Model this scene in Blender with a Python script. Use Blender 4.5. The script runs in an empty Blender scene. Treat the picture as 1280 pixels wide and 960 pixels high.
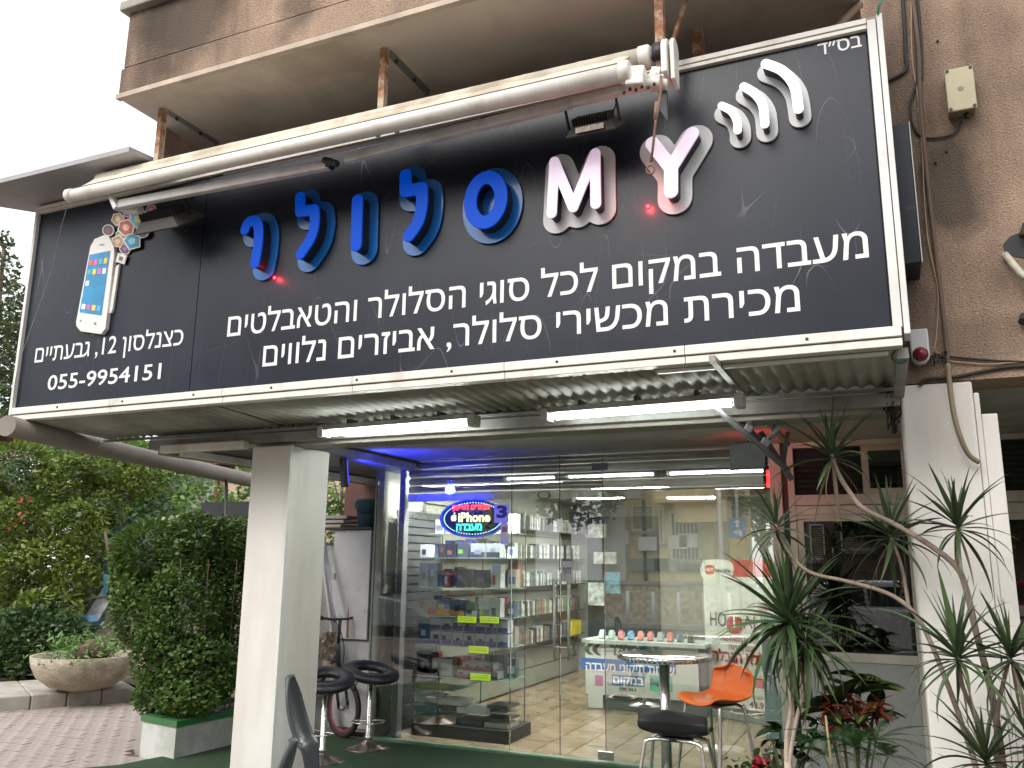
import bpy, bmesh, math, random
import numpy as np
from mathutils import Vector, Matrix
random.seed(7); rng = np.random.default_rng(5)
R = math.radians
SC = bpy.context.scene
COL = SC.collection

# ---------------------------------------------------------------- camera
YAW, PITCH, ROLL, FPX, EYE = R(23.94), R(11.92), R(.573), 1056.8, 1.6
_F = Vector((-math.sin(YAW)*math.cos(PITCH), math.cos(YAW)*math.cos(PITCH), math.sin(PITCH)))
_r = Vector((math.cos(YAW), math.sin(YAW), 0)); _u = _r.cross(_F)
_R = _r*math.cos(ROLL) + _u*math.sin(ROLL); _U = -_r*math.sin(ROLL) + _u*math.cos(ROLL)
cam = bpy.data.objects.new('camera', bpy.data.cameras.new('camera')); COL.objects.link(cam)
cam.matrix_world = Matrix(((_R.x, _U.x, -_F.x, 0), (_R.y, _U.y, -_F.y, 0), (_R.z, _U.z, -_F.z, EYE), (0, 0, 0, 1)))
cam.data.sensor_width = 36; cam.data.lens = FPX/1280*36
cam.data.clip_start = .05; cam.data.clip_end = 600
SC.camera = cam
EYEP = Vector((0, 0, EYE))
def _ray(x, y): return _R*((x-640)/FPX) + _U*((480-y)/FPX) + _F
def PX(x, y, X): d = _ray(x, y); return EYEP + d*(X/d.x)      # where a sight line meets the plane at X, Y or Z
def PY(x, y, Y): d = _ray(x, y); return EYEP + d*(Y/d.y)
def PZ(x, y, Z): d = _ray(x, y); return EYEP + d*((Z-EYE)/d.z)

# ---------------------------------------------------------------- world, sun, exposure
w = bpy.data.worlds.new('World'); SC.world = w; w.use_nodes = True
nt = w.node_tree; bg = nt.nodes['Background']
sky = nt.nodes.new('ShaderNodeTexSky'); sky.sky_type = 'NISHITA'; sky.sun_disc = False
sky.sun_elevation = R(42); sky.sun_rotation = R(200); sky.dust_density = 4; sky.air_density = 1.0; sky.ozone_density = 1
hs = nt.nodes.new('ShaderNodeHueSaturation'); hs.inputs['Saturation'].default_value = .22
mx = nt.nodes.new('ShaderNodeMix'); mx.data_type = 'RGBA'; mx.inputs[0].default_value = .55
mx.inputs[7].default_value = (9.2, 9.3, 9.5, 1)            # the even white cloud layer over the clear sky
nt.links.new(sky.outputs[0], hs.inputs['Color']); nt.links.new(hs.outputs[0], mx.inputs[6]); nt.links.new(mx.outputs[2], bg.inputs['Color'])
bg.inputs['Strength'].default_value = .15
sun = bpy.data.lights.new('sun', 'SUN'); sun.energy = 1.1; sun.angle = R(30); sun.color = (1, .95, .88)
so = bpy.data.objects.new('sun', sun); COL.objects.link(so)
_az, _el = R(200), R(42)
_sd = Vector((math.sin(_az)*math.cos(_el), math.cos(_az)*math.cos(_el), math.sin(_el)))
so.rotation_euler = _sd.to_track_quat('Z', 'Y').to_euler(); so.location = (2, -6, 20)
SC.view_settings.view_transform = 'Standard'; SC.view_settings.look = 'None'
SC.view_settings.exposure = .62; SC.view_settings.gamma = 1
SC.render.film_transparent = False
SC.cycles.max_bounces = 7; SC.cycles.diffuse_bounces = 3; SC.cycles.glossy_bounces = 3; SC.cycles.transmission_bounces = 4
SC.cycles.transparent_max_bounces = 12; SC.cycles.sample_clamp_indirect = 4; SC.cycles.caustics_reflective = False; SC.cycles.caustics_refractive = False
SC.cycles.use_denoising = True

# ---------------------------------------------------------------- materials
MATS = {}
def mat(name, col, rough=.6, metal=0, var=.12, scale=6, bump=0, bscale=60, dirt=None, dscale=1.5, damt=.5, emis=0, ecol=None, spec=.5, streak=False, dlo=.45, dhi=.62):
    if name in MATS: return MATS[name]
    m = bpy.data.materials.new(name); m.use_nodes = True; t = m.node_tree; N = t.nodes; L = t.links
    b = N['Principled BSDF']; b.inputs['Roughness'].default_value = rough; b.inputs['Metallic'].default_value = metal
    b.inputs['Specular IOR Level'].default_value = spec
    tc = N.new('ShaderNodeTexCoord'); src = tc.outputs['Object']
    n1 = N.new('ShaderNodeTexNoise'); n1.inputs['Scale'].default_value = scale; n1.inputs['Detail'].default_value = 6
    L.new(src, n1.inputs['Vector'])
    r = N.new('ShaderNodeMapRange'); r.inputs[1].default_value = .3; r.inputs[2].default_value = .7; r.inputs[3].default_value = 1-var; r.inputs[4].default_value = 1+var
    L.new(n1.outputs[0], r.inputs[0])
    v = N.new('ShaderNodeVectorMath'); v.operation = 'SCALE'; v.inputs[0].default_value = col[:3]; L.new(r.outputs[0], v.inputs['Scale'])
    out = v.outputs[0]
    if dirt is not None:
        mp = N.new('ShaderNodeMapping'); mp.inputs['Scale'].default_value = (1, 1, .18) if streak else (1, 1, 1); L.new(src, mp.inputs[0])
        n2 = N.new('ShaderNodeTexNoise'); n2.inputs['Scale'].default_value = dscale; n2.inputs['Detail'].default_value = 9; n2.inputs['Roughness'].default_value = .62
        L.new(mp.outputs[0], n2.inputs['Vector'])
        q = N.new('ShaderNodeMapRange'); q.inputs[1].default_value = dlo; q.inputs[2].default_value = dhi; q.inputs[4].default_value = damt
        L.new(n2.outputs[0], q.inputs[0])
        x = N.new('ShaderNodeMix'); x.data_type = 'RGBA'; L.new(q.outputs[0], x.inputs[0]); L.new(out, x.inputs[6]); x.inputs[7].default_value = (*dirt, 1)
        out = x.outputs[2]
    L.new(out, b.inputs['Base Color'])
    r2 = N.new('ShaderNodeMapRange'); r2.inputs[3].default_value = max(0, rough-.1); r2.inputs[4].default_value = min(1, rough+.12); L.new(n1.outputs[0], r2.inputs[0]); L.new(r2.outputs[0], b.inputs['Roughness'])
    if bump:
        n3 = N.new('ShaderNodeTexNoise'); n3.inputs['Scale'].default_value = bscale; n3.inputs['Detail'].default_value = 4; L.new(src, n3.inputs['Vector'])
        bp = N.new('ShaderNodeBump'); bp.inputs['Strength'].default_value = min(1, bump); bp.inputs['Distance'].default_value = .02 if bump > .5 else .006
        L.new(n3.outputs[0], bp.inputs['Height']); L.new(bp.outputs[0], b.inputs['Normal'])
    if emis:
        b.inputs['Emission Color'].default_value = (*(ecol or col)[:3], 1); b.inputs['Emission Strength'].default_value = emis
    MATS[name] = m
    return m
def stucco():
    m = mat('stucco', (.76, .53, .385), .95, var=.16, scale=3, dirt=(.10, .075, .055), dscale=.9, damt=.9, streak=True, dlo=.43, dhi=.66)
    t = m.node_tree; N = t.nodes; L = t.links; b = N['Principled BSDF']
    tc = N.new('ShaderNodeTexCoord')
    vo = N.new('ShaderNodeTexNoise'); vo.inputs['Scale'].default_value = 95; vo.inputs['Detail'].default_value = 5; vo.inputs['Roughness'].default_value = .65; L.new(tc.outputs['Object'], vo.inputs['Vector'])
    bp = N.new('ShaderNodeBump'); bp.inputs['Strength'].default_value = 1; bp.inputs['Distance'].default_value = .035
    L.new(vo.outputs[0], bp.inputs['Height']); L.new(bp.outputs[0], b.inputs['Normal'])
    # base colour goes darker in the pits of the roughcast, paler on its stones
    src = b.inputs['Base Color'].links[0].from_socket
    mr = N.new('ShaderNodeMapRange'); mr.inputs[1].default_value = .36; mr.inputs[2].default_value = .6; mr.inputs[3].default_value = .7; mr.inputs[4].default_value = 1.1; L.new(vo.outputs[0], mr.inputs[0])
    sc = N.new('ShaderNodeVectorMath'); sc.operation = 'SCALE'; L.new(src, sc.inputs[0]); L.new(mr.outputs[0], sc.inputs['Scale']); L.new(sc.outputs[0], b.inputs['Base Color'])
    # damp grime patches, each with its own place on the walls
    tot = None
    nw = N.new('ShaderNodeTexNoise'); nw.inputs['Scale'].default_value = 4; nw.inputs['Detail'].default_value = 6; L.new(tc.outputs['Object'], nw.inputs['Vector'])
    for cx, cz, rx, rz, am in ((.42, 3.62, .15, .30, .75), (.17, 3.4, .13, 1.6, .45), (-3.95, 5.15, .40, .45, .8), (-3.0, 5.2, .22, .6, .6), (-1.9, 5.2, .5, .35, .6), (.9, 3.0, .3, .25, .4), (.62, 2.75, .5, .14, .35), (1.3, 4.2, .5, .5, .35)):
        mp = N.new('ShaderNodeMapping'); mp.vector_type = 'TEXTURE'; mp.inputs['Location'].default_value = (cx, 0, cz); mp.inputs['Scale'].default_value = (rx, 1e4, rz); L.new(tc.outputs['Object'], mp.inputs[0])
        ln = N.new('ShaderNodeVectorMath'); ln.operation = 'LENGTH'; L.new(mp.outputs[0], ln.inputs[0])
        ad = N.new('ShaderNodeMath'); ad.operation = 'MULTIPLY_ADD'; ad.inputs[1].default_value = 1.5; L.new(nw.outputs[0], ad.inputs[0]); L.new(ln.outputs['Value'], ad.inputs[2])
        rr = N.new('ShaderNodeMapRange'); rr.inputs[1].default_value = 1.45; rr.inputs[2].default_value = 1.95; rr.inputs[3].default_value = am; rr.inputs[4].default_value = 0; L.new(ad.outputs[0], rr.inputs[0])
        if tot is None: tot = rr.outputs[0]
        else:
            z = N.new('ShaderNodeMath'); z.operation = 'MAXIMUM'; L.new(tot, z.inputs[0]); L.new(rr.outputs[0], z.inputs[1]); tot = z.outputs[0]
    src = b.inputs['Base Color'].links[0].from_socket; x = N.new('ShaderNodeMix'); x.data_type = 'RGBA'; L.new(tot, x.inputs[0]); L.new(src, x.inputs[6]); x.inputs[7].default_value = (.10, .08, .06, 1); L.new(x.outputs[2], b.inputs['Base Color'])
    return m
def glass(name, tint=(.86, .93, .9), refl=.13, rough=0.0, fres=True):
    if name in MATS: return MATS[name]
    m = bpy.data.materials.new(name); m.use_nodes = True; t = m.node_tree; N = t.nodes; L = t.links
    N.remove(N['Principled BSDF']); o = N['Material Output']
    tr = N.new('ShaderNodeBsdfTransparent'); tr.inputs[0].default_value = (*tint, 1)
    gl = N.new('ShaderNodeBsdfGlossy'); gl.inputs['Roughness'].default_value = rough; gl.inputs[0].default_value = (1, 1, 1, 1)
    fr = N.new('ShaderNodeFresnel'); fr.inputs[0].default_value = 1.5
    ad = N.new('ShaderNodeMath'); ad.operation = 'ADD'; ad.inputs[1].default_value = refl; ad.use_clamp = True; (L.new(fr.outputs[0], ad.inputs[0]) if fres else setattr(ad.inputs[0], 'default_value', .02))
    mi = N.new('ShaderNodeMixShader'); L.new(ad.outputs[0], mi.inputs[0]); L.new(tr.outputs[0], mi.inputs[1]); L.new(gl.outputs[0], mi.inputs[2]); L.new(mi.outputs[0], o.inputs[0])
    MATS[name] = m
    return m
def leafmat(name, c1, c2, rough=.45, trans=.25):
    if name in MATS: return MATS[name]
    m = bpy.data.materials.new(name); m.use_nodes = True; t = m.node_tree; N = t.nodes; L = t.links
    b = N['Principled BSDF']; b.inputs['Roughness'].default_value = rough
    g = N.new('ShaderNodeNewGeometry'); tc = N.new('ShaderNodeTexCoord')
    n = N.new('ShaderNodeTexNoise'); n.inputs['Scale'].default_value = 2.2; n.inputs['Detail'].default_value = 3; L.new(tc.outputs['Object'], n.inputs['Vector'])
    a = N.new('ShaderNodeMath'); a.operation = 'MULTIPLY_ADD'; a.inputs[1].default_value = .55; L.new(g.outputs['Random Per Island'], a.inputs[0])
    s = N.new('ShaderNodeMath'); s.operation = 'MULTIPLY_ADD'; s.inputs[1].default_value = 1.4; s.inputs[2].default_value = -.45; L.new(n.outputs[0], s.inputs[0]); L.new(s.outputs[0], a.inputs[2])
    x = N.new('ShaderNodeMix'); x.data_type = 'RGBA'; x.inputs[6].default_value = (*c1, 1); x.inputs[7].default_value = (*c2, 1); L.new(a.outputs[0], x.inputs[0]); L.new(x.outputs[2], b.inputs['Base Color'])
    tl = N.new('ShaderNodeBsdfTranslucent'); L.new(x.outputs[2], tl.inputs[0]); mi = N.new('ShaderNodeMixShader'); mi.inputs[0].default_value = trans
    L.new(b.outputs[0], mi.inputs[1]); L.new(tl.outputs[0], mi.inputs[2]); L.new(mi.outputs[0], N['Material Output'].inputs[0])
    MATS[name] = m
    return m

# ---------------------------------------------------------------- mesh and object helpers
def worldloc(o):
    v = Vector((0, 0, 0))
    while o: v += o.location; o = o.parent
    return v
class MB:
    def __init__(s): s.v = []; s.f = []; s.sm = []
    def add(s, vs, fs, smooth=False):
        k = len(s.v); s.v += [tuple(v) for v in vs]; s.f += [tuple(i+k for i in f) for f in fs]; s.sm += [smooth]*len(fs); return s
    def box(s, x0, y0, z0, x1, y1, z1):
        return s.hexa([(x0, y0, z0), (x1, y0, z0), (x1, y1, z0), (x0, y1, z0), (x0, y0, z1), (x1, y0, z1), (x1, y1, z1), (x0, y1, z1)])
    def hexa(s, p): return s.add(p, [(0, 3, 2, 1), (4, 5, 6, 7), (0, 1, 5, 4), (1, 2, 6, 5), (2, 3, 7, 6), (3, 0, 4, 7)])
    def obox(s, c, size, rot=(0, 0, 0)):
        M = Matrix.Rotation(rot[2], 3, 'Z') @ Matrix.Rotation(rot[1], 3, 'Y') @ Matrix.Rotation(rot[0], 3, 'X')
        h = Vector(size)/2; c = Vector(c)
        return s.hexa([c + M @ Vector((sx*h.x, sy*h.y, sz*h.z)) for sz in (-1, 1) for sx, sy in ((-1, -1), (1, -1), (1, 1), (-1, 1))])
    def bar(s, a, b, w, h, up=(0, 0, 1)):
        a = Vector(a); b = Vector(b); d = (b-a).normalized(); side = d.cross(Vector(up)).normalized(); u = side.cross(d)
        q = []
        for p in (a, b):
            q += [p-side*w/2-u*h/2, p+side*w/2-u*h/2, p+side*w/2+u*h/2, p-side*w/2+u*h/2]
        return s.add(q, [(0, 3, 2, 1), (4, 5, 6, 7), (0, 1, 5, 4), (1, 2, 6, 5), (2, 3, 7, 6), (3, 0, 4, 7)])
    def tube(s, pts, r, seg=10, caps=True):
        pts = [Vector(p) for p in pts]; n = len(pts); rs = r if isinstance(r, (list, tuple)) else [r]*n
        vs = []; prev = None
        for i, p in enumerate(pts):
            d = (pts[min(i+1, n-1)]-pts[max(i-1, 0)]).normalized()
            if prev is None: a = d.orthogonal().normalized()
            else: a = (prev - d*prev.dot(d)); a = a.normalized() if a.length > 1e-6 else d.orthogonal().normalized()
            prev = a; b = d.cross(a)
            for j in range(seg):
                t = 2*math.pi*j/seg; vs.append(p + (a*math.cos(t)+b*math.sin(t))*rs[i])
        fs = [(i*seg+j, i*seg+(j+1) % seg, (i+1)*seg+(j+1) % seg, (i+1)*seg+j) for i in range(n-1) for j in range(seg)]
        s.add(vs, fs, True)
        if caps:
            k = len(s.v) - len(vs)
            s.f += [tuple(range(k+seg-1, k-1, -1)), tuple(range(k+(n-1)*seg, k+n*seg))]; s.sm += [False, False]
        return s
    def lathe(s, prof, c, seg=28, ax='Z', sx=1, sy=1):
        vs = []
        for r_, h in prof:
            for j in range(seg):
                t = 2*math.pi*j/seg; a = r_*math.cos(t)*sx; b = r_*math.sin(t)*sy
                vs.append(Vector(c) + (Vector((a, b, h)) if ax == 'Z' else Vector((a, -h, b)) if ax == 'Y' else Vector((h, a, b))))
        n = len(prof)
        fs = [(i*seg+j, i*seg+(j+1) % seg, (i+1)*seg+(j+1) % seg, (i+1)*seg+j) for i in range(n-1) for j in range(seg)]
        s.add(vs, fs, True); k = len(s.v)-len(vs)
        if prof[0][0] > 1e-5: s.f.append(tuple(range(k+seg-1, k-1, -1))); s.sm.append(False)
        if prof[-1][0] > 1e-5: s.f.append(tuple(range(k+(n-1)*seg, k+n*seg))); s.sm.append(False)
        return s
    def prism(s, poly, off):          # 3-D polygon pushed along off
        n = len(poly); a = [Vector(p) for p in poly]; b = [p+Vector(off) for p in a]
        return s.add(a+b, [tuple(range(n-1, -1, -1)), tuple(range(n, 2*n))] + [(i, (i+1) % n, n+(i+1) % n, n+i) for i in range(n)])
    def ring(s, c, R_, r, M=None, seg=32, sec=8, sx=1, sy=1, flat=1):
        vs = []
        M = M or Matrix.Identity(3)
        for i in range(seg):
            t = 2*math.pi*i/seg
            for j in range(sec):
                u = 2*math.pi*j/sec; q = R_+r*math.cos(u)
                vs.append(Vector(c)+M @ Vector((q*math.cos(t)*sx, q*math.sin(t)*sy, r*math.sin(u)*flat)))
        return s.add(vs, [(i*sec+j, ((i+1) % seg)*sec+j, ((i+1) % seg)*sec+(j+1) % sec, i*sec+(j+1) % sec) for i in range(seg) for j in range(sec)], True)
    def build(s, name, m, parent=None, bev=0, bseg=2):
        me = bpy.data.meshes.new(name)
        o0 = worldloc(parent) if parent else Vector((0, 0, 0))
        me.from_pydata([tuple(Vector(v)-o0) for v in s.v], [], s.f)
        me.polygons.foreach_set('use_smooth', s.sm)
        bm = bmesh.new(); bm.from_mesh(me); bmesh.ops.recalc_face_normals(bm, faces=bm.faces); bm.to_mesh(me); bm.free()
        if m: me.materials.append(m)
        o = bpy.data.objects.new(name, me); COL.objects.link(o)
        if parent: o.parent = parent
        if bev:
            md = o.modifiers.new('bevel', 'BEVEL'); md.width = bev; md.segments = bseg; md.limit_method = 'ANGLE'; md.angle_limit = R(35)
        return o
def recenter(o):                      # origin of a lone mesh to the middle of its base
    me = o.data; n = len(me.vertices); co = np.empty(n*3); me.vertices.foreach_get('co', co); co = co.reshape(-1, 3)
    c = (co.min(0)+co.max(0))/2; c[2] = co[:, 2].min(); co -= c; me.vertices.foreach_set('co', co.ravel()); o.location = Vector(c)+o.location
    return o
def tag(o, label=None, cat=None, group=None, kind=None):
    if label: o['label'] = label
    if cat: o['category'] = cat
    if group: o['group'] = group
    if kind: o['kind'] = kind
    return o
def thing(name, label, cat, loc=(0, 0, 0), group=None):
    o = bpy.data.objects.new(name, None); COL.objects.link(o); o.location = loc; o.empty_display_size = .1
    return tag(o, label, cat, group)
def kids(o): return [c for c in bpy.data.objects if c.parent == o]
def copy_tree(o, parent=None):
    c = o.copy(); COL.objects.link(c); c.parent = parent
    for ch in o.children: copy_tree(ch, c)
    return c
def inst(src, name, loc, rot=(0, 0, 0), scale=(1, 1, 1), parent=None, m=None):   # another object on shared mesh data
    o = bpy.data.objects.new(name, src); COL.objects.link(o); o.location = loc; o.rotation_euler = rot; o.scale = scale
    if parent: o.parent = parent
    return o
def curve2mesh(loops, extrude, bevel=0):
    c = bpy.data.curves.new('tmp', 'CURVE'); c.dimensions = '2D'; c.fill_mode = 'BOTH'; c.extrude = extrude; c.bevel_depth = bevel; c.bevel_resolution = 1
    for lp in loops:
        sp = c.splines.new('POLY'); sp.points.add(len(lp)-1)
        sp.points.foreach_set('co', [q for p in lp for q in (p[0], p[1], 0, 1)]); sp.use_cyclic_u = True
    o = bpy.data.objects.new('tmp', c); COL.objects.link(o); bpy.context.view_layer.update()
    me = bpy.data.meshes.new_from_object(o.evaluated_get(bpy.context.evaluated_depsgraph_get()))
    n = len(me.vertices); co = np.empty(n*3); me.vertices.foreach_get('co', co); co = co.reshape(-1, 3)
    fs = [tuple(p.vertices) for p in me.polygons]
    bpy.data.objects.remove(o); bpy.data.curves.remove(c); bpy.data.meshes.remove(me)
    return co, fs
def heb(s):                           # visual order for right-to-left words, digit and Latin runs kept
    import re
    return ''.join(reversed([t for t in re.findall(r'[0-9A-Za-z.\-]+|.', s)]))
def text(s, name, m, parent, p, u, v, wd=None, ht=None, thick=.002, bold=0, rtl=True, nrm=None, split=False):
    from mathutils.geometry import tessellate_polygon
    c = bpy.data.curves.new('tmp', 'FONT'); c.body = heb(s) if rtl else s; c.fill_mode = 'NONE'; c.resolution_u = 3
    o = bpy.data.objects.new('tmp', c); COL.objects.link(o); bpy.context.view_layer.update()
    me = bpy.data.meshes.new_from_object(o.evaluated_get(bpy.context.evaluated_depsgraph_get()))
    P_ = [(q.co.x, q.co.y) for q in me.vertices]; nb_ = {}
    for e in me.edges: a_, b_ = e.vertices; nb_.setdefault(a_, []).append(b_); nb_.setdefault(b_, []).append(a_)
    bpy.data.objects.remove(o); bpy.data.curves.remove(c); bpy.data.meshes.remove(me)
    loops = []; seen = set()
    for k in sorted(nb_):
        if k in seen: continue
        lp = [k]; seen.add(k); prev, cur = None, k
        while True:
            nx = [q for q in nb_[cur] if q != prev and q not in seen]
            if not nx: break
            if len(lp) == 1 and k+1 in nx: nx = [k+1]
            prev, cur = cur, nx[0]; seen.add(cur); lp.append(cur)
        if len(lp) > 2: loops.append([P_[q] for q in lp])
    def area(l): return sum(l[i][0]*l[(i+1) % len(l)][1]-l[(i+1) % len(l)][0]*l[i][1] for i in range(len(l)))/2
    sg = math.copysign(1, area(max(loops, key=lambda l: abs(area(l)))))
    def grow(l, sg):
        if not bold: return l
        out = []; n = len(l)
        for i in range(n):
            a_, b_, c_ = l[i-1], l[i], l[(i+1) % n]; t1 = Vector((b_[0]-a_[0], b_[1]-a_[1])); t2 = Vector((c_[0]-b_[0], c_[1]-b_[1]))
            if t1.length < 1e-7 or t2.length < 1e-7: out.append(b_); continue
            n1 = Vector((t1.y, -t1.x)).normalized()*sg; n2 = Vector((t2.y, -t2.x)).normalized()*sg; w_ = n1+n2
            if w_.length < .2: out.append(b_); continue
            w_ = w_.normalized(); out.append((b_[0]+w_.x*bold/max(.5, w_.dot(n1)), b_[1]+w_.y*bold/max(.5, w_.dot(n1))))
        return out
    def inside(pt, l):
        r_ = False; n = len(l)
        for i in range(n):
            x1, y1 = l[i]; x2, y2 = l[i-1]
            if (y1 > pt[1]) != (y2 > pt[1]) and pt[0] < (x2-x1)*(pt[1]-y1)/(y2-y1)+x1: r_ = not r_
        return r_
    hole = lambda l: any(k is not l and area(k)*area(l) < 0 and abs(area(k)) > abs(area(l)) and inside(l[0], k) for k in loops)
    outer = [[l] for l in loops if not hole(l)]
    for h in [l for l in loops if hole(l)]:
        for g_ in outer:
            if inside(h[0], g_[0]): g_.append(h); break
    xs_ = [q[0] for l in loops for q in l]; x0 = min(xs_); kx = wd/(max(xs_)-x0) if wd else None; kz = (ht/.592 if rtl else ht/.69) if ht else None
    kx = kx or kz; kz = kz or kx
    u = Vector(u).normalized(); v = Vector(v).normalized(); nr = Vector(nrm) if nrm else u.cross(v); pp = Vector(p)
    groups = []
    for g_ in sorted(outer, key=lambda g_: min(q[0] for q in g_[0])):
        a_, b_ = min(q[0] for q in g_[0]), max(q[0] for q in g_[0])
        if groups and split and min(b_, groups[-1][1])-max(a_, groups[-1][0]) > .5*min(b_-a_, groups[-1][1]-groups[-1][0]):
            groups[-1][0] = min(a_, groups[-1][0]); groups[-1][1] = max(b_, groups[-1][1]); groups[-1][2].append(g_)
        elif groups and not split: groups[-1][2].append(g_)
        else: groups.append([a_, b_, [g_]])
    res = None
    for a_, b_, gl in groups:
        mb = MB()
        for k, g_ in enumerate(gl):
            g2 = [grow(l, math.copysign(1, area(g_[0]))) for l in g_]; tri = tessellate_polygon([[Vector((q[0], q[1], 0)) for q in l] for l in g2]); fl = [q for l in g2 for q in l]
            mb.add([pp+u*((q[0]-x0)*kx)+v*(q[1]*kz)+nr*(thick+.00025*(k % 3)) for q in fl], tri)
        res = mb.build(name, m, parent)
    return res
def leaves(name, pts, size, m, parent=None, asp=.5, up=.3, seed=1, fold=.25, jit=.35):
    """one mesh of folded leaf blades at the given points"""
    g = np.random.default_rng(seed); n = len(pts); P = np.asarray(pts, float)
    d = g.normal(size=(n, 3)); d[:, 2] = d[:, 2]*.6-up*.2; d /= np.linalg.norm(d, axis=1)[:, None]
    k = g.normal(size=(n, 3)); k[:, 2] += 1.2; s = np.cross(d, k); s /= np.linalg.norm(s, axis=1)[:, None]; nn = np.cross(s, d)
    L = (size*(1+jit*g.uniform(-1, 1, n)))[:, None]; W = L*asp/2
    v = np.stack([P, P+d*L*.35+s*W+nn*L*fold*.25, P+d*L*.75+s*W*.7+nn*L*fold*.2, P+d*L, P+d*L*.75-s*W*.7+nn*L*fold*.2, P+d*L*.35-s*W+nn*L*fold*.25], 1)
    V = v.reshape(-1, 3); 
    if parent: V = V-np.array(worldloc(parent))
    i = np.arange(n)[:, None]*6
    F = np.concatenate([i+[0, 1, 2, 3], i+[0, 3, 4, 5]], 1).reshape(-1, 4)
    me = bpy.data.meshes.new(name); me.vertices.add(len(V)); me.vertices.foreach_set('co', V.ravel().astype(np.float32))
    me.loops.add(F.size); me.loops.foreach_set('vertex_index', F.ravel().astype(np.int32))
    me.polygons.add(len(F)); me.polygons.foreach_set('loop_start', np.arange(0, F.size, 4, dtype=np.int32)); me.polygons.foreach_set('loop_total', np.full(len(F), 4, np.int32))
    me.update(calc_edges=True); me.validate(); me.materials.append(m)
    o = bpy.data.objects.new(name, me); COL.objects.link(o)
    if parent: o.parent = parent
    return o
def blobs(centres, n, g, shell=.75):
    """points in a cluster of ellipsoid clumps ((c),(rx,ry,rz))"""
    vol = np.array([r[0]*r[1]*r[2] for c, r in centres])**.66; cnt = (n*vol/vol.sum()).astype(int); out = []
    for (c, r), k in zip(centres, cnt):
        d = g.normal(size=(k, 3)); d /= np.linalg.norm(d, axis=1)[:, None]
        q = g.uniform(0, 1, k)**(1/3)*(1-shell)+shell*g.uniform(.82, 1.08, k)
        out.append(np.array(c)+d*q[:, None]*np.array(r))
    return np.concatenate(out)

# common materials
M_white = mat('white_paint', (.82, .79, .74), .6, var=.05, scale=2, dirt=(.5, .44, .37), dscale=1.6, damt=.45, streak=True, bump=.08, bscale=35)
M_plaster = mat('grey_plaster', (.40, .37, .33), .9, var=.1, scale=2, dirt=(.2, .17, .14), dscale=1.2, damt=.6, bump=.25, bscale=50)
M_soffit = mat('balcony_soffit', (.62, .56, .48), .9, var=.1, scale=1.6, dirt=(.36, .29, .22), dscale=1.0, damt=.7, bump=.2, bscale=30)
M_stucco = stucco()
M_cream = mat('cream_metal', (.87, .84, .77), .4, var=.06, scale=5, dirt=(.36, .29, .2), dscale=5, damt=.45, dlo=.5, dhi=.7)
M_whmetal = mat('white_metal', (.78, .77, .74), .38, var=.05, dirt=(.4, .36, .3), dscale=4, damt=.3, dlo=.52, dhi=.7)
M_grmetal = mat('grey_metal', (.34, .34, .33), .5, .3, dirt=(.16, .13, .1), dscale=4, damt=.5)
M_zinc = mat('galvanised_sheet', (.5, .49, .46), .72, .0, var=.12, scale=3, dirt=(.2, .17, .14), dscale=1.7, damt=.55)
M_satin = mat('handle_satin', (.72, .67, .60), .35, .25, var=.04)
M_chrome = mat('chrome', (.78, .76, .72), .18, .85, var=.04, scale=20)
M_steel = mat('brushed_steel', (.6, .6, .6), .3, .9, var=.08, scale=30)
M_black = mat('black_plastic', (.02, .02, .022), .45, var=.2)
M_dark = mat('dark_metal', (.05, .05, .052), .5, .4, var=.25)
M_rust = mat('rusty_paint', (.56, .46, .36), .8, var=.2, scale=30, dirt=(.3, .11, .04), dscale=11, damt=.95, dlo=.44, dhi=.56, bump=.2)
M_rubber = mat('cable_rubber', (.03, .025, .022), .7, var=.3)
M_cable = mat('brown_cable', (.14, .09, .065), .7, var=.25)

# ================================================================ ground
def struct(name, mb, m, **k): return tag(mb.build(name, m, **k), kind='structure')
M_asphalt = mat('asphalt', (.06, .06, .06), .9, var=.2, scale=40, bump=.3, bscale=200)
M_paveB = mat('paver_grout', (.2, .15, .13), .95, var=.2, scale=30, bump=.3)
M_paver = mat('pink_paver', (.36, .305, .275), .85, var=.3, scale=9, bump=.25, bscale=90, dirt=(.19, .14, .12), dscale=2.2, damt=.7)
M_turf = mat('green_turf', (.03, .08, .03), .95, var=.5, scale=90, bump=.8, bscale=300, dirt=(.05, .07, .035), dscale=2, damt=.6)
M_conc = mat('concrete', (.42, .39, .34), .9, var=.12, scale=6, bump=.3, bscale=70, dirt=(.2, .17, .13), dscale=2.5, damt=.6)
struct('ground', MB().box(-60, -60, -.3, 60, 60, -.16), M_asphalt)
struct('road', MB().box(-60, -9.2, -.16, 60, -2.2, -.12), M_asphalt)
g = MB().box(-60, -2.2, -.16, 60, -2.05, 0).box(-60, -9.35, -.16, 60, -9.2, 0); struct('kerb', g, M_conc, bev=.01)
struct('pavement', MB().box(-60, -2.05, -.16, 60, 16, -.045), M_paveB)
struct('far_pavement', MB().box(-60, -20, -.16, 60, -9.35, -.01), M_conc)
st = MB()
for i in range(24): st.box(-40+i*4, -5.75, -.12, -38+i*4, -5.62, -.114)
struct('road_marking', st, mat('road_paint', (.75, .75, .72), .7))
# turf of the terrace: front edge bulges over the pavers
tp = [(-5.3, 2.2), (4, 2.2), (4, 7.0), (-5.42, 7.0), (-5.5, 6.4), (-5.72, 5.3), (-6.05, 4.9), (-6.3, 4.4), (-6.0, 3.6)]
struct('terrace_turf', MB().prism([(x, y, -.04) for x, y in tp], (0, 0, .046)), M_turf)
struct('garden_soil', MB().box(-24, 7.62, -.045, -5.4, 15.8, .06), mat('soil', (.07, .05, .035), .95, var=.4, scale=12, bump=.8, bscale=40))
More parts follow.
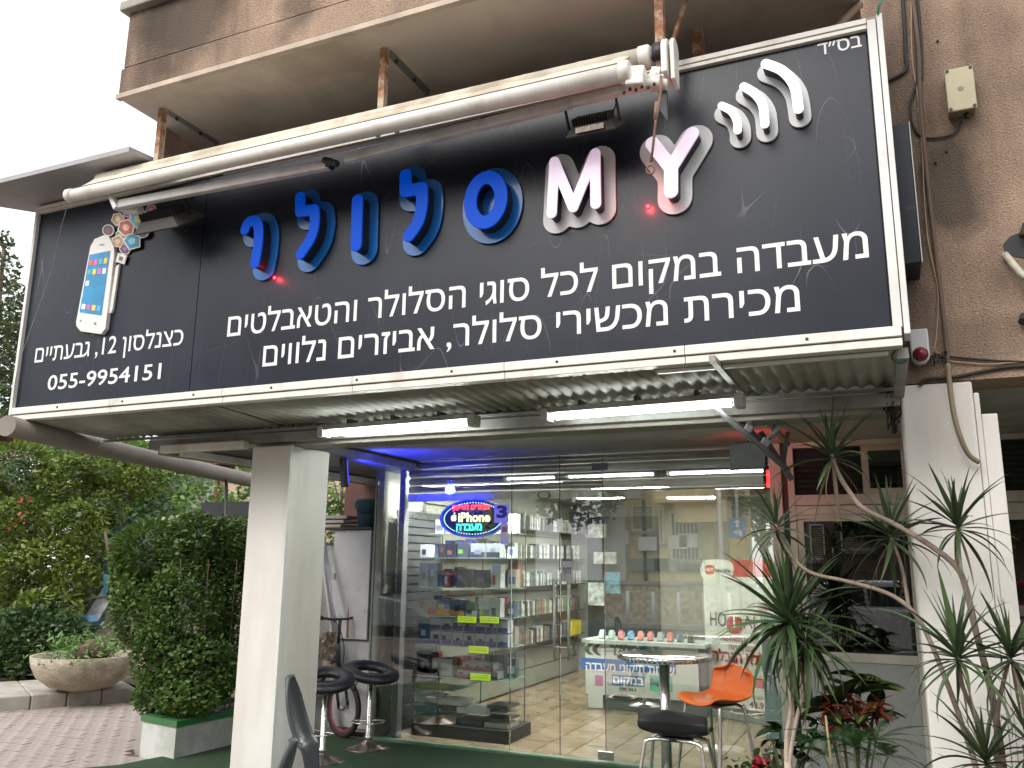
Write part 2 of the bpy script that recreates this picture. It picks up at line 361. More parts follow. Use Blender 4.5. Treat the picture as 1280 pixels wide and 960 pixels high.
# pavers laid one by one where the frame shows them, a joined bed beyond
pav = MB().box(0, 0, -.045, .195, .095, -.004).build('paver', M_paver); pavme = pav.data; bpy.data.objects.remove(pav)
par = bpy.data.objects['pavement']; cnt = 0; rest = MB()
g = random.Random(3); spots = []
for j in range(-18, 60):
    for i in range(-70, 2):
        x = -5.6+i*.2+(.1 if j % 2 else 0); y = 4.0+j*.1
        if y > 7.4: continue
        if x > -5.3: continue
        if x > -6.15 and y > 5.58: continue
        cxp = Vector((x+.1, y+.05, 0))-EYEP; zc = cxp.dot(_F)
        if zc < .5: continue
        u_ = 640+FPX*cxp.dot(_R)/zc; v_ = 480-FPX*cxp.dot(_U)/zc
        spots.append((0 if (-10 < u_ < 400 and 860 < v_ < 970) else 1, zc, x, y))
spots.sort()
for q, zc, x, y in spots:
    dz = g.uniform(-.004, .003)
    if q == 0 and cnt < 296:
        inst(pavme, 'paver', (x, y, dz), (0, 0, g.uniform(-.01, .01)), parent=par); cnt += 1
    else: rest.box(x, y, -.045, x+.193, y+.093, -.004+dz)
o = rest.build('paver_bed', M_paver, par); tag(o, kind='stuff')

# ================================================================ the apartment building
W = 4.8; G = 7.065; CZ = 2.56; PXR = .098      # wall face, shop front, ceiling height, left edge of right pillar
bld = thing('apartment_building', 'old roughcast apartment building with stained balcony and white ground floor pillars', 'building', (0, W, 0))
b = MB(); b.box(.03, W, 2.535, 9, W+.3, 9); b.build('wall', M_stucco, bld)
b = MB(); b.box(-3.9, 7.4, 2.9, .03, 7.7, 9); b.box(.03, W+.3, 2.9, .1, 7.4, 9); b.build('recess_wall', M_soffit, bld)
b = MB(); b.box(-4.51, 4.0, 4.24, -4.465, 4.21, 4.58); b.box(-4.51, 4.21, 2.91, -4.465, 8, 4.58); b.build('side_fin', M_stucco, bld)
b = MB(); b.box(-5.3, 4.87, CZ, 9, 12.8, 2.9); b.build('ceiling_slab', mat('ceiling_paint', (.68, .66, .62), .85, var=.08, dirt=(.33, .3, .27), dscale=1.4, damt=.5, bump=.1), bld)
b = MB(); b.box(-4.179, 4.87, 2.40, .098, 5.08, CZ-.003); b.build('lintel_beam', M_plaster, bld, bev=.006)
b = MB(); b.box(-4.179, 4.80, 0, -3.842, 5.27, 2.40); o = b.build('pillar', M_white, bld, bev=.012)
b = MB(); b.box(-3.845, 4.79, 0, -3.825, 4.815, 2.398); b.build('corner_bead', M_whmetal, bld)
b = MB(); b.box(.098, 4.80, 0, .434, 5.3, 2.53); o = b.build('pillar', M_white, bld, bev=.012)
b = MB(); b.box(.437, 4.815, 0, .462, 4.86, 2.47); b.box(.464, 4.825, 0, .535, 4.9, 2.36); b.build('door_post', M_white, bld, bev=.006)
# balcony
FY = 3.59; SZ = 4.6
b = MB(); b.box(-4.468, FY+.032, SZ-.018, .06, 7.4, SZ+.13); b.build('balcony_slab', M_soffit, bld)
bal = MB().box(-4.475, FY, SZ+.014, .06, FY+.12, SZ+.2).box(-4.475, FY+.12, SZ+.132, -4.35, 8, SZ+.2).build('balcony_band', M_stucco, bld, bev=.01)
b = MB(); b.box(-4.462, FY+.012, SZ+.212, .05, FY+.16, SZ+.62); b.box(-4.462, FY+.16, SZ+.212, -4.34, 8, SZ+.62); b.box(-4.43, FY+.03, SZ+.2, .05, FY+.15, SZ+.212); b.build('balcony_parapet', M_stucco, bld)
b = MB(); b.box(-4.51, FY-.04, SZ+.62, .06, FY+.2, SZ+.69); b.box(-4.51, FY+.2, SZ+.62, -4.25, 8, SZ+.69); b.build('balcony_coping', M_conc, bld, bev=.01)
b = MB(); b.box(-4.485, FY-.008, SZ-.022, .06, FY+.03, SZ+.012); b.build('drip_edge', mat('drip_mortar', (.55, .46, .37), .9, var=.2, bump=.3), bld)
b = MB()
for k in range(5): b.tube([(-4.42+k*1.1, FY+.08, SZ+.69), (-4.42+k*1.1, FY+.08, SZ+.99)], .012, 6)
b.tube([(-4.75, FY+.03, SZ+.86), (.6, FY+.03, SZ+.86)], .012, 6); b.tube([(-4.75, FY+.03, SZ+.94), (.6, FY+.03, SZ+.94)], .007, 6)
b.build('clothes_rail', M_dark, bld)
# slab underside details in front of the wall
M_shade = mat('dark_render', (.2, .15, .12), .95, var=.2)
# interior shell of the shop
M_int = mat('shop_wall_paint', (.3, .31, .27), .7, var=.04)
b = MB(); b.box(-4.62, G+.05, 0, -4.52, 12.8, CZ-.003); b.box(-4.62, 12.7, .0, -.72, 12.8, CZ-.003); b.box(-.82, G+.06, 0, -.73, 12.7, CZ-.003); b.build('shop_wall', M_int, bld)
# floor of wood-look planks
M_plankbase = mat('floor_screed', (.2, .15, .11), .8)
fl = struct('shop_floor', MB().box(-4.55, 7.0, -.05, -.75, 12.75, -.008), M_plankbase)
M_plank = mat('laminate', (.36, .27, .18), .22, var=.2, scale=3, dirt=(.18, .12, .07), dscale=5, damt=.6)
pl = MB().box(0, 0, -.008, .297, 1.194, .004).build('plank', M_plank); plm = pl.data; bpy.data.objects.remove(pl)
for i in range(12):
    y = 7.08-random.uniform(0, .0)-(.0 if i % 2 else .6)
    while y < 12.6:
        y0 = max(y, 7.08); y1 = min(y+1.194, 12.66)
        if y1-y0 > .1: inst(plm, 'plank', (-4.5+i*.306, y0, 0), scale=(1, (y1-y0-.006)/1.194, 1), parent=fl)
        y += 1.2
# neighbour windows right of the shop and beyond the right pillar
M_frame = mat('cream_window_frame', (.62, .57, .49), .5, var=.06, dirt=(.35, .3, .24), dscale=4, damt=.4)
M_pane = glass('dark_pane', (.5, .55, .55), .10)
def neighbour(x0, x1, name, label, mull):
    t = thing(name, label, 'window', ((x0+x1)/2, G, 0))
    y = G
    b = MB()
    b.box(x0, y-.05, 0, x0+.05, y+.06, CZ-.004); b.box(x1-.05, y-.05, 0, x1, y+.06, CZ-.004)
    b.box(x0+.05, y-.05, 2.51, x1-.05, y+.06, CZ-.004); b.box(x0+.05, y-.05, 2.06, x1-.05, y+.06, 2.14); b.box(x0+.05, y-.045, 1.985, x1-.05, y+.03, 2.055)
    b.box(x0+.05, y-.04, .9, x1-.05, y+.06, .965)
    b.build('frame', M_frame, t, bev=.004)
    b = MB(); b.box(x0+.05, y-.035, .96, x0+.1, y+.02, 1.985); b.box(x0+.1, y-.035, 1.935, x1-.05, y+.02, 1.985); b.build('inner_frame', M_frame, t, bev=.003)
    for m_ in mull:
        c = MB(); c.box(m_, y-.04, 2.14, m_+.05, y+.05, 2.51); c.build('mullion', M_frame, t, bev=.003)
        c = MB(); c.box(m_+.05, y-.036, 2.14, x1-.05, y+.04, 2.18); c.box(m_+.05, y-.036, 2.47, x1-.05, y+.04, 2.51); c.build('vent_frame', M_frame, t)
        MB().box(m_+.05, y-.006, 2.18, x1-.05, y, 2.47).build('pane', M_pane, t)
        for k in range(9):
            MB().obox(((x0+.05+m_)/2, y, 2.16+k*.042), (m_-x0-.05, .004, .05), (R(35), 0, 0)).build('louvre', M_dark, t)
    MB().box(x0+.1, y-.006, .965, x1-.05, y, 1.935).build('pane', M_pane, t)
    MB().box(x0+.05, y-.03, 0, x1-.05, y+.02, .9).build('lower_panel', mat('grey_panel', (.42, .42, .40), .55, var=.08, scale=1, dirt=(.25, .23, .2), dscale=2, damt=.5), t)
    return t
neighbour(-.72, .16, 'shop_window', 'cream framed window with grey lower panel between glass shopfront and right pillar', [-.17])
neighbour(.66, 2.6, 'shop_window', 'cream framed window beyond the right hand pillar', [1.6])
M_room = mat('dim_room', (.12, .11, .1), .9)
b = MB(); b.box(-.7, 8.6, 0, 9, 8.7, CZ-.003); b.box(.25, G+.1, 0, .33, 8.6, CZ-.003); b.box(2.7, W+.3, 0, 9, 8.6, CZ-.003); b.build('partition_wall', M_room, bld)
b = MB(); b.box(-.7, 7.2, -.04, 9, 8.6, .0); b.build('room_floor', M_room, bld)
# ledge with light-coloured jumble beyond the dim panes: two window openings at the back of the room
# ================================================================ roller shutter and glass front
M_shut = mat('shutter_steel', (.33, .33, .34), .32, .85, var=.1, scale=8, dirt=(.15, .13, .11), dscale=3, damt=.4)
sh = thing('roller_shutter', 'rolled up steel roller shutter above the glass shopfront', 'shutter', (-2.6, G+.12, 0))
z = 2.545; k = 0
def slat_mb(x0, x1, yc, z0, h):
    n = 7; vs = []; fs = []
    for x in (x0, x1):
        for i in range(n):
            t = i/(n-1); a = math.sin(t*math.pi)*.022
            vs.append((x, yc-a, z0+h*t))
        for i in range(n-1, -1, -1):
            t = i/(n-1); a = math.sin(t*math.pi)*.022
            vs.append((x, yc+.006-a, z0+h*t))
    m = 2*n
    fs = [(i, (i+1) % m, m+(i+1) % m, m+i) for i in range(m)]+[tuple(range(m-1, -1, -1)), tuple(range(m, 2*m))]
    return MB().add(vs, fs, True)
for k in range(4): slat_mb(-4.28, -.85, G+.13, 2.25+k*.077, .07).build('slat', M_shut, sh)
MB().box(-4.28, G+.1, 2.168, -.85, G+.15, 2.24).build('bottom_rail', mat('shutter_rail', (.7, .66, .58), .45, .3, dirt=(.25, .2, .15), dscale=6, damt=.5), sh, bev=.004)
b = MB(); b.ring((-2.85, G+.09, 2.2), .06, .006, Matrix.Rotation(R(90), 3, 'X'), sx=1, sy=.55, seg=20, sec=6); b.build('pull_handle', M_dark, sh)
for x in (-4.33, -.83):
    MB().box(x-.03, G+.08, 0, x+.03, G+.17, CZ-.004).build('guide_rail', mat('guide_paint', (.10, .105, .12), .7, .0, dirt=(.15, .14, .13), dscale=9, damt=.7), sh, bev=.004)
sl = thing('side_shutter', 'closed dark horizontal slat shutter on left side inside the glass', 'shutter', (-4.36, 7.6, 0))
for k in range(26): 
    o = MB().obox((-4.43, 7.68, .06+k*.08), (.014, .9, .074), (0, R(-9), 0)).build('slat', mat('dark_slat', (.028, .032, .034), .35, .4), sl, bev=.004)
# glass front
M_glass = glass('shop_glass', (.96, .99, .975), .03)
gf = thing('glass_shopfront', 'frameless glass shopfront with double door and steel pull handles', 'shopfront', (-2.6, G, 0))
M_glassR = glass('shop_glass_coated', (.93, .96, .93), .21)
def gpane(x0, x1, z0=.012, z1=2.55, y=G, name='glass_pane', par=gf, m=None): return MB().box(x0, y, z0, x1, y+.01, z1).build(name, m or M_glass, par)
gpane(-4.56, -3.13); gpane(-3.125, -2.665, z0=.03, name='glass_door', par=gf)
d2 = gpane(-2.66, -2.265, z0=.03, name='glass_door'); gpane(-2.26, -.86, m=M_glassR)
M_edge = mat('glass_edge', (.02, .05, .04), .2)
for x, w_ in ((-4.565, .006), (-3.128, .004), (-2.6635, .006), (-2.263, .004)):
    MB().box(x-w_/2, G-.002, .03, x+w_/2, G+.012, 2.54).build('glass_edge', M_edge, gf)
for x in (-2.69, -2.56):
    o = MB(); o.tube([(x, G-.06, .80), (x, G-.06, 1.42)], .0125, 12)
    for z in (.9, 1.32): o.tube([(x, G-.06, z), (x, G, z)], .007, 8)
    o.build('pull_handle', M_satin, gf)
o = MB()
for z in (.9, 1.32): o.tube([(-2.69, G-.06, z), (-2.56, G-.06, z)], .006, 8)
o.build('handle_crossbar', M_satin, gf)
MB().box(-2.69, G-.012, 1.86, -2.645, G-.001, 1.98).build('lock_plate', M_chrome, gf, bev=.003)
MB().box(-2.33, G-.012, .03, -2.2, G+.022, .10).build('floor_clamp', M_chrome, gf, bev=.003)
MB().box(-2.36, G-.012, 2.4, -2.22, G+.022, 2.46).build('top_clamp', M_dark, gf, bev=.003)
MB().box(-4.6, G-.03, -.004, -.8, G+.07, .012).build('threshold', mat('green_threshold', (.06, .16, .08), .6, dirt=(.2, .2, .17), dscale=6, damt=.7), gf)
b = MB(); b.box(-.855, G-.06, .012, -.765, G+.06, CZ-.004); b.build('right_post', M_frame, gf, bev=.004)
MB().box(-.765, G-.02, .012, -.725, G+.04, CZ-.004).build('dark_post', M_black, gf)

# ================================================================ the big sign
SY = 4.05; SX0, SX1, SZ0, SZ1 = -5.75, .128, 2.60, 4.19
sign = thing('shop_sign', 'wide black shop sign with Hebrew lettering and raised blue and white letters', 'sign', ((SX0+SX1)/2, SY, SZ0))
def signmat():
    m = mat('sign_vinyl', (.009, .0135, .025), .36, var=.25, scale=1.5, bump=.05, bscale=3, spec=.4, dirt=(.018, .024, .036), dscale=2.0, damt=.5)
    t = m.node_tree; N = t.nodes; L = t.links; b = N['Principled BSDF']; base = b.inputs['Base Color'].links[0].from_socket
    tc = N.new('ShaderNodeTexCoord'); tot = None
    for sc, rot, th in (((3, 1, .5), 8, .0014), ((2.2, 1, .45), -24, .0012), ((.8, 1, 2.2), 60, .0008)):
        mp = N.new('ShaderNodeMapping'); mp.inputs['Scale'].default_value = sc; mp.inputs['Rotation'].default_value = (0, R(rot), 0); L.new(tc.outputs['Object'], mp.inputs[0])
        n = N.new('ShaderNodeTexNoise'); n.inputs['Scale'].default_value = 1.7; n.inputs['Detail'].default_value = 0; L.new(mp.outputs[0], n.inputs[0])
        s = N.new('ShaderNodeMath'); s.operation = 'SUBTRACT'; s.inputs[1].default_value = .5; L.new(n.outputs[0], s.inputs[0])
        a = N.new('ShaderNodeMath'); a.operation = 'ABSOLUTE'; L.new(s.outputs[0], a.inputs[0])
        c = N.new('ShaderNodeMath'); c.operation = 'LESS_THAN'; c.inputs[1].default_value = th; L.new(a.outputs[0], c.inputs[0])
        n2 = N.new('ShaderNodeTexNoise'); n2.inputs['Scale'].default_value = 2.5; n2.inputs['Detail'].default_value = 5; L.new(tc.outputs['Object'], n2.inputs[0])
        r = N.new('ShaderNodeMapRange'); r.inputs[1].default_value = .47; r.inputs[2].default_value = .66; L.new(n2.outputs[0], r.inputs[0])
        q = N.new('ShaderNodeMath'); q.operation = 'MULTIPLY'; L.new(c.outputs[0], q.inputs[0]); L.new(r.outputs[0], q.inputs[1])
        if tot is None: tot = q.outputs[0]
        else:
            z = N.new('ShaderNodeMath'); z.operation = 'MAXIMUM'; L.new(tot, z.inputs[0]); L.new(q.outputs[0], z.inputs[1]); tot = z.outputs[0]
    x = N.new('ShaderNodeMix'); x.data_type = 'RGBA'; L.new(tot, x.inputs[0]); L.new(base, x.inputs[6]); x.inputs[7].default_value = (.16, .16, .18, 1); L.new(x.outputs[2], b.inputs['Base Color'])
    return m
M_sign = signmat()
seam = PY(245, 400, SY).x
for x0, x1 in ((SX0+.03, seam-.003), (seam+.003, SX1-.06)): MB().box(x0, SY-.004, 2.655, x1, SY+.02, 4.145).build('panel', M_sign, sign)
MB().box(SX0+.02, SY+.022, SZ0+.02, SX1-.02, SY+.12, SZ1-.02).build('box_back', M_dark, sign)
b = MB(); b.box(SX0, SY-.03, SZ0, SX0+.028, SY+.1, SZ1); b.build('frame_side', M_whmetal, sign, bev=.003)
b = MB(); b.box(SX1-.052, SY-.03, SZ0+.045, SX1-.012, SY+.1, SZ1); b.build('frame_side', M_whmetal, sign, bev=.003)
b = MB(); b.box(SX1-.008, SY-.035, SZ0+.01, SX1+.018, SY+.11, SZ1+.02); b.build('corner_trim', M_whmetal, sign, bev=.003)
for z0, z1, yo in ((2.605, 2.652, .03), (2.562, 2.598, .02)):
    n = 6; L_ = (SX1-.015-(SX0+.03))/n
    for k in range(n): MB().box(SX0+.03+k*L_, SY-yo, z0, SX0+.03+(k+1)*L_-.003, SY+.05, z1).build('bottom_rail', M_cream, sign, bev=.003)
for z0, z1, yo in ((4.147, 4.168, .028), (4.172, 4.20, .034)):
    MB().box(SX0+.03, SY-yo, z0, SX1-.054, SY+.04, z1).build('top_rail', M_cream, sign, bev=.002)
MB().box(SX0, SY-.01, 4.202, SX1+.01, SY+.3, 4.215).build('top_flashing', M_zinc, sign)
for k in range(9):
    MB().lathe([(.008, 0), (.006, .004)], (SX0+.5+k*.62, SY-.031, 2.628), 8, 'Y').build('screw', M_dark, sign)
for k in range(7): MB().tube([(SX0+.7+k*.8, SY-.03, 4.19), (SX0+.7+k*.8, SY-.033, 4.225)], .003, 5).build('screw', M_dark, sign)
# ---- raised letters from strokes
def seg_dist(X, Z, a, b):
    ax, az = a; dx, dz = b[0]-ax, b[1]-az; t = np.clip(((X-ax)*dx+(Z-az)*dz)/(dx*dx+dz*dz+1e-12), 0, 1)
    return np.hypot(X-ax-t*dx, Z-az-t*dz)
def contour(strokes, r, step=None):
    pts = np.array([p for s in strokes for p in s]); lo = pts.min(0)-r-.02; hi = pts.max(0)+r+.02
    step = step or max(.004, r/9)
    xs = np.arange(lo[0], hi[0]+step, step); zs = np.arange(lo[1], hi[1]+step, step); X, Z = np.meshgrid(xs, zs, indexing='ij')
    D = np.full(X.shape, 9.)
    for s in strokes:
        for a, b_ in zip(s[:-1], s[1:]): D = np.minimum(D, seg_dist(X, Z, a, b_))
    D = D-r; D[D == 0] = 1e-9
    ins = D < 0; segs = {}
    def ip(i0, j0, i1, j1):
        t = D[i0, j0]/(D[i0, j0]-D[i1, j1]); return ((i0, j0, i1, j1), (X[i0, j0]+t*(X[i1, j1]-X[i0, j0]), Z[i0, j0]+t*(Z[i1, j1]-Z[i0, j0])))
    P = {}; nxt = {}
    for i in range(len(xs)-1):
        for j in range(len(zs)-1):
            c = (ins[i, j], ins[i+1, j], ins[i+1, j+1], ins[i, j+1])
            if all(c) or not any(c): continue
            ed = []
            for a, (u0, v0), (u1, v1) in ((0, (i, j), (i+1, j)), (1, (i+1, j), (i+1, j+1)), (2, (i, j+1), (i+1, j+1)), (3, (i, j), (i, j+1))):
                if ins[u0, v0] != ins[u1, v1]:
                    k, p = ip(u0, v0, u1, v1); P[k] = p; ed.append(k)
            if len(ed) == 2: nxt.setdefault(ed[0], []).append(ed[1]); nxt.setdefault(ed[1], []).append(ed[0])
            elif len(ed) == 4:
                for a, b_ in ((0, 1), (2, 3)): nxt.setdefault(ed[a], []).append(ed[b_]); nxt.setdefault(ed[b_], []).append(ed[a])
    loops = []; seen = set()
    for k in list(P):
        if k in seen: continue
        lp = [k]; seen.add(k); cur = k
        while True:
            q = [n for n in nxt[cur] if n not in seen]
            if not q: break
            cur = q[0]; seen.add(cur); lp.append(cur)
        if len(lp) > 8:
            a = np.array([P[n] for n in lp]); a = (np.roll(a, 1, 0)+2*a+np.roll(a, -1, 0))/4
            loops.append([tuple(p) for p in a[::2]])
    return loops
def flat(strokes, r, y0, y1, name, m, parent, bevel=0):
    cx = np.mean([p[0] for s in strokes for p in s]); cz = np.mean([p[1] for s in strokes for p in s])
    st_ = [[(p[0]-cx, p[1]-cz) for p in s] for s in strokes]
    co, fs = curve2mesh(contour(st_, r), (y1-y0)/2-bevel, bevel)
    b = MB(); b.add([(c[0]+cx, (y0+y1)/2-c[2], c[1]+cz) for c in co], fs); return b.build(name, m, parent)
M_blueL = mat('blue_acrylic', (.0, .05, .38), .4, var=.05, spec=.12, emis=.17, ecol=(.0, .12, 1))
M_blueB = mat('blue_backing', (.012, .14, .46), .15, var=.06, spec=.6)
M_whL = mat('lit_white_acrylic', (.8, .74, .8), .35, var=.03, emis=.28, ecol=(.95, .72, .98))
M_whA = mat('white_acrylic', (.9, .9, .9), .35, var=.03, emis=.55, ecol=(1, 1, 1))
M_whB = mat('frosted_backing', (.66, .67, .68), .4, var=.05)
M_side = mat('letter_return', (.012, .012, .014), .5, var=.2)
FYL = 3.942
def z6(x, y): p = PY(280+x/3.048, 180+y/3.048, FYL); return (p.x, p.z)
def z7(x, y): p = PY(640+x/3.048, 60+y/3.048, FYL); return (p.x, p.z)
def smooth(pts, n=8):                 # Catmull-Rom through the points
    pts = [Vector((*p, 0)) if len(p) == 2 else Vector(p) for p in pts]; out = []
    for i in range(len(pts)-1):
        p0 = pts[max(i-1, 0)]; p1 = pts[i]; p2 = pts[i+1]; p3 = pts[min(i+2, len(pts)-1)]
        for k in range(n):
            t = k/n; out.append(.5*((2*p1)+(-p0+p2)*t+(2*p0-5*p1+4*p2-p3)*t*t+(-p0+3*p1-3*p2+p3)*t**3))
    return out+[pts[-1]]
def sm2(pts, n=6): return [(v.x, v.y) for v in smooth(pts, n)]
LET = []
LET.append(('blue_letter', [sm2([z6(*q) for q in ((78, 325), (88, 302), (108, 292), (124, 300), (130, 330), (127, 390), (116, 452))])], .033, .088, M_blueL, M_blueB))
LET.append(('blue_letter', [[z6(288, 202), z6(288, 256)], [z6(288, 256), z6(340, 250)], sm2([z6(*q) for q in ((342, 250), (344, 296), (330, 356), (290, 418))])], .033, .088, M_blueL, M_blueB))
LET.append(('blue_letter', [[z6(507, 214), z6(502, 385)]], .036, .092, M_blueL, M_blueB))
LET.append(('blue_letter', [[z6(690, 118), z6(690, 176)], [z6(690, 178), z6(750, 168)], sm2([z6(*q) for q in ((752, 168), (752, 230), (738, 295), (703, 348))])], .036, .092, M_blueL, M_blueB))
el = []
for k in range(33):
    t = 2*math.pi*k/32; el.append(z6(996+58*math.cos(t)+8*math.sin(t), 212-86*math.sin(t)))
LET.append(('blue_letter', [el], .036, .092, M_blueL, M_blueB))
LET.append(('white_letter', [[z7(150, 628), z7(160, 432), z7(232, 605), z7(315, 400), z7(318, 592)]], .026, .082, M_whL, M_whB))
LET.append(('white_letter', [[z7(533, 362), z7(605, 455), z7(605, 545)], [z7(685, 325), z7(605, 455)]], .033, .088, M_whL, M_whB))
for a in (((798, 218), (835, 238), (856, 275), (859, 312)), ((882, 145), (925, 172), (955, 218), (963, 288)), ((966, 58), (1030, 85), (1075, 142), (1091, 230))):
    LET.append(('signal_arc', [sm2([z7(*q) for q in a])], .017 if a[0][0] < 850 else .0185 if a[0][0] < 900 else .021, .052, M_whA, M_whB))
for nm, stk, r, rb, mf, mb in LET:
    fc = flat(stk, r, FYL, FYL+.012, nm, mf, sign, .003)
    flat(stk, r-.003, FYL+.012, SY-.022, 'letter_return', M_side, sign)
    flat(stk, rb, SY-.02, SY-.008, 'letter_backing', mb, sign, .001)
# ---- printed text
M_txt = mat('white_vinyl', (.86, .86, .86), .45, var=.02)
ux, uz = (1, 0, 0), (0, 0, 1)
def sline(s, xl, xr, ybl, ht, rtl=True, bold=.008):
    a = PY(*xl, SY-.006); c = PY(*xr, SY-.006)
    return text(s, 'letter', M_txt, sign, (a.x, SY-.0045, (a.z+c.z)/2 if ybl is None else ybl), ux, uz, c.x-a.x, ht, .0015, bold, rtl, split=True)
sline('מעבדה במקום לכל סוגי הסלולר והטאבלטים', (284, 420), (1086, 322), None, .128, True, .007)
sline('מכירת מכשירי סלולר, אביזרים נלווים', (328, 459), (1000, 387), None, .128, True, .007)
sline('כצנלסון 12, גבעתיים', (43, 453), (228, 431), None, .105, True, .007)
a = sline('055-9954151', (59, 487), (200, 474), None, .105, False, .012)
a_ = PY(1023, 73, SY); c_ = PY(1078, 66, SY)
text('בס״ד', 'letter', M_txt, sign, (a_.x, SY-.0045, a_.z+.012), ux, uz, c_.x-a_.x, .062, .0015, .006, split=True)
# ---- phone picture with app tiles, cut-out boards on the sign
def sq(x, y, Y=SY-.012): return PY(80+x/4.8, 220+y/4.8, Y)
def quadpoly(pts, y0, th, name, m, par=sign): return MB().prism([Vector((sq(x, y).x, y0, sq(x, y).z)) for x, y in pts], (0, -th, 0)).build(name, m, par)
M_ph = mat('phone_white', (.82, .80, .76), .3, var=.03)
ph = quadpoly([(115, 935), (92, 905), (90, 880), (175, 430), (200, 385), (255, 362), (285, 370), (315, 430), (318, 470), (265, 920), (240, 952), (215, 950)], SY-.006, .03, 'phone_board', M_ph)
scr = mat('phone_screen_print', (.02, .28, .55), .25, var=.5, scale=3)
def sub(pts, name, m, lift, par): return MB().prism([Vector((sq(x, y).x, SY-.036-lift, sq(x, y).z)) for x, y in pts], (0, -.0015, 0)).build(name, m, par)
sub([(112, 822), (172, 480), (296, 455), (243, 842)], 'phone_screen', scr, .001, ph)
cols = [(.8, .15, .12), (.8, .15, .5), (.1, .5, .6), (.85, .55, .15), (.1, .45, .6), (.75, .7, .1), (.7, .2, .6), (.85, .85, .85)]
def lerpq(u_, v_):
    A, B_, C_, D_ = (112, 822), (172, 480), (296, 455), (243, 842)
    l = (A[0]+(B_[0]-A[0])*v_, A[1]+(B_[1]-A[1])*v_); r_ = (D_[0]+(C_[0]-D_[0])*v_, D_[1]+(C_[1]-D_[1])*v_)
    return (l[0]+(r_[0]-l[0])*u_, l[1]+(r_[1]-l[1])*u_)
tiles = [(i, .85, cols[i]) for i in range(4)]+[(i, .69, cols[4+i]) for i in range(4)]+[(0, .5, (.8, .8, .8))]+[(i, .1, c) for i, c in enumerate([(.85, .8, .8), (.7, .15, .4), (.85, .6, .1), (.1, .4, .7)])]
for i, v0, c in tiles:
    u0 = .06+i*.235; q = [lerpq(u0, v0-.045), lerpq(u0+.17, v0-.045), lerpq(u0+.17, v0+.045), lerpq(u0, v0+.045)]
    sub(q, 'app_icon', mat('icon_%d_%d_%d' % tuple(int(9*k) for k in c), c, .4, var=.1), .003, ph)
for cx_, cy_, w_, h_ in ((245, 420, 14, 4), (118, 875, 5, 5), (205, 892, 7, 7)): sub([(cx_-w_, cy_-h_), (cx_+w_, cy_-h_-2), (cx_+w_, cy_+h_-2), (cx_-w_, cy_+h_)], 'phone_button', M_grmetal, .001, ph)
quadpoly([(272, 830), (318, 545), (338, 530), (298, 800), (290, 822)], SY-.006, .016, 'phone_board', M_ph)
def tile(cx_, cy_, r_, c, c2, k, n=5, rot=0):
    pts = [(cx_+r_*math.cos(rot+2*math.pi*i/n), cy_-r_*math.sin(rot+2*math.pi*i/n)) for i in range(n)]
    y0 = SY-.008-k*.004
    t_ = MB().prism([Vector((sq(*q).x, y0, sq(*q).z)) for q in pts], (0, -.006, 0)).build('app_tile', M_ph, sign)
    for s_, cc in ((.84, c), (.4, c2)):
        MB().prism([Vector((sq(cx_+(q[0]-cx_)*s_, cy_+(q[1]-cy_)*s_).x, y0-.0065-(.84-s_)*.003, sq(cx_+(q[0]-cx_)*s_, cy_+(q[1]-cy_)*s_).z)) for q in pts], (0, -.001, 0)).build('tile_print', mat('tile_%d_%d_%d' % tuple(int(9*a) for a in cc), cc, .4, var=.3, scale=20), t_)
for a in ((460, 262, 66, (.1, .5, .6), (.8, .65, .1), 3, 6, .5), (385, 315, 55, (.55, .12, .08), (.85, .5, .4), 4, 6, .3), (420, 395, 58, (.05, .3, .55), (.3, .75, .8), 3, 5, .6), (330, 262, 42, (.6, .4, .2), (.8, .7, .5), 2, 6, .2), (275, 330, 36, (.15, .12, .15), (.4, .1, .1), 3, 12, 0), (482, 338, 40, (.1, .08, .1), (.4, .05, .2), 4, 14, 0), (330, 395, 42, (.6, .3, .15), (.8, .7, .6), 2, 5, .1), (392, 222, 36, (.45, .08, .45), (.8, .3, .7), 2, 5, 0), (345, 355, 34, (.1, .4, .3), (.5, .6, .2), 1, 7, 0), (370, 440, 36, (.1, .08, .15), (.4, .1, .3), 1, 6, 0), (350, 498, 40, (.8, .78, .74), (.15, .15, .15), 2, 4, .5), (528, 205, 34, (.55, .1, .2), (.8, .4, .4), 1, 6, 0), (440, 180, 36, (.3, .3, .4), (.7, .7, .3), 1, 6, 0)): tile(*a)
# red indicator diodes that glow on the panel
for (px_, py_), e in (((810, 258), 1.1), ((343, 347), .5)):
    p = PY(px_, py_, SY-.012)
    o = MB().lathe([(.001, 0), (.009, .002), (.009, .008), (.001, .014)], (p.x, SY-.006, p.z), 10, 'Y').build('indicator_diode', mat('red_diode', (.6, .02, .02), .3, emis=9, ecol=(1, .02, .03)), sign)
    l = bpy.data.lights.new('indicator_light', 'POINT'); l.energy = e; l.color = (1, .03, .05); l.shadow_soft_size = .01
    lo_ = bpy.data.objects.new('indicator_light', l); COL.objects.link(lo_); lo_.location = (p.x, SY-.045, p.z)

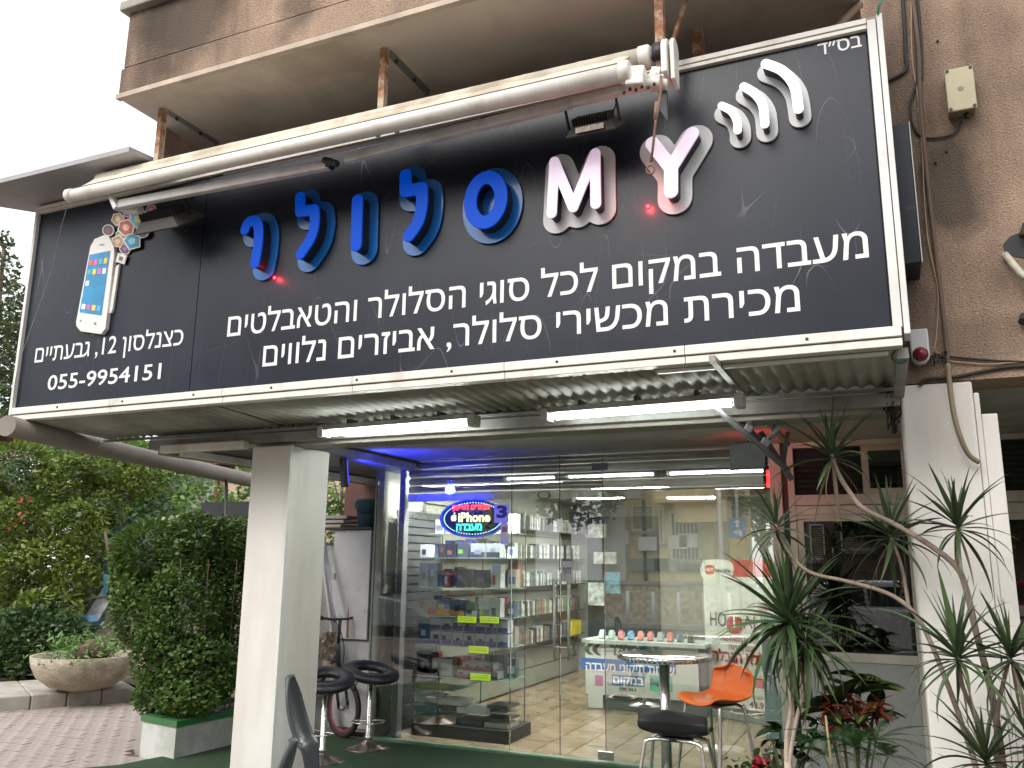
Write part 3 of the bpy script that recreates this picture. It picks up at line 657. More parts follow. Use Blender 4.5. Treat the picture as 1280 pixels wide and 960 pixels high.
# ================================================================ corrugated canopy floor under the sign
cz0, cz1, cy0, cy1 = 2.565, 2.535, SY+.05, 4.80
def corr(x0, x1, name, parent, z0=cz0, z1=cz1, y0=cy0, y1=cy1, m=None, amp=.011, per=.076):
    n = int((x1-x0)/per*8); vs = []; fs = []
    for i in range(n+1):
        x = x0+(x1-x0)*i/n; dz = amp*math.sin(2*math.pi*(x-x0)/per)
        vs += [(x, y0, z0+dz), (x, y1, z1+dz), (x, y0, z0+dz+.003), (x, y1, z1+dz+.003)]
    for i in range(n):
        a = i*4; fs += [(a, a+4, a+5, a+1), (a+2, a+3, a+7, a+6), (a+1, a+5, a+7, a+3), (a, a+2, a+6, a+4)]
    return MB().add(vs, fs, True).build(name, m or M_zinc, parent)
can = thing('corrugated_canopy', 'corrugated metal sheeting closing the underside of the black sign', 'canopy', (-2.8, 4.4, 2.5))
xs = [SX0+.06, -3.9, -2.0, -.98, SX1-.06]
for i in range(4): corr(xs[i]+.002, xs[i+1]-.002, 'corrugated_sheet', can, z0=cz0+.004*(i % 2), z1=cz1+.004*(i % 2))
MB().box(SX0+.03, 4.785, 2.502, .098, 4.80, 2.522).build('rear_angle', M_grmetal, can)
MB().bar((-5.05, 4.845, 2.46), (-4.2, 4.845, 2.43), .05, .05).build('eave_beam', M_cream, can)
b = MB(); b.box(-5.2, 4.80, 2.425, .095, 4.865, 2.495); b.build('eave_beam', M_grmetal, can, bev=.004)
b = MB(); b.box(-5.0, 4.72, 2.38, -4.2, 4.79, 2.44); b.build('gutter', M_cream, can, bev=.01)
MB().bar(PZ(890, 448, 2.55), PZ(985, 555, 2.5), .03, .03).build('cross_bar', M_grmetal, can)
MB().box(-1.02, SY+.05, 2.54, .05, SY+.075, 2.556).build('front_strip', M_whmetal, can)
MB().bar((SX1-.02, SY+.06, 2.545), (.09, 4.8, 2.49), .05, .05).build('side_angle', M_grmetal, can)
# green twine at the corner
b = MB(); b.ring((SX1-.03, SY+.1, 2.54), .035, .005, Matrix.Rotation(R(80), 3, 'X'), seg=14, sec=5); b.tube([(SX1, SY-.04, 4.2), (SX1+.01, SY-.05, 4.24), (SX1+.025, SY-.04, 4.27)], .005, 5)
o = b.build('twine', mat('green_twine', (.02, .25, .15), .7)); tag(recenter(o), 'green plastic twine tied at right hand corner of black sign', 'twine')
# pole ends sticking out under the canopy (folded umbrella arm on a bracket)
M_alu = mat('dull_aluminium', (.3, .3, .3), .45, .6, dirt=(.18, .16, .14), dscale=8, damt=.4)
ar = thing('pole_bracket', 'grey tubes clamped together on bracket under the canopy beside red lit post', 'bracket', PY(960, 560, 5.0))
A = PY(884, 500, 4.55); B = PY(985, 588, 5.1)
o = MB(); o.tube([A, B], .017, 12); o.build('tube', M_alu, ar); 
o = MB(); o.tube([A+(A-B).normalized()*.001, A+(B-A).normalized()*.004], .013, 10); o.build('tube_bore', M_black, ar)
o = MB(); o.tube([PY(940, 500, 4.9), PY(935, 540, 4.9)], .014, 10); o.tube([PY(980, 526, 5.0), PY(955, 556, 5.0)], .014, 10); o.build('stub_tube', M_alu, ar)
o = MB(); o.obox(PY(936, 535, 4.88), (.045, .05, .05), (.3, .5, .2)); o.obox(PY(957, 553, 4.98), (.05, .05, .045), (.1, .6, .3)); o.build('clamp', M_alu, ar, bev=.005)
o = MB(); o.bar(PY(950, 540, 5.05), PY(990, 600, 5.1), .03, .03); o.bar(PY(985, 540, 5.1), PY(978, 590, 5.1), .02, .02); o.bar(PY(900, 500, 4.86), PY(955, 555, 5.0), .02, .02); o.build('arm', M_dark, ar)
MB().bar(PY(940, 500, 4.9), Vector((PY(940, 500, 4.9).x, 4.9, 2.47)), .02, .02).build('hanger', M_alu, ar)

# drain pipe and neighbour's eave at left
b = MB(); b.tube([PZ(8, 532, 2.5), PZ(110, 556, 2.48), PY(330, 604, 7.6)], .075, 16)
o = b.build('drain_pipe', mat('painted_pipe', (.3, .265, .225), .6, dirt=(.2, .17, .14), dscale=3, damt=.6)); tag(recenter(o), 'thick grey-beige pipe sloping under the sign towards the garden', 'pipe')
p = PZ(4, 537, 2.5)
o = MB().tube([p+Vector((-.25, -.1, .02)), p+Vector((.02, .05, 0))], .085, 16).build('pipe_collar', mat('rust_collar', (.14, .07, .05), .8, var=.4)); tag(recenter(o), 'dark rusty collar on the near end of the sloping pipe', 'pipe')
ev = thing('side_eave', 'grey painted eave beams running back beside white pillar', 'eave', (-5.1, 6, 2.3))
b = MB(); b.bar((-5.15, 4.9, 2.43), (-5.0, 9.5, 2.43), .1, .07); b.build('beam', M_grmetal, ev)
b = MB(); b.box(-5.3, 4.9, 2.47, -4.2, 12.5, 2.54); b.build('eave_sheet', M_grmetal, ev)
b = MB(); b.bar((-4.95, 4.9, 2.4), (-4.75, 9.5, 2.4), .05, .05); b.build('beam', M_cream, ev)
# grey sheet roof above left end of the sign
pol = [(-6.3, 3.65), (-4.4, 3.66), (-4.29, 4.4), (-5.87, 4.4), (-5.87, 4.145)]
o = MB().prism([(x, y, 4.222) for x, y in pol], (0, 0, .035)).build('sheet_roof', mat('grey_sheet', (.42, .41, .43), .5, var=.06, dirt=(.25, .24, .26), dscale=2, damt=.4)); tag(recenter(o), 'grey sheet metal roof piece above the left end of black sign', 'roof')

# ================================================================ posts under the balcony
def post(px_top, py_top, y, zbot, label, strap=True):
    p = PZ(px_top, py_top, SZ-.001); X = p.x
    t = thing('hanging_post', label, 'post', (X, y, zbot), 'rusty posts hanging from the balcony')
    MB().box(X-.02, y-.02, zbot, X+.02, y+.02, SZ-.002).build('post', M_rust, t)
    if strap:
        b = MB(); b.box(X-.02, y+.02, SZ-.022, X+.03, y+.5, SZ-.004); b.build('flat_bar', mat('grey_bar', (.24, .23, .22), .6, .3), t)
        for k in (.12, .34): MB().lathe([(.012, 0), (.012, .012)], (X+.005, y+k, SZ-.036), 8).build('bolt', M_dark, t)
        MB().bar((X+.005, y+.5, SZ-.015), (X-.02, 4.3, 4.25), .02, .02, (0, 1, 0)).build('brace', mat('grey_bar', (.24, .23, .22), .6, .3), t)
    return X
x1_ = post(203, 133, 3.81, 4.10, 'rusty square post at the balcony left corner')
x2_ = post(475, 52, 3.81, 4.10, 'rusty square post in middle of balcony soffit')
x3_ = PY(825, 40, 3.81).x
t = thing('hanging_post', 'rusty square post carrying the awning gearbox', 'post', (x3_, 3.81, 3.95), 'rusty posts hanging from the balcony')
MB().box(x3_-.022, 3.79, 3.95, x3_+.022, 3.835, SZ-.002).build('post', M_rust, t)
MB().bar((x3_+.12, 4.0, SZ-.002), (x3_+.03, 3.84, 4.12), .018, .018, (0, 1, 0)).build('brace', M_rust, t)
xx = PY(873, 66, 4.35).x
o = MB().box(xx-.03, 4.33, 4.2, xx+.03, 4.38, SZ-.003).build('hanging_post', M_rust); tag(recenter(o), 'dark rusty post behind the sign near the raised arcs', 'post', 'rusty posts hanging from the balcony')
b = MB(); b.tube(smooth([(PZ(1075, 5, 4.58)), PZ(1060, 20, 4.5), PZ(1045, 38, 4.4), PZ(1048, 52, 4.3)], 5), .022, 8)
o = b.build('conduit', mat('tan_pipe', (.3, .22, .15), .7)); tag(recenter(o), 'bent brown pipe in the dark corner above the sign', 'pipe')

# ================================================================ awning
aw = thing('awning', 'retracted cream folding arm awning above the black sign', 'awning', (-2.9, 3.8, 3.95))
BA = PY(88, 245, 3.60); BB = PY(783, 90, 3.60)
BA = Vector((BA.x, 3.60, (BA.z+BB.z)/2+.012)); BB = Vector((BB.x, 3.60, (BA.z+BB.z)/2-.012))
o = MB(); o.tube([BA, BB], [.039, .046], 20); o.build('front_bar', M_cream, aw)
for q, s_ in ((BA, -1), (BB, 1)):
    o = MB(); o.tube([q-Vector((.03*s_, 0, 0)), q+Vector((.015*s_, 0, 0)), q+Vector((.022*s_, 0, 0))], [.046, .046, .038] if s_ < 0 else [.055, .055, .045], 20); o.build('end_cap', M_cream, aw)
RA = Vector((BA.x+.02, 3.80, BA.z+.185)); RB = Vector((PY(812, 72, 3.80).x, 3.80, BB.z+.185))
# fabric: sheet from the roller down to the front bar, slightly wrinkled
n = 60; vs = []; fs = []
g = random.Random(4)
for i in range(n+1):
    t_ = i/n; x_ = RA.x+(RB.x-.06-RA.x)*t_; zc_ = RA.z+(RB.z-RA.z)*t_
    for j in range(9):
        s_ = j/8; y_ = 3.80+(3.605-3.80)*s_; zz = zc_+.062+(BA.z+.045-(RA.z+.062))*s_ - .012*math.sin(s_*math.pi)+g.uniform(-.003, .003)+.004*math.sin(t_*70+s_*4)
        xx_ = x_ - max(0, (s_-.0))*.09*(t_ > .97)
        vs.append((xx_, y_, zz))
for i in range(n):
    for j in range(8): a = i*9+j; fs.append((a, a+1, a+10, a+9))
M_fab = mat('cream_canvas', (.72, .65, .53), .9, var=.12, scale=10, dirt=(.38, .31, .22), dscale=3, damt=.6, bump=.3, bscale=200)
o = MB().add(vs, fs, True).build('fabric', M_fab, aw); md = o.modifiers.new('solid', 'SOLIDIFY'); md.thickness = .003
o = MB(); o.tube([RA, RB-Vector((.04, 0, 0))], .055, 20); o.build('fabric_roll', M_fab, aw)
o = MB(); o.tube([BA+Vector((.01, -.012, .039)), BB+Vector((0, -.012, .046))], .006, 6); o.build('groove', M_dark, aw)
o = MB(); o.tube([RB-Vector((.05, 0, 0)), RB, RB+Vector((.012, 0, 0)), RB+Vector((.012, 0, 0)), RB+Vector((.05, 0, 0))], [.062, .062, .05, .035, .035], 18); o.build('roller_cap', M_cream, aw)
# gear box plate at the right
gx = PY(838, 80, 3.78).x; gz1 = PY(834, 54, 3.74).z; gz0 = PY(836, 104, 3.74).z
o = MB(); o.prism([(gx-.02, 3.72+.065*math.cos(t_), gz1-.065+.065*math.sin(t_)) for t_ in [R(a_) for a_ in range(0, 181, 20)]]+[(gx-.02, 3.66, gz0+.02), (gx-.02, 3.78, gz0)], (.03, 0, 0)); o.build('gear_plate', M_cream, aw, bev=.006)
o = MB(); o.prism([(gx+.018, 3.74+.06*math.cos(t_), gz1-.05+.06*math.sin(t_)) for t_ in [R(a_) for a_ in range(0, 181, 20)]]+[(gx+.018, 3.69, gz0-.01), (gx+.018, 3.79, gz0-.02)], (.022, 0, 0)); o.build('gear_plate', M_cream, aw, bev=.006)
o = MB(); o.tube([(BB.x+.06, 3.66, BB.z-.045), (gx, 3.70, BB.z-.055)], .03, 12); o.obox((BB.x+.04, 3.63, BB.z-.03), (.09, .09, .1), (0, .1, .1)); o.build('arm_shoulder', M_cream, aw, bev=.01)
o = MB(); o.obox((gx-.06, 3.72, BB.z+.02), (.05, .06, .07), (0, .3, 0)); o.obox((gx-.06, 3.69, BB.z-.03), (.04, .04, .09), (.2, -.1, 0)); o.tube([(gx-.11, 3.68, BB.z-.02), (gx-.01, 3.68, BB.z-.015)], .013, 8); o.build('gearbox', M_whmetal, aw, bev=.006)
o = MB(); o.tube([(x3_, 3.775, gz1-.05), (x3_, 3.775, gz1+.02)], .038, 12); o.build('post_clamp', M_dark, aw)
o = MB(); 
for k in range(6): o.lathe([(.008, 0), (.008, .012)], (BB.x-.02+k*.03, 3.62, BB.z-.1+.01*(k % 2)), 6)
o.build('bolt', M_dark, aw)
# folding arms under the roller
def parm(a, b_, h, name='folding_arm', m=None):
    return MB().bar(a, b_, .045, h).build(name, m or M_whmetal, aw, bev=.008)
M_arm = mat('arm_grey', (.78, .77, .75), .45, var=.06, dirt=(.3, .28, .25), dscale=4, damt=.4)
parm(PY(150, 256, 3.68), PY(412, 206, 3.74), .058, m=M_arm)
parm(PY(432, 199, 3.74), PY(715, 128, 3.70), .058, m=M_arm)
parm(PY(715, 128, 3.70), PY(800, 108, 3.66), .045, m=M_arm)
b = MB(); b.obox(PY(413, 205, 3.74), (.04, .05, .06), (0, .2, 0)); b.tube([PY(405, 200, 3.72), PY(422, 205, 3.72)], .022, 10); b.build('elbow', M_dark, aw, bev=.006)
b = MB(); b.tube([PY(280, 217, 3.80), PY(600, 150, 3.80)], .012, 8); b.build('stay_rod', M_whmetal, aw)
b = MB(); b.obox(PY(470, 163, 3.72), (.03, .06, .06)); b.obox(PY(494, 158, 3.72), (.03, .06, .06)); b.build('bar_bracket', M_whmetal, aw, bev=.006)
b = MB(); b.bar(PY(140, 246, 3.66), PY(147, 262, 3.66), .03, .05, (0, 1, 0)); b.obox(PY(165, 262, 3.74), (.16, .05, .05), (0, .2, 0)); b.build('arm_bracket', M_whmetal, aw, bev=.006)
b = MB(); b.prism([PY(824, 112, 3.7), PY(833, 112, 3.7), PY(835, 152, 3.7), PY(821, 132, 3.7)], (0, .02, 0)); b.build('bracket_plate', M_dark, aw)
ck = MB(); ck.tube([PY(826, 95, 3.66), PY(826, 115, 3.62), PY(820, 150, 3.6), PY(814, 202, 3.58)], .0065, 8)
c_ = PY(813, 212, 3.58); ck.ring(c_, .022, .0055, Matrix.Rotation(R(90), 3, 'X') @ Matrix.Rotation(R(8), 3, 'Y'), seg=18, sec=6, sx=.8)
ck.tube([PY(821, 128, 3.61), PY(819, 150, 3.6)], .010, 8)
tag(recenter(ck.build('awning_crank', mat('rusty_rod', (.25, .17, .12), .7, .3, dirt=(.2, .08, .04), dscale=20, damt=.7))), 'rusty awning crank rod hanging with an eye at its end', 'crank')
b = MB(); b.tube(smooth([PY(85, 255, 3.6), PY(75, 290, 3.8), PY(62, 345, 3.95), PY(25, 450, 4.0), PY(16, 500, 4.01)], 6), .0018, 5)
tag(recenter(b.build('cord', mat('grey_cord', (.4, .4, .38), .8))), 'thin grey cord hanging from the left end of awning', 'cord')

# ================================================================ floodlights on the sign
M_fl = mat('flood_alu', (.085, .08, .07), .6, .2, var=.15)
def flood(px_, py_, Y, s, label, rot):
    """LED floodlight facing down at the panel; finned back"""
    P0 = PY(px_, py_, Y); t = thing('floodlight', label, 'floodlight', P0)
    M = Matrix.Rotation(rot[2], 4, 'Z') @ Matrix.Rotation(rot[0], 4, 'X')
    def tr(mb): 
        mb.v = [tuple(P0 + (M @ Vector(v))) for v in mb.v]; return mb
    w_, h_, d_ = .15*s, .11*s, .05*s
    tr(MB().hexa([(-w_, -h_, -d_), (w_, -h_, -d_), (w_, h_, -d_), (-w_, h_, -d_), (-w_*.72, -h_*.7, 0), (w_*.72, -h_*.7, 0), (w_*.72, h_*.7, 0), (-w_*.72, h_*.7, 0)])).build('housing', M_fl, t, bev=.004)
    tr(MB().box(-w_*.93, -h_*.93, -d_-.006, w_*.93, h_*.93, -d_-.001)).build('lamp_glass', mat('lamp_glass', (.05, .05, .04), .4), t)
    for k in range(14):
        x = -w_*.68+k*w_*1.36/13; tr(MB().box(x-.0025, -h_*.66, 0, x+.0025, h_*.66, .04*s)).build('fin', M_dark, t)
    for sx in (-1, 1): tr(MB().box(sx*w_*1.0-.004, -.012, -.02, sx*w_*1.0+.004, .012, .11*s)).build('bracket', M_dark, t)
    tr(MB().box(-w_*1.0, -.012, .11*s, w_*1.0, .012, .118*s)).build('bracket', M_dark, t)
    return t, tr, P0
t, tr, P0 = flood(742, 152, 3.84, .92, 'finned black floodlight with pale sticker hanging above the letter M', (R(35), 0, R(0)))
tr(MB().obox((0.0, -.098, -.018), (.15, .003, .03), (R(-35), 0, 0))).build('sticker', mat('sticker', (.7, .66, .55), .6, var=.3, scale=60), t)
MB().tube(smooth([PY(765, 145, 3.86), PY(770, 128, 3.9), PY(768, 112, 3.95)], 5), .004, 6).build('cable', M_rubber, t)
t, tr, P0 = flood(208, 270, 3.86, 1.3, 'dusty floodlight beside the phone picture under the awning', (R(35), 0, R(0)))
MB().bar(P0+Vector((0, .02, .12)), P0+Vector((0, .2, .28)), .03, .01).build('bracket', M_dark, t)
b = MB(); b.bar(PY(790, 120, 3.95), PY(822, 165, 4.04), .01, .02); 

# ================================================================ things on the roughcast wall
WF = W
def onwall(px_, py_, d=0.0): return PY(px_, py_, W-d)
jb = thing('junction_box', 'square beige junction box screwed to the roughcast wall', 'junction box', onwall(1200, 135))
a = onwall(1180, 92); c = onwall(1222, 140)
a = PY(1180, 88, W-.09); c = PY(1222, 134, W-.09)
M_jb = mat('beige_plastic', (.55, .5, .33), .5, var=.04, dirt=(.4, .34, .22), dscale=6, damt=.4); M_jb2 = mat('box_side', (.3, .26, .17), .6, var=.15)
MB().box(a.x+.005, W-.075, c.z+.003, c.x-.005, W-.0005, a.z-.003).build('box_body', M_jb2, jb, bev=.004)
MB().box(a.x, W-.092, c.z, c.x, W-.0755, a.z).build('lid', M_jb, jb, bev=.006)
for x in (a.x+.013, c.x-.013):
    for z in (a.z-.013, c.z+.013): MB().lathe([(.009, 0), (.009, .003)], (x, W-.0925, z), 10, 'Y').build('screw', M_dark, jb)
MB().lathe([(.014, 0), (.012, .002)], ((a.x+c.x)/2, W-.0925, (a.z+c.z)/2), 16, 'Y').build('emblem', M_jb2, jb)
MB().lathe([(.012, 0), (.012, .03)], ((a.x+c.x)/2+.02, W-.04, c.z-.028), 10).build('gland', M_black, jb)
def cable(pts, r, name, label, m, d=.012, parent=None):
    q = [PY(x, y, W-d-(k[0] if k else 0)) for x, y, *k in pts]
    o = MB().tube(smooth(q, 5), r, 7).build(name, m, parent)
    if not parent: tag(recenter(o), label, 'cable', 'cables on the roughcast wall')
    return o
cable([(1202, 152), (1195, 165), (1180, 171), (1155, 172), (1142, 158), (1138, 130), (1146, 100), (1145, 60), (1140, -10)], .006, 'cable', 'black cable looping from the beige junction box', M_rubber)
cable([(1128, -10), (1131, 40), (1132, 70), (1132, 88), (1112, 100), (1106, 101)], .011, 'cable', 'black cable beside the top right corner of the sign', M_rubber)
cable([(1140, -10), (1148, 60), (1150, 120), (1156, 190), (1163, 260), (1174, 350), (1183, 430), (1186, 470)], .012, 'cable', 'thick brown pipe running down the roughcast wall', M_cable)
cable([(1139, -10), (1140, 70), (1147, 120), (1153, 190), (1155, 240), (1160, 300), (1172, 360), (1172, 400), (1168, 440)], .0035, 'cable', 'thin pale cable hanging loosely beside brown pipe', mat('tan_cable', (.42, .3, .2), .7))
cable([(1146, -10), (1152, 60), (1152, 100)], .007, 'cable', 'short black cable next to brown pipe at the top', M_rubber)
hose = [(1185, 455, .02), (1187, 480, .03), (1192, 515, .05), (1200, 545, .07), (1211, 568, .05), (1224, 578, .03)]
cable(hose, .013, 'hose', 'x', mat('tan_hose', (.25, .2, .13), .6))['label'] = 'cut brown pipe end curving over the white right pillar'
cable([(1150, 482), (1158, 474), (1190, 472), (1230, 464), (1258, 459), (1300, 456)], .009, 'cable', 'black cable along the bottom edge of roughcast wall', M_rubber)
cable([(1175, 445), (1220, 449), (1250, 451), (1300, 453)], .006, 'cable', 'twisted dark cables above the bottom wall edge', M_rubber)
cable([(1176, 450), (1205, 453), (1240, 455), (1300, 450)], .0035, 'cable', 'thin tan cable above the bottom wall edge', mat('tan_cable', (.42, .3, .2), .7))
b = MB(); g = random.Random(8)
for k in range(9):
    x0_, y0_ = 1172+g.uniform(-8, 8), 443+g.uniform(-6, 6); b.tube(smooth([PY(x0_, y0_, W-.02), PY(x0_+g.uniform(-12, 12), y0_+g.uniform(-9, 9), W-.04), PY(x0_+g.uniform(-8, 12), y0_+g.uniform(-4, 10), W-.02)], 4), .004, 5)
tag(recenter(b.build('cable_knot', M_rubber)), 'tangle of dark wires beside the round red lamp', 'cable')
b = MB()
for k in range(14):
    x0_, y0_ = 1118+g.uniform(-12, 8), 500+g.uniform(-18, 42); b.tube(smooth([PY(x0_, y0_, W+.06), PY(x0_+g.uniform(-10, 8), y0_+g.uniform(-14, 14), W+.0), PY(x0_+g.uniform(-6, 6), y0_+g.uniform(8, 24), W+.06)], 4), .005, 5)
b.tube(smooth([PY(1124, 482, 4.75), PY(1117, 500, 4.9), PY(1118, 540, 5.1)], 4), .016, 6)
tag(recenter(b.build('cable_knot', M_rubber)), 'bundle of black wires in the corner left of right pillar', 'cable')
# alarm lamp
al = thing('alarm_lamp', 'white rounded alarm housing with dark red lens beside the sign corner', 'alarm', onwall(1150, 450))
a = PY(1136, 412, W-.07); c = PY(1164, 458, W-.07); xc = (a.x+c.x)/2; rr = (c.x-a.x)/2
zb = PY(1150, 443, W-.07).z; prof = [(a.x, a.z), (c.x, a.z)]+[(xc+rr*math.cos(t_), zb+rr*math.sin(t_)*1.1) for t_ in [R(-a_) for a_ in range(0, 181, 15)]]
MB().prism([(x, W-.07, z) for x, z in prof], (0, .07, 0)).build('housing', mat('alarm_plastic', (.62, .63, .62), .4, var=.05), al, bev=.008)
MB().lathe([(rr*.86, 0), (rr*.84, .012), (rr*.5, .03), (.001, .036)], (xc, W-.07, zb), 22, 'Y').build('lens', mat('red_lens', (.16, .012, .02), .25, var=.1), al)
# dark side sign box
a = PY(1115, 156, 4.5); c = PY(1136, 330, 4.5)
sb = thing('side_sign', 'black box sign with thin pale edge tucked behind the big sign', 'sign', (a.x, 4.5, c.z))
zt = a.z; x0_ = SX1+.03; x1_ = PY(1136, 158, 4.5).x; zb = PY(1148, 328, 4.5).z
MB().box(x0_, 4.5, zb, x1_, 4.79, zt).build('box_body', M_sign, sb, bev=.003)
MB().box(x1_+.0005, 4.495, zb, x1_+.005, 4.505, zt).build('edge_strip', M_whmetal, sb)
# hole in the wall with a pipe, small studs
b = MB(); pts = [onwall(x, y, .004) for x, y in ((1254, 305), (1262, 296), (1276, 290), (1290, 292), (1290, 325), (1268, 320), (1256, 316))]
b.prism(pts, (0, .003, 0)); tag(recenter(b.build('wall_hole', M_black)), 'dark ragged hole broken in the roughcast wall at right edge', 'hole')
b = MB(); b.tube(smooth([PY(1256, 318, W-.02), PY(1266, 330, W-.06), PY(1280, 345, W-.1), PY(1300, 352, W-.12)], 5), .018, 10); tag(recenter(b.build('pipe', mat('pale_pipe', (.5, .45, .38), .6, dirt=(.2, .16, .12), dscale=10, damt=.6))), 'pale pipe poking out under the ragged hole in wall', 'pipe')
b = MB(); b.tube([PY(1280, 395, W-.0), PY(1278, 402, W-.05)], .02, 8); b.tube([PY(1282, 280, W-.02), PY(1278, 296, W-.06)], .015, 8); tag(recenter(b.build('bolt', M_rubber)), 'dark stub fixed at the right edge below wall hole', 'bolt')
b = MB()
for x, y in ((1183, 190), (1169, 204), (1172, 52)): b.lathe([(.008, 0), (.004, .012)], onwall(x, y), 7, 'Y')
tag(recenter(b.build('wall_plug', M_rubber)), 'small dark plugs in roughcast wall near the junction box', 'wall plug')

# ================================================================ lamps under the canopy
M_tube = mat('lit_tube', (1, 1, 1), .4, var=0, emis=20, ecol=(.93, 1, .95)); M_difs = mat('fixture_clear', (.5, .52, .48), .3, var=.1)
def fixture(a, b_, label, twin, hanger=True):
    a = Vector(a); b_ = Vector(b_); t = thing('tube_light', label, 'light', (a+b_)/2, 'fluorescent tube lights under the canopy')
    d = (b_-a).normalized()
    MB().bar(a+Vector((0, 0, .055)), b_+Vector((0, 0, .055)), .09, .035).build('housing', M_grmetal, t, bev=.008)
    for k in (0, 1) if twin else (0,):
        o_ = Vector((0, (-.022 if k == 0 else .022) if twin else 0, .018)); MB().tube([a+d*.05+o_, b_-d*.05+o_], .013, 10).build('tube', M_tube, t)
    for q in (a, b_): MB().obox(q+Vector((0, 0, .03)), (.05, .1, .075), (0, 0, math.atan2(d.y, d.x))).build('end_cap', M_difs, t, bev=.01)
    if hanger:
        for f in (.2, .5, .8): MB().obox(a+(b_-a)*f+Vector((0, 0, .085)), (.02, .1, .03)).build('clip', M_dark, t)
fixture(PZ(405, 546, 2.42), PZ(592, 532, 2.42), 'lit twin tube light next to the top of left white pillar', True)
fixture(PZ(684, 526, 2.42), PZ(925, 508, 2.42), 'lit twin tube light at the right under the canopy edge', True)
for x0_, x1_, lb in ((-3.93, -3.27, 'rear lit tube beside left pillar, leftmost of the back row'), (-3.2, -2.17, 'rear lit tube in the middle of the back row'), (-2.09, -.86, 'rear lit tube at the right of the back row')):
    fixture((x0_, 5.5, 2.495), (x1_, 5.5, 2.495), lb, False, False)
MB_ = MB().box(-4.2, 5.3, 2.54, -.8, 5.7, 2.557)
# blue and red LED floodlights under the ceiling
def led(loc, aim, col, energy, label, size):
    loc = Vector(loc); d = (Vector(aim)-loc).normalized(); t = thing('led_floodlight', label, 'floodlight', loc)
    q = d.to_track_quat('Y', 'Z').to_matrix()
    sz_ = size*.75 if size > .1 else .13; size = size if size > .1 else .035; b = MB(); b.box(-size, -.03, -sz_, size, .012, sz_); b.v = [tuple(loc+q @ Vector(v)) for v in b.v]; b.build('housing', M_black, t, bev=.006)
    b = MB(); b.box(-size*.8, .013, -sz_*.8, size*.8, .016, sz_*.8); b.v = [tuple(loc+q @ Vector(v)) for v in b.v]; b.build('lamp_face', mat('led_%s' % ('blue' if col[2] > .5 else 'red'), col, .4, var=0, emis=5, ecol=col), t)
    MB().bar(loc+Vector((0, 0, .0)), Vector((loc.x, loc.y, CZ)), .012, .03, (0, 1, 0)).build('bracket', M_dark, t)
    l = bpy.data.lights.new('led_light', 'SPOT'); l.energy = energy; l.color = col; l.spot_size = R(100 if col[2] > .5 else 70); l.spot_blend = .6; l.shadow_soft_size = .05
    o = bpy.data.objects.new('led_light', l); COL.objects.link(o); o.location = loc+d*.03; o.rotation_euler = (-d).to_track_quat('Z', 'Y').to_euler()
P_ = PY(431, 590, 6.1)
led((P_.x, 6.1, P_.z), (-3.7, 7.2, 2.5), (.02, .03, 1), 62, 'slim floodlight with blue glow hanging behind the left pillar', .055)
P_ = PY(936, 570, 6.2)
led((P_.x, 6.2, P_.z), (-.72, 7.2, 2.3), (1, .03, .03), 1.0, 'black floodlight casting red on the post at right of shopfront', .13)

# ================================================================ inside the shop
def vplane(A, B):
    A = Vector((A[0], A[1], 0)); B = Vector((B[0], B[1], 0)); u = (B-A).normalized(); n = Vector((u.y, -u.x, 0))
    def f(px, py, off=0):
        d = _ray(px, py); t = ((A-EYEP).dot(n)+off)/d.dot(n); return EYEP+d*t
    return f, u, n
def vtext(s, pv, u, n, xl, xr, ht_px, m, par, off=.004, rtl=True, bold=.01, name='lettering'):
    a = pv(*xl, off); c = pv(*xr, off); h = (pv(xl[0], xl[1]-ht_px, off)-a).z
    t = text(s, name, m, par, Vector((a.x, a.y, (a.z+c.z)/2)), u, (0, 0, 1), (Vector((c.x, c.y, 0))-Vector((a.x, a.y, 0))).length, h, .001, bold, rtl, n)
    return t
M_shelf = mat('dark_shelf', (.05, .05, .045), .4, var=.2)
M_prodg = glass('case_glass', (.985, .99, .985), .02, 0, False)
# slat wall at the left with hanging packs
sw = thing('display_wall', 'pale slatted display wall with dark rails running back along left side of the shop', 'display wall', (-4.5, 10, 0))
M_swp = mat('slat_board', (.24, .25, .2), .5, var=.05)
rows = [.42, .72, 1.02, 1.32, 1.62, 1.92, 2.2]
zz = [0.02]+[.25, .5, .74, .99, 1.23, 1.47, 1.71, 1.95, 2.2, 2.5]
for a_, b_ in zip(zz[:-1], zz[1:]): MB().box(-4.519, 7.9, a_+.008, -4.48, 12.68, b_-.008).build('board', M_swp, sw, bev=.003)
rail_z = [PX(670, y, -4.4).z for y in (663, 698, 732, 768, 802)]
for z in rail_z: MB().box(-4.478, 8.2, z-.012, -4.34, 12.6, z).build('rail', M_shelf, sw)
pcol = [(.55, .55, .5), (.06, .06, .06), (.35, .42, .35), (.1, .11, .12), (.62, .62, .58), (.2, .22, .2), (.28, .16, .1), (.15, .25, .15)]
pk = []
for i, c in enumerate(pcol): pk.append(MB().box(0, 0, 0, .11, .035, .19).build('pack', mat('pack_print_%d' % i, c, .35, var=.5, scale=25), None).data)
for o in [o for o in bpy.data.objects if o.name.startswith('pack')]: bpy.data.objects.remove(o)
g = random.Random(11)
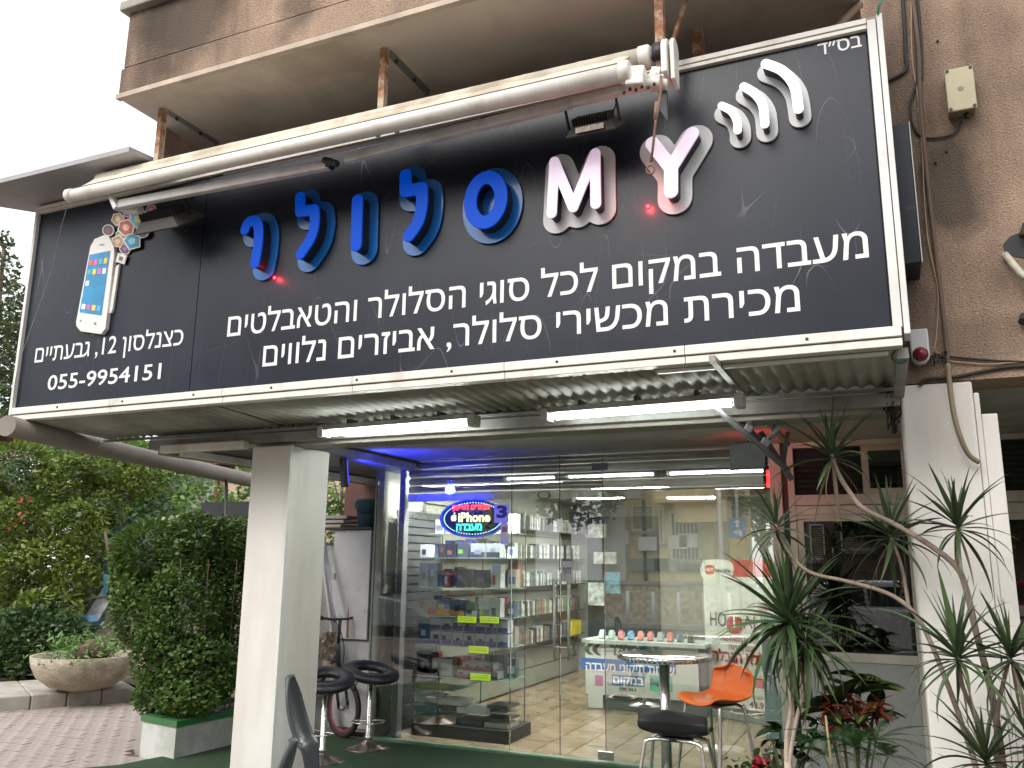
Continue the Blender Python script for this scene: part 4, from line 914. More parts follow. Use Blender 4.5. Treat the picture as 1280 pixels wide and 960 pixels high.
for ri, z in enumerate(rail_z):
    y = 9.3
    while y < 12.4:
        ci = g.choice([0, 1, 2, 3, 4, 4, 5] if ri < 3 else [1, 3, 5, 0, 6, 7])
        o = inst(pk[ci], 'accessory_pack', (-4.46+g.uniform(0, .01), y, z+.001), (0, 0, g.uniform(-.03, .03)), (1, 1, g.uniform(.8, 1.05)))
        tag(o, 'slim %s accessory pack standing in the %s row along the left shop wall' % (('pale', 'black', 'grey green', 'charcoal', 'whitish', 'dark green', 'brown', 'deep green')[ci], ('top', 'second', 'middle', 'fourth', 'lowest')[ri]), 'package', '%s packs in the %s row of the left shop wall' % (('pale', 'black', 'grey green', 'charcoal', 'whitish', 'dark green', 'brown', 'deep green')[ci], ('top', 'second', 'middle', 'fourth', 'lowest')[ri]))
        y += g.choice([.045, .05, .06, .06, .1])
o = MB().box(-4.46, 11.9, rail_z[4]+.001, -4.3, 12.3, rail_z[4]+.2).build('package', mat('yellow_pack', (.6, .5, .04), .4)); tag(recenter(o), 'yellow package at the far end of lower row on left shop wall', 'package')
# back wall, dark monitor and strips
o = MB().box(-4.3, 12.62, .0, -3.2, 12.69, 2.3).build('back_panel', mat('green_grey_panel', (.045, .06, .055), .5, var=.3, scale=3)); tag(recenter(o), 'dark panel covering the rear wall behind the glass door', 'panel')
for i, (x0, y0, x1, y1, c, lb) in enumerate([(712, 640, 735, 668, (.05, .05, .05), 'dark screen high on the rear wall of shop'), (732, 655, 757, 672, (.35, .36, .33), 'grey sheet pinned high on rear wall'), (742, 690, 770, 705, (.4, .42, .38), 'pale strip shelf of phones on rear wall'), (735, 728, 755, 757, (.5, .55, .5), 'film poster with pale border on rear wall'), (757, 715, 775, 742, (.12, .3, .4), 'blue display board on rear wall behind table')]):
    a = PY(x0, y0, 12.3); c_ = PY(x1, y1, 12.3)
    o = MB().box(a.x, 12.3, c_.z, c_.x, 12.34, a.z).build('wall_board', mat('board_print_%d' % i, c, .4, var=.6, scale=14)); tag(recenter(o), lb, 'board')
# ceiling lights inside
M_lampin = mat('interior_lamp', (1, 1, 1), .4, var=0, emis=55, ecol=(1, 1, .95))
for px_, lb in ((750, 'white strip lamp on shop ceiling seen through the glass door'), (864, 'white strip lamp on the shop ceiling nearer the right post')):
    p = PZ(px_, 623, 2.45)
    t = thing('ceiling_lamp', lb, 'light', p, 'strip lamps inside the shop'); MB().box(p.x-.3, p.y-.1, 2.45, p.x+.3, p.y+.1, 2.46).build('diffuser', M_lampin, t); MB().box(p.x-.31, p.y-.11, 2.462, p.x+.31, p.y+.11, CZ-.004).build('housing', M_whmetal, t)
for i, (x_, y_) in enumerate(((-3.6, 8.3), (-1.8, 8.4), (-2.8, 9.8))):  # extra strips, out of view, added to brighten the shop interior
    t = thing('ceiling_lamp', 'added strip lamp over the %s of the shop floor' % ('display case side', 'right front', 'middle')[i], 'light', (x_, y_, 2.45), 'strip lamps inside the shop'); MB().box(x_-.45, y_-.08, 2.47, x_+.45, y_+.08, 2.48).build('diffuser', M_lampin, t); MB().box(x_-.46, y_-.09, 2.482, x_+.46, y_+.09, CZ-.004).build('housing', M_whmetal, t)
for i, x_ in enumerate((-3.9, -3.1)):  # unseen lamps added behind the shutter to light the product fronts
    t = thing('ceiling_lamp', 'added strip lamp hidden close behind the rolled shutter, %s one' % ('left', 'right')[i], 'light', (x_, 7.3, 2.4), 'strip lamps inside the shop'); MB().box(x_-.36, 7.27, 2.42, x_+.36, 7.33, 2.43).build('diffuser', mat('added_case_lamp', (1, 1, 1), .4, var=0, emis=200, ecol=(1, 1, .97)), t); MB().box(x_-.37, 7.26, 2.432, x_+.37, 7.34, CZ-.004).build('housing', M_whmetal, t)
# ---- glass display case
dc = thing('display_case', 'tall glass display case on a black plinth behind left shop window', 'display case', (-3.75, 7.5, 0))
DY0, DY1 = 7.38, 7.84; D0, D1 = -4.27, PY(633, 900, 7.38).x
MB().box(D0, DY0-.02, 0.005, D1+.03, DY1+.05, .12).build('plinth', M_black, dc, bev=.006)
MB().box(D0, DY0, .122, D0+.006, DY1, 2.1).build('side_pane', M_prodg, dc); MB().box(D1-.006, DY0, .122, D1, DY1, 2.1).build('side_pane', M_prodg, dc)
shz = [PY(580, y, DY0+.1).z for y in (697, 734, 770, 806, 846)]
for z in shz: 
    MB().box(D0+.01, DY0+.01, z-.01, D1-.01, DY1, z-.004).build('shelf', mat('glass_shelf', (.3, .4, .36), .1, var=.05), dc)
for x in (D0+.02, (D0+D1)/2, D1-.02): MB().box(x-.004, DY1, .12, x+.004, DY1+.008, 2.1).build('upright', M_dark, dc)
def z5(x, y): return (480+x/4.3625, 740+y/4.3625)
def z4(x, y): return (480+x/4.8, 560+y/4.8)
def prod(x0, y0, x1, y1, cols, label, nm='product_box', Y=DY0+.05, dep=.1, floor=None, cat='box', rough=.35, art=True):
    a = PY(x0, y0, Y); c_ = PY(x1, y1, Y); h = a.z-c_.z
    zb = min([s for s in shz+[.121]], key=lambda s: abs(s-c_.z)) if floor is None else floor
    if floor is None and abs(zb-c_.z) > .06: zb = c_.z
    zb += .001
    t = thing(nm, label, cat, ((a.x+c_.x)/2, Y+dep/2, zb)); c = cols[0]
    MB().box(a.x, Y, zb, c_.x, Y+dep, zb+h).build('carton', mat('carton_%d_%d_%d' % tuple(int(k*20) for k in c), c, rough, var=.12, scale=20), t, bev=.002)
    if art and len(cols) > 1:
        w_ = c_.x-a.x; g2 = random.Random(int(x0*7+y0))
        for k, cc in enumerate(cols[1:]):
            u0, v0 = g2.uniform(.08, .4), g2.uniform(.08, .45); u1, v1 = u0+g2.uniform(.25, .5), v0+g2.uniform(.25, .45)
            if k == 0 and len(cols) > 2: u0, v0, u1, v1 = .02, .02, .98, .4
            MB().box(a.x+w_*u0, Y-.0015-.0004*k, zb+h*v0, a.x+w_*min(u1, .96), Y-.0008, zb+h*min(v1, .96)).build('print', mat('print_%d_%d_%d' % tuple(int(q*20) for q in cc), cc, .4, var=.3, scale=40), t)
    return t
cl_ = [(.7, .7, .66), (.05, .05, .06), (.12, .16, .3), (.5, .12, .1), (.25, .3, .28), (.55, .5, .4), (.1, .1, .12), (.75, .75, .75), (.3, .32, .4)]
W_, K_, B_, G_, O_ = (.8, .82, .8), (.04, .04, .05), (.06, .14, .35), (.25, .45, .3), (.7, .35, .08)
P = []
for a in [((218, 585), (272, 660), (W_, K_), 'small white box with dark phone picture, leftmost on the top shelf of case'),
          ((325, 578), (375, 660), (K_, (.2, .1, .08)), 'dark box second on the top shelf of display case'), ((376, 580), (430, 662), (K_, (.3, .15, .1)), 'dark box third on the top shelf of display case'),
          ((440, 575), (505, 662), ((.06, .08, .1), (.3, .6, .1)), 'dark box with green dot in middle of top shelf'),
          ((520, 578), (608, 662), ((.45, .5, .55), K_, (.25, .32, .4)), 'blue grey box with black phone stand picture, left one of two'),
          ((614, 578), (696, 662), ((.45, .5, .55), K_, (.25, .32, .4)), 'blue grey box with black phone stand picture, right one of two'),
          ((215, 685), (262, 825), (W_, (.5, .5, .5)), 'tall white box leftmost on the second shelf of case'), ((266, 685), (318, 825), ((.5, .52, .48), W_), 'tall pale box with ring picture on second shelf'),
          ((328, 760), (356, 825), ((.1, .12, .2), B_), 'small navy box on the second shelf'), ((360, 730), (392, 828), ((.5, .1, .1), W_), 'small red topped box on the second shelf'),
          ((432, 722), (500, 830), ((.05, .05, .06), (.15, .15, .18)), 'dark box in the middle of second shelf'), ((538, 722), (612, 830), ((.05, .055, .06), (.12, .13, .15)), 'wide dark box right of the middle on second shelf'),
          ((648, 690), (700, 832), (W_, (.55, .1, .06)), 'tall white box with red picture at the right of second shelf')]:
    (x0, y0), (x1, y1), c, lb = a; P.append(prod(*z4(x0, y0), *z4(x1, y1), c, lb))
for a in [((190, 40), (235, 122), ((.6, .5, .45), (.6, .15, .1)), 'pinkish box leftmost on the third shelf of case'), ((237, 40), (285, 122), ((.6, .5, .45), (.6, .15, .1), (.5, .3, .2)), 'pinkish box second on third shelf'),
          ((288, 35), (360, 124), (B_, O_, (.55, .5, .15)), 'blue box with yellow picture on the third shelf'), ((363, 35), (437, 124), (B_, O_, K_), 'blue box with orange picture on the third shelf'),
          ((445, 50), (508, 128), (G_, W_, K_), 'green and white box in middle of third shelf'), ((515, 22), (575, 130), (W_, (.1, .2, .3), (.55, .6, .1)), 'white box with blue loop picture on the third shelf'),
          ((580, 22), (633, 130), (W_, (.15, .25, .3)), 'white box rightmost on the third shelf'),
          ((190, 160), (248, 270), (B_, W_), 'blue box left of the purple boxes'),
          ((180, 312), (245, 428), ((.05, .05, .05), (.5, .5, .5)), 'black gadget box with pale base on the fifth shelf'),
          ((265, 340), (372, 440), ((.66, .68, .66), (.5, .5, .5)), 'large plain white box on the fifth shelf')]:
    (x0, y0), (x1, y1), c, lb = a; P.append(prod(*z5(x0, y0), *z5(x1, y1), c, lb))
for r_ in range(2):
    for k in range(7):
        t = prod(*z5(252+k*61, 146+r_*72), *z5(252+k*61+58, 217+r_*72), ((.74, .76, .82), (.13, .1, .4), (.1, .08, .14)), 'white and purple box, %s from the left in the %s of two stacked rows' % (('first', 'second', 'third', 'fourth', 'fifth', 'sixth', 'seventh')[k], ('upper', 'lower')[r_]), dep=.12, floor=(shz[3] if r_ else shz[3]+.128), Y=DY0+.05)
        t['group'] = 'stacked white and purple boxes'
for r_, n_, x0, y0 in ((0, 4, 398, 398), (1, 3, 430, 346)):
    for k in range(n_):
        t = prod(*z5(x0+k*56, y0), *z5(x0+k*56+54, y0+44), ((.5, .5, .5), (.45, .06, .08), (.08, .08, .1)), 'small grey and red box, %s from left in the %s layer beside large white box' % (('first', 'second', 'third', 'fourth')[k], ('bottom', 'top')[r_]), floor=shz[4]+(.075 if r_ else 0), dep=.14)
        t['group'] = 'pile of small grey and red boxes'
for x0, y0, x1, y1, c, lb, fz in [(165, 680, 278, 722, (.55, .56, .54), 'white flat box at the bottom left of display case', .121), (168, 630, 285, 678, (.02, .2, .22), 'teal box in the bottom left pile of case', .20), (168, 588, 285, 628, (.6, .62, .62), 'white box on top of the teal box', .295),
        (275, 680, 388, 736, (.38, .3, .2), 'brown cardboard box at bottom of the case', .121), (288, 658, 392, 680, (.05, .05, .05), 'thin black box on the brown box', .235), (290, 618, 425, 657, (.58, .6, .6), 'white flat box on the thin black box', .285),
        (390, 700, 540, 745, (.05, .05, .05), 'black box at the bottom middle of case', .121), (395, 650, 575, 699, (.55, .57, .57), 'white lidded box on the black box', .225), (545, 722, 675, 760, (.5, .48, .44), 'pale flat box at bottom right of case', .121), (545, 700, 680, 720, (.08, .07, .06), 'dark flat box second in the bottom right pile', .195), (545, 680, 672, 699, (.5, .5, .48), 'thin pale box third in the bottom right pile', .245), (560, 652, 676, 679, (.05, .05, .05), 'black box on top of the bottom right pile', .29),
        (178, 520, 345, 552, (.3, .32, .04), 'long olive yellow box on the low shelf at left of case', None), (190, 450, 300, 518, (.06, .09, .08), 'dark green box above the olive yellow box', None)]:
    q0 = z5(x0, y0); q1 = z5(x1, y1)
    prod(*q0, *q1, (c,), lb, dep=.26 if fz else .12, floor=fz if fz else (.42 if y0 > 500 else .505))
g3 = random.Random(41); nm_ = ('first', 'second', 'third', 'fourth', 'fifth', 'sixth', 'seventh', 'eighth', 'ninth', 'tenth')
for si, z in enumerate(shz+[shz[0]+.24]):
    if si == 5:
        MB().box(D0+.01, DY0+.2, z-.01, D1-.01, DY1, z-.004).build('shelf', mat('glass_shelf', (.3, .4, .36), .1, var=.05), dc)
    for k in range(9):
        x = D0+.04+k*.115; w_ = g3.uniform(.07, .1); h = g3.uniform(.12, .2) if si else g3.uniform(.12, .19); c = g3.choice(cl_); c2 = g3.choice(cl_)
        if x+w_ > D1-.02: break
        t = thing('product_box', '%s box, %s from left in back row of the %s shelf of case' % ('pale' if sum(c) > 1.2 else 'dark' if sum(c) < .3 else 'coloured', nm_[k], ('top', 'second', 'third', 'fourth', 'fifth', 'uppermost')[si]), 'box', (x+w_/2, DY0+.32, z+.001), 'boxes in the back rows of the display case')
        MB().box(x, DY0+.27, z+.001, x+w_, DY0+.36, z+h).build('carton', mat('carton_%d_%d_%d' % tuple(int(q*20) for q in c), c, .4, var=.12, scale=20), t)
        MB().box(x+.01, DY0+.2685, z+h*.2, x+w_-.01, DY0+.2695, z+h*.6).build('print', mat('print_%d_%d_%d' % tuple(int(q*20) for q in c2), c2, .4, var=.3, scale=40), t)
MB().box(D0+.01, DY0+.02, .412, -3.85, DY1, .419).build('shelf', mat('glass_shelf', (.3, .4, .36), .1, var=.05), dc)
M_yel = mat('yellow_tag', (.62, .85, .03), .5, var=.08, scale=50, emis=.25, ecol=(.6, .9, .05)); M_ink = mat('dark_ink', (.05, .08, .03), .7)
for (x0, y0, x1, y1), lb in (((402, 131, 503, 170), 'yellow price tag below the third shelf, left one'), ((523, 132, 627, 172), 'yellow price tag below the third shelf, right one'), ((461, 293, 570, 338), 'yellow price tag below the purple boxes'), ((471, 441, 582, 487), 'yellow price tag on the edge of the lowest shelf')):
    a = PY(*z5(x0, y0), DY0-.006); c_ = PY(*z5(x1, y1), DY0-.006); t = thing('price_tag', lb, 'price tag', ((a.x+c_.x)/2, DY0, c_.z), 'yellow price tags on the case')
    MB().box(a.x-.005, DY0-.004, c_.z-.005, c_.x+.005, DY0-.001, a.z+.005).build('holder', M_black, t); MB().box(a.x, DY0-.007, c_.z, c_.x, DY0-.0045, a.z).build('paper', M_yel, t)
    b = MB()
    for k in range(2):
        for j in range(9): 
            xx = a.x+.015+j*(c_.x-a.x-.03)/9; b.box(xx, DY0-.0085, a.z-.02-k*.02, xx+.006, DY0-.0075, a.z-.011-k*.02)
    tag(b.build('scribble', M_ink, t), kind='stuff')
o = prod(745/4.8+480, 655/4.8+560, 805/4.8+480, 845/4.8+560, ((.35, .15, .08), (.6, .55, .5), (.1, .05, .05)), 'tall red and brown package hanging right of the glass case', Y=7.75, floor=PY(640, 736, 7.75).z)
# ---- oval LED sign
ov = thing('led_sign', 'oval black LED sign with blue dotted rim reading iPhone in yellow', 'sign', PY(591, 672, 7.16))
YV = 7.15; c0 = PY(591, 648, YV); rx = (PY(633, 648, YV).x-PY(549, 648, YV).x)/2; rz = (PY(591, 624, YV).z-PY(591, 672, YV).z)/2
MB().prism([(c0.x+rx*math.cos(R(a)), YV, c0.z+rz*math.sin(R(a))) for a in range(0, 360, 10)], (0, .02, 0)).build('sign_board', M_black, ov)
b = MB(); vs = []; n = 72
for i in range(n):
    t_ = 2*math.pi*i/n
    for s_ in (1, .93): vs.append((c0.x+rx*s_*math.cos(t_), YV-.002, c0.z+rz*s_*math.sin(t_)))
b.add(vs, [(2*i, 2*i+1, (2*i+3) % (2*n), (2*i+2) % (2*n)) for i in range(n)]); b.build('rim', mat('blue_rim', (.02, .05, .35), .4, emis=.35, ecol=(.03, .1, 1)), ov)
dot = MB().lathe([(.0055, 0), (.001, .004)], (0, 0, 0), 6, 'Y').build('led_dot', mat('led_dot_blue', (.2, .5, 1), .4, var=0, emis=4, ecol=(.25, .5, 1))); dm = dot.data; bpy.data.objects.remove(dot)
for i in range(64):
    t_ = 2*math.pi*i/64; inst(dm, 'led_dot', Vector((c0.x+rx*.86*math.cos(t_), YV-.002, c0.z+rz*.82*math.sin(t_)))-ov.location, parent=ov)
def etext(s, x0, x1, yb, ht, m, rtl=True, bold=.015):
    a = PY(*z4(x0, yb), YV-.004); c_ = PY(*z4(x1, yb), YV-.004); h = PY(*z4(x0, yb-ht), YV).z-a.z
    text(s, 'lettering', m, ov, (a.x, YV-.004, (a.z+c_.z)/2), ux, uz, c_.x-a.x, h, .002, bold, rtl)
etext('אביזרים לאייפון', 412, 634, 370, 27, mat('led_red', (1, .05, .03), .4, emis=3.2, ecol=(1, .04, .03)))
etext('iPhone', 448, 634, 441, 52, mat('led_yellow', (1, .95, .4), .4, emis=1.6, ecol=(.95, .95, .35)), False, .03)
etext('מעבדה', 436, 586, 493, 36, mat('led_cyan', (.1, 1, .7), .4, emis=2, ecol=(.05, .95, .6)), True, .03)
ac = PY(*z4(418, 420), YV-.005); s_ = rz*.17
ap = [(-.9, .2), (-.55, .85), (0, .65), (.5, .9), (.95, .6), (.62, .2), (.95, -.3), (.5, -1), (0, -.85), (-.5, -1), (-.9, -.4)]
MB().prism([(ac.x+x*s_, YV-.006, ac.z+z*s_) for x, z in ap], (0, .003, 0)).prism([(ac.x+x*s_, YV-.006, ac.z+z*s_) for x, z in ((0, 1), (.1, 1.5), (.5, 1.75), (.4, 1.25))], (0, .003, 0)).build('apple_logo', mat('led_yellow', (1, .95, .4), .4), ov)
# stickers on the glass
def paper(x0, y0, x1, y1, name, label, c, Y=G-.003, cat='sticker', **k):
    a = PY(x0, y0, Y); c_ = PY(x1, y1, Y); t = thing(name, label, cat, ((a.x+c_.x)/2, Y, c_.z))
    MB().box(a.x, Y-.001, c_.z, c_.x, Y, a.z).build('sheet', mat('paper_%d_%d_%d' % tuple(int(q*20) for q in c), c, .6, var=.04), t); return t, a, c_
t, a, c_ = paper(*z4(662, 340), *z4(748, 448), 'sticker', 'lavender sticker with dark numeral overlapping the oval sign', (.45, .42, .62))
text('3', 'lettering', mat('navy_ink', (.02, .02, .07), .5), t, (a.x+.035, G-.0045, c_.z+.05), ux, uz, .085, .1, .0005, .05, False)
t, a, c_ = paper(*z4(700, 452), *z4(746, 524), 'sticker', 'small orange and white sticker below lavender one', (.7, .5, .32))
MB().box(a.x+.015, G-.0045, c_.z+.03, c_.x-.015, G-.0042, a.z-.03).build('print', mat('brown_ink', (.25, .15, .1), .6), t)
paper(*z4(700, 528), *z4(744, 578), 'sticker', 'pale blank label under the orange sticker', (.55, .53, .45))
t, a, c_ = paper(702, 701, 716, 727, 'door_notice', 'white notice with black Hebrew word taped to the glass door', (.5, .48, .45), cat='notice')
text('דחוף', 'lettering', M_ink, t, (a.x+.015, G-.0045, (a.z+c_.z)/2-.02), ux, uz, c_.x-a.x-.03, .05, .0005, .02)
# ---- counter with posters, phones in a row
pv, u_, n_ = vplane((-3.05, 9.55), (-2.02, 9.55))
ct = thing('counter', 'curved white topped counter with blue repair service posters', 'counter', (-2.5, 9.8, 0))
tl = pv(728, 803); tr_ = pv(886, 790); ztop = (pv(735, 806).z+pv(880, 800).z)/2
CL, CR = pv(732, 850).x, pv(885, 850).x
MB().box(CL+.06, 9.58, .012, CR-.03, 10.1, ztop-.03).build('counter_body', mat('counter_dark', (.07, .07, .075), .5), ct)
MB().prism([(CL-.06, 9.6, ztop-.03), (CL+.08, 9.48, ztop-.03), (CR, 9.48, ztop-.03), (CR, 10.15, ztop-.03), (CL, 10.15, ztop-.03)], (0, 0, .035)).build('counter_top', mat('counter_top', (.5, .55, .5), .3), ct)
zb = pv(800, 872).z
MB().box(CL, 9.55, zb, CR-.1, 9.576, ztop-.035).build('front_panel', mat('counter_panel', (.55, .58, .54), .5, var=.03), ct)
MB().box(CL+.03, 9.55, .014, CL+.2, 9.57, zb).build('front_leg', mat('counter_panel', (.55, .58, .54), .5, var=.03), ct)
def cq(x, y): return (720+x/8, 770+y/8)
def panelq(x0, y0, x1, y1, c, off=.004, nm='print'):
    a = pv(*cq(x0, y0), off); c_ = pv(*cq(x1, y1), off)
    return MB().box(a.x, 9.55-off, c_.z, c_.x, 9.5495, a.z).build(nm, mat('cp_%d_%d_%d' % tuple(int(q*20) for q in c), c, .45, var=.05), ct)
panelq(45, 415, 1000, 585, (.03, .14, .38)); panelq(360, 585, 685, 710, (.03, .16, .42)); panelq(735, 595, 965, 760, (.08, .5, .36)); panelq(430, 714, 600, 755, (.06, .07, .06))
panelq(190, 590, 270, 700, (.45, .2, .35))
for k, c in enumerate(((.1, .4, .1), (.5, .1, .1), (.5, .5, .5), (.1, .3, .5), (.6, .45, .05))): panelq(440+k*32, 722, 462+k*32, 748, c, .006)
vtext('שירות תיקוני מעבדה', pv, u_, n_, cq(100, 545), cq(985, 585), 9, M_txt, ct, .007, bold=.02)
vtext('במקום', pv, u_, n_, cq(375, 675), cq(672, 690), 8.5, M_txt, ct, .007, bold=.03)
vtext('Big', pv, u_, n_, cq(745, 680), cq(830, 690), 7, M_ink, ct, .007, rtl=False, bold=.02)
vtext('סלולר', pv, u_, n_, cq(345, 385), cq(620, 395), 11, M_ink, ct, .007, bold=.06)
vtext('((', pv, u_, n_, cq(95, 355), cq(235, 360), 9, M_ink, ct, .007, rtl=False, bold=.05)
vtext('MY', pv, u_, n_, cq(640, 345), cq(850, 350), 7, mat('cp_blue', (.03, .3, .6), .4), ct, .007, rtl=False, bold=.05)
pc = [((.3, .35, .3), 'pale green'), ((.25, .4, .3), 'green'), ((.5, .04, .03), 'red'), ((.03, .2, .4), 'blue'), ((.6, .12, .06), 'orange red'), ((.55, .1, .1), 'dark red'), ((.3, .32, .32), 'silver'), ((.6, .15, .12), 'light red'), ((.1, .12, .16), 'navy'), ((.06, .06, .06), 'black')]
for k, (c, nm) in enumerate(pc):
    x = CL+.15+k*(CR-CL-.3)/9.5
    t = thing('phone_stand', '%s phone on tilted display stand along the counter top' % nm, 'phone', (x, 9.7, ztop+.006))
    MB().obox((x, 9.72, ztop+.045), (.075, .02, .08), (R(-25), 0, 0)).build('stand', mat('clear_stand', (.5, .55, .5), .2), t)
    MB().obox((x, 9.70, ztop+.06), (.055, .012, .1), (R(-25), 0, 0)).build('phone', mat('ph_%d_%d_%d' % tuple(int(q*20) for q in c), c, .25), t, bev=.003)
# ---- roll-up poster
pv2, u2, n2 = vplane((-2.01, 9.78), (-1.23, 9.41))
ru = thing('rollup_banner', 'pale roll-up banner with red prepaid offer lettering behind the right pane', 'banner', ((-2.01-1.23)/2, 9.6, 0))
def bq(x0, y0, x1, y1, m, off, nm='print'):
    a = pv2(x0, y0, off); c_ = pv2(x1, y1, off); z0, z1 = c_.z, a.z
    return MB().prism([(a.x, a.y, z0), (c_.x, c_.y, z0), (c_.x, c_.y, z1), (a.x, a.y, z1)], tuple(-n2*.002)).build(nm, m, ru)
M_ban = mat('banner_cloth', (.58, .62, .55), .5, var=.04)
bq(878, 700, 974, 894, M_ban, 0, 'banner_sheet')
M_red = mat('banner_red', (.38, .03, .02), .5); M_redt = mat('banner_red_text', (.3, .02, .015), .5); M_grt = mat('banner_dark', (.03, .03, .03), .5)
def roundpoly(cx, cy, rx_, ry_, m, off, nm='print', n=20):
    pts = []
    for i in range(n):
        t_ = 2*math.pi*i/n; e = .7; ct_, st_ = math.cos(t_), math.sin(t_); p_ = pv2(cx+rx_*math.copysign(abs(ct_)**e, ct_), cy+ry_*math.copysign(abs(st_)**e, st_), off); pts.append(p_)
    return MB().prism(pts, tuple(-n2*.002)).build(nm, m, ru)
roundpoly(918, 781, 9.5, 11, M_red, .006); roundpoly(887, 712, 6, 6, M_red, .006)
bq(912, 700, 974, 722, M_red, .004); roundpoly(896, 712, 21, 13, M_ban, .0045)
vtext('HO', pv2, u2, n2, (888, 781), (908, 784), 17, M_grt, ru, .009, False, .0)
vtext('T', pv2, u2, n2, (912, 784), (924, 785), 16, M_txt, ru, .010, False, .0)
vtext('ALK', pv2, u2, n2, (929, 785), (962, 788), 16, M_grt, ru, .009, False, .0)
vtext('כרטיסים בPRE-PAID', pv2, u2, n2, (901, 800), (952, 805), 5, M_redt, ru, .009, True, .01)
vtext('עם טעינה', pv2, u2, n2, (911, 812), (941, 814), 6, M_redt, ru, .009, True, .01)
vtext('!ללא הגבלה', pv2, u2, n2, (891, 825), (960, 832), 11, M_redt, ru, .009, True, .04)
vtext('mobile', pv2, u2, n2, (894, 715), (913, 716), 5, M_grt, ru, .009, False, .01); vtext('HOT', pv2, u2, n2, (882, 714), (892, 714), 4, M_txt, ru, .010, False, .02)
for k in range(5): bq(948+k*2.2, 752+k*.5, 949.3+k*2.2, 768, M_redt, .006)
bq(928, 846, 962, 862, M_red, .005)
bq(900, 868, 966, 892, mat('banner_white', (.68, .7, .66), .5), .004)
vtext('UNLIMITED NEW', pv2, u2, n2, (926, 872), (955, 875), 4, M_redt, ru, .009, False, .0); vtext('49.9', pv2, u2, n2, (937, 884), (955, 886), 7, M_redt, ru, .009, False, .01)
MB().prism([(-2.05, 9.84, .012), (-2.03, 9.72, .012), (-1.19, 9.33, .012), (-1.2, 9.45, .012)], (0, 0, .06)).build('base', M_grmetal, ru)
o = MB().box(-1.2, 8.6, .012, -.98, 8.9, 1.1).build('upright_board', mat('dull_blue', (.18, .27, .33), .5)); tag(recenter(o), 'dull blue upright panel beside the banner near the right post', 'panel')
o = MB(); o.box(-2.2, 10.9, .012, -1.5, 11.2, 1.25); tag(recenter(o.build('cabinet', mat('dark_cabinet', (.05, .05, .055), .5), bev=.01)), 'black cabinet standing behind the counter and banner', 'cabinet')

# ================================================================ terrace furniture
def place(t, loc, rz=0): t.location = loc; t.rotation_euler = (0, 0, rz)
M_leather = mat('black_leather', (.018, .018, .022), .38, var=.2, bump=.12, bscale=120)
M_base = mat('stool_base_metal', (.42, .36, .31), .22, .9, dirt=(.2, .15, .12), dscale=6, damt=.4)
def ring_stool(label):
    t = thing('bar_stool', label, 'bar stool', (0, 0, 0), 'black ring seat bar stools')
    MB().lathe([(.205, 0), (.2, .006), (.15, .022), (.08, .045), (.035, .075), (.03, .09)], (0, 0, 0), 36).build('base', M_base, t)
    MB().lathe([(.034, .085), (.034, .11), (.025, .115), (.025, .42), (.019, .425), (.019, .6)], (0, 0, 0), 20).build('column', M_chrome, t)
    b = MB(); pts = [(.14*math.cos(R(a))+.0, -.14*math.sin(R(a))-.03, .235) for a in range(-20, 201, 15)]; b.tube([(.02, 0, .24)]+[Vector(p) for p in pts]+[(-.02, 0, .24)], .008, 8); b.build('footrest', M_chrome, t)
    Mt = Matrix.Rotation(R(11), 3, 'X')@Matrix.Rotation(R(10), 3, 'Y')
    MB().ring((0, 0, .64), .165, .066, Mt, 44, 12, 1.1, 1.0, .64).build('seat_ring', M_leather, t)
    MB().lathe([(.12, 0), (.12, .02)], (0, 0, .60), 24).build('seat_plate', M_black, t)
    b = MB(); b.tube([(.03, -.02, .585), (-.09, -.1, .575), (-.11, -.12, .54)], .006, 6); b.lathe([(.004, 0), (.014, .015), (.012, .045), (.004, .055)], (-.115, -.122, .49), 10); b.build('lever', M_black, t)
    return t
s1 = ring_stool('black ring seat bar stool in front of left edge of the glass'); p = PZ(460, 936, .0); place(s1, (p.x, p.y, -.004), R(20))
s2 = copy_tree(s1); s2['label'] = 'black ring seat bar stool half hidden by the left pillar'; p = PZ(402, 953, 0); place(s2, (p.x, p.y, -.004), R(-15))
def shell(name, m, w, d, hb, lean=.25, n=14, curl=.05, parent=None, z0=.0, wrap=.35):
    """moulded seat: rows from front lip over the seat and up the low back"""
    prof = [(-d*.52, -.03), (-d*.47, -.008), (-d*.3, 0), (0, -.012), (d*.25, -.008), (d*.42, .02), (d*.5, .07), (d*.5+lean*hb*.45, hb*.55), (d*.5+lean*hb*.8, hb*.85), (d*.5+lean*hb, hb)]
    prof = [(v.x, v.y) for v in smooth(prof, 3)]; vs = []; fs = []; R_ = len(prof)
    for i, (y, z) in enumerate(prof):
        t_ = i/(R_-1); up = max(0, (t_-.45)/.55)
        ww = w*(.84+.16*math.sin(min(1, t_*1.6)*math.pi/2))*(1-.55*max(0, (t_-.86)/.14)**2)
        for j in range(n+1):
            s_ = j/n*2-1; x = ww/2*s_
            vs.append((x, y-wrap*up*w*.5*abs(s_)**2.2, z0+z+curl*abs(s_)**2.5*(1-up)*.6-.03*up*abs(s_)**3))
    for i in range(R_-1):
        for j in range(n): a = i*(n+1)+j; fs.append((a, a+1, a+n+2, a+n+1))
    o = MB().add(vs, fs, True).build(name, m, parent); md = o.modifiers.new('solid', 'SOLIDIFY'); md.thickness = .014; md.offset = -1
    md = o.modifiers.new('sub', 'SUBSURF'); md.levels = md.render_levels = 1
    return o
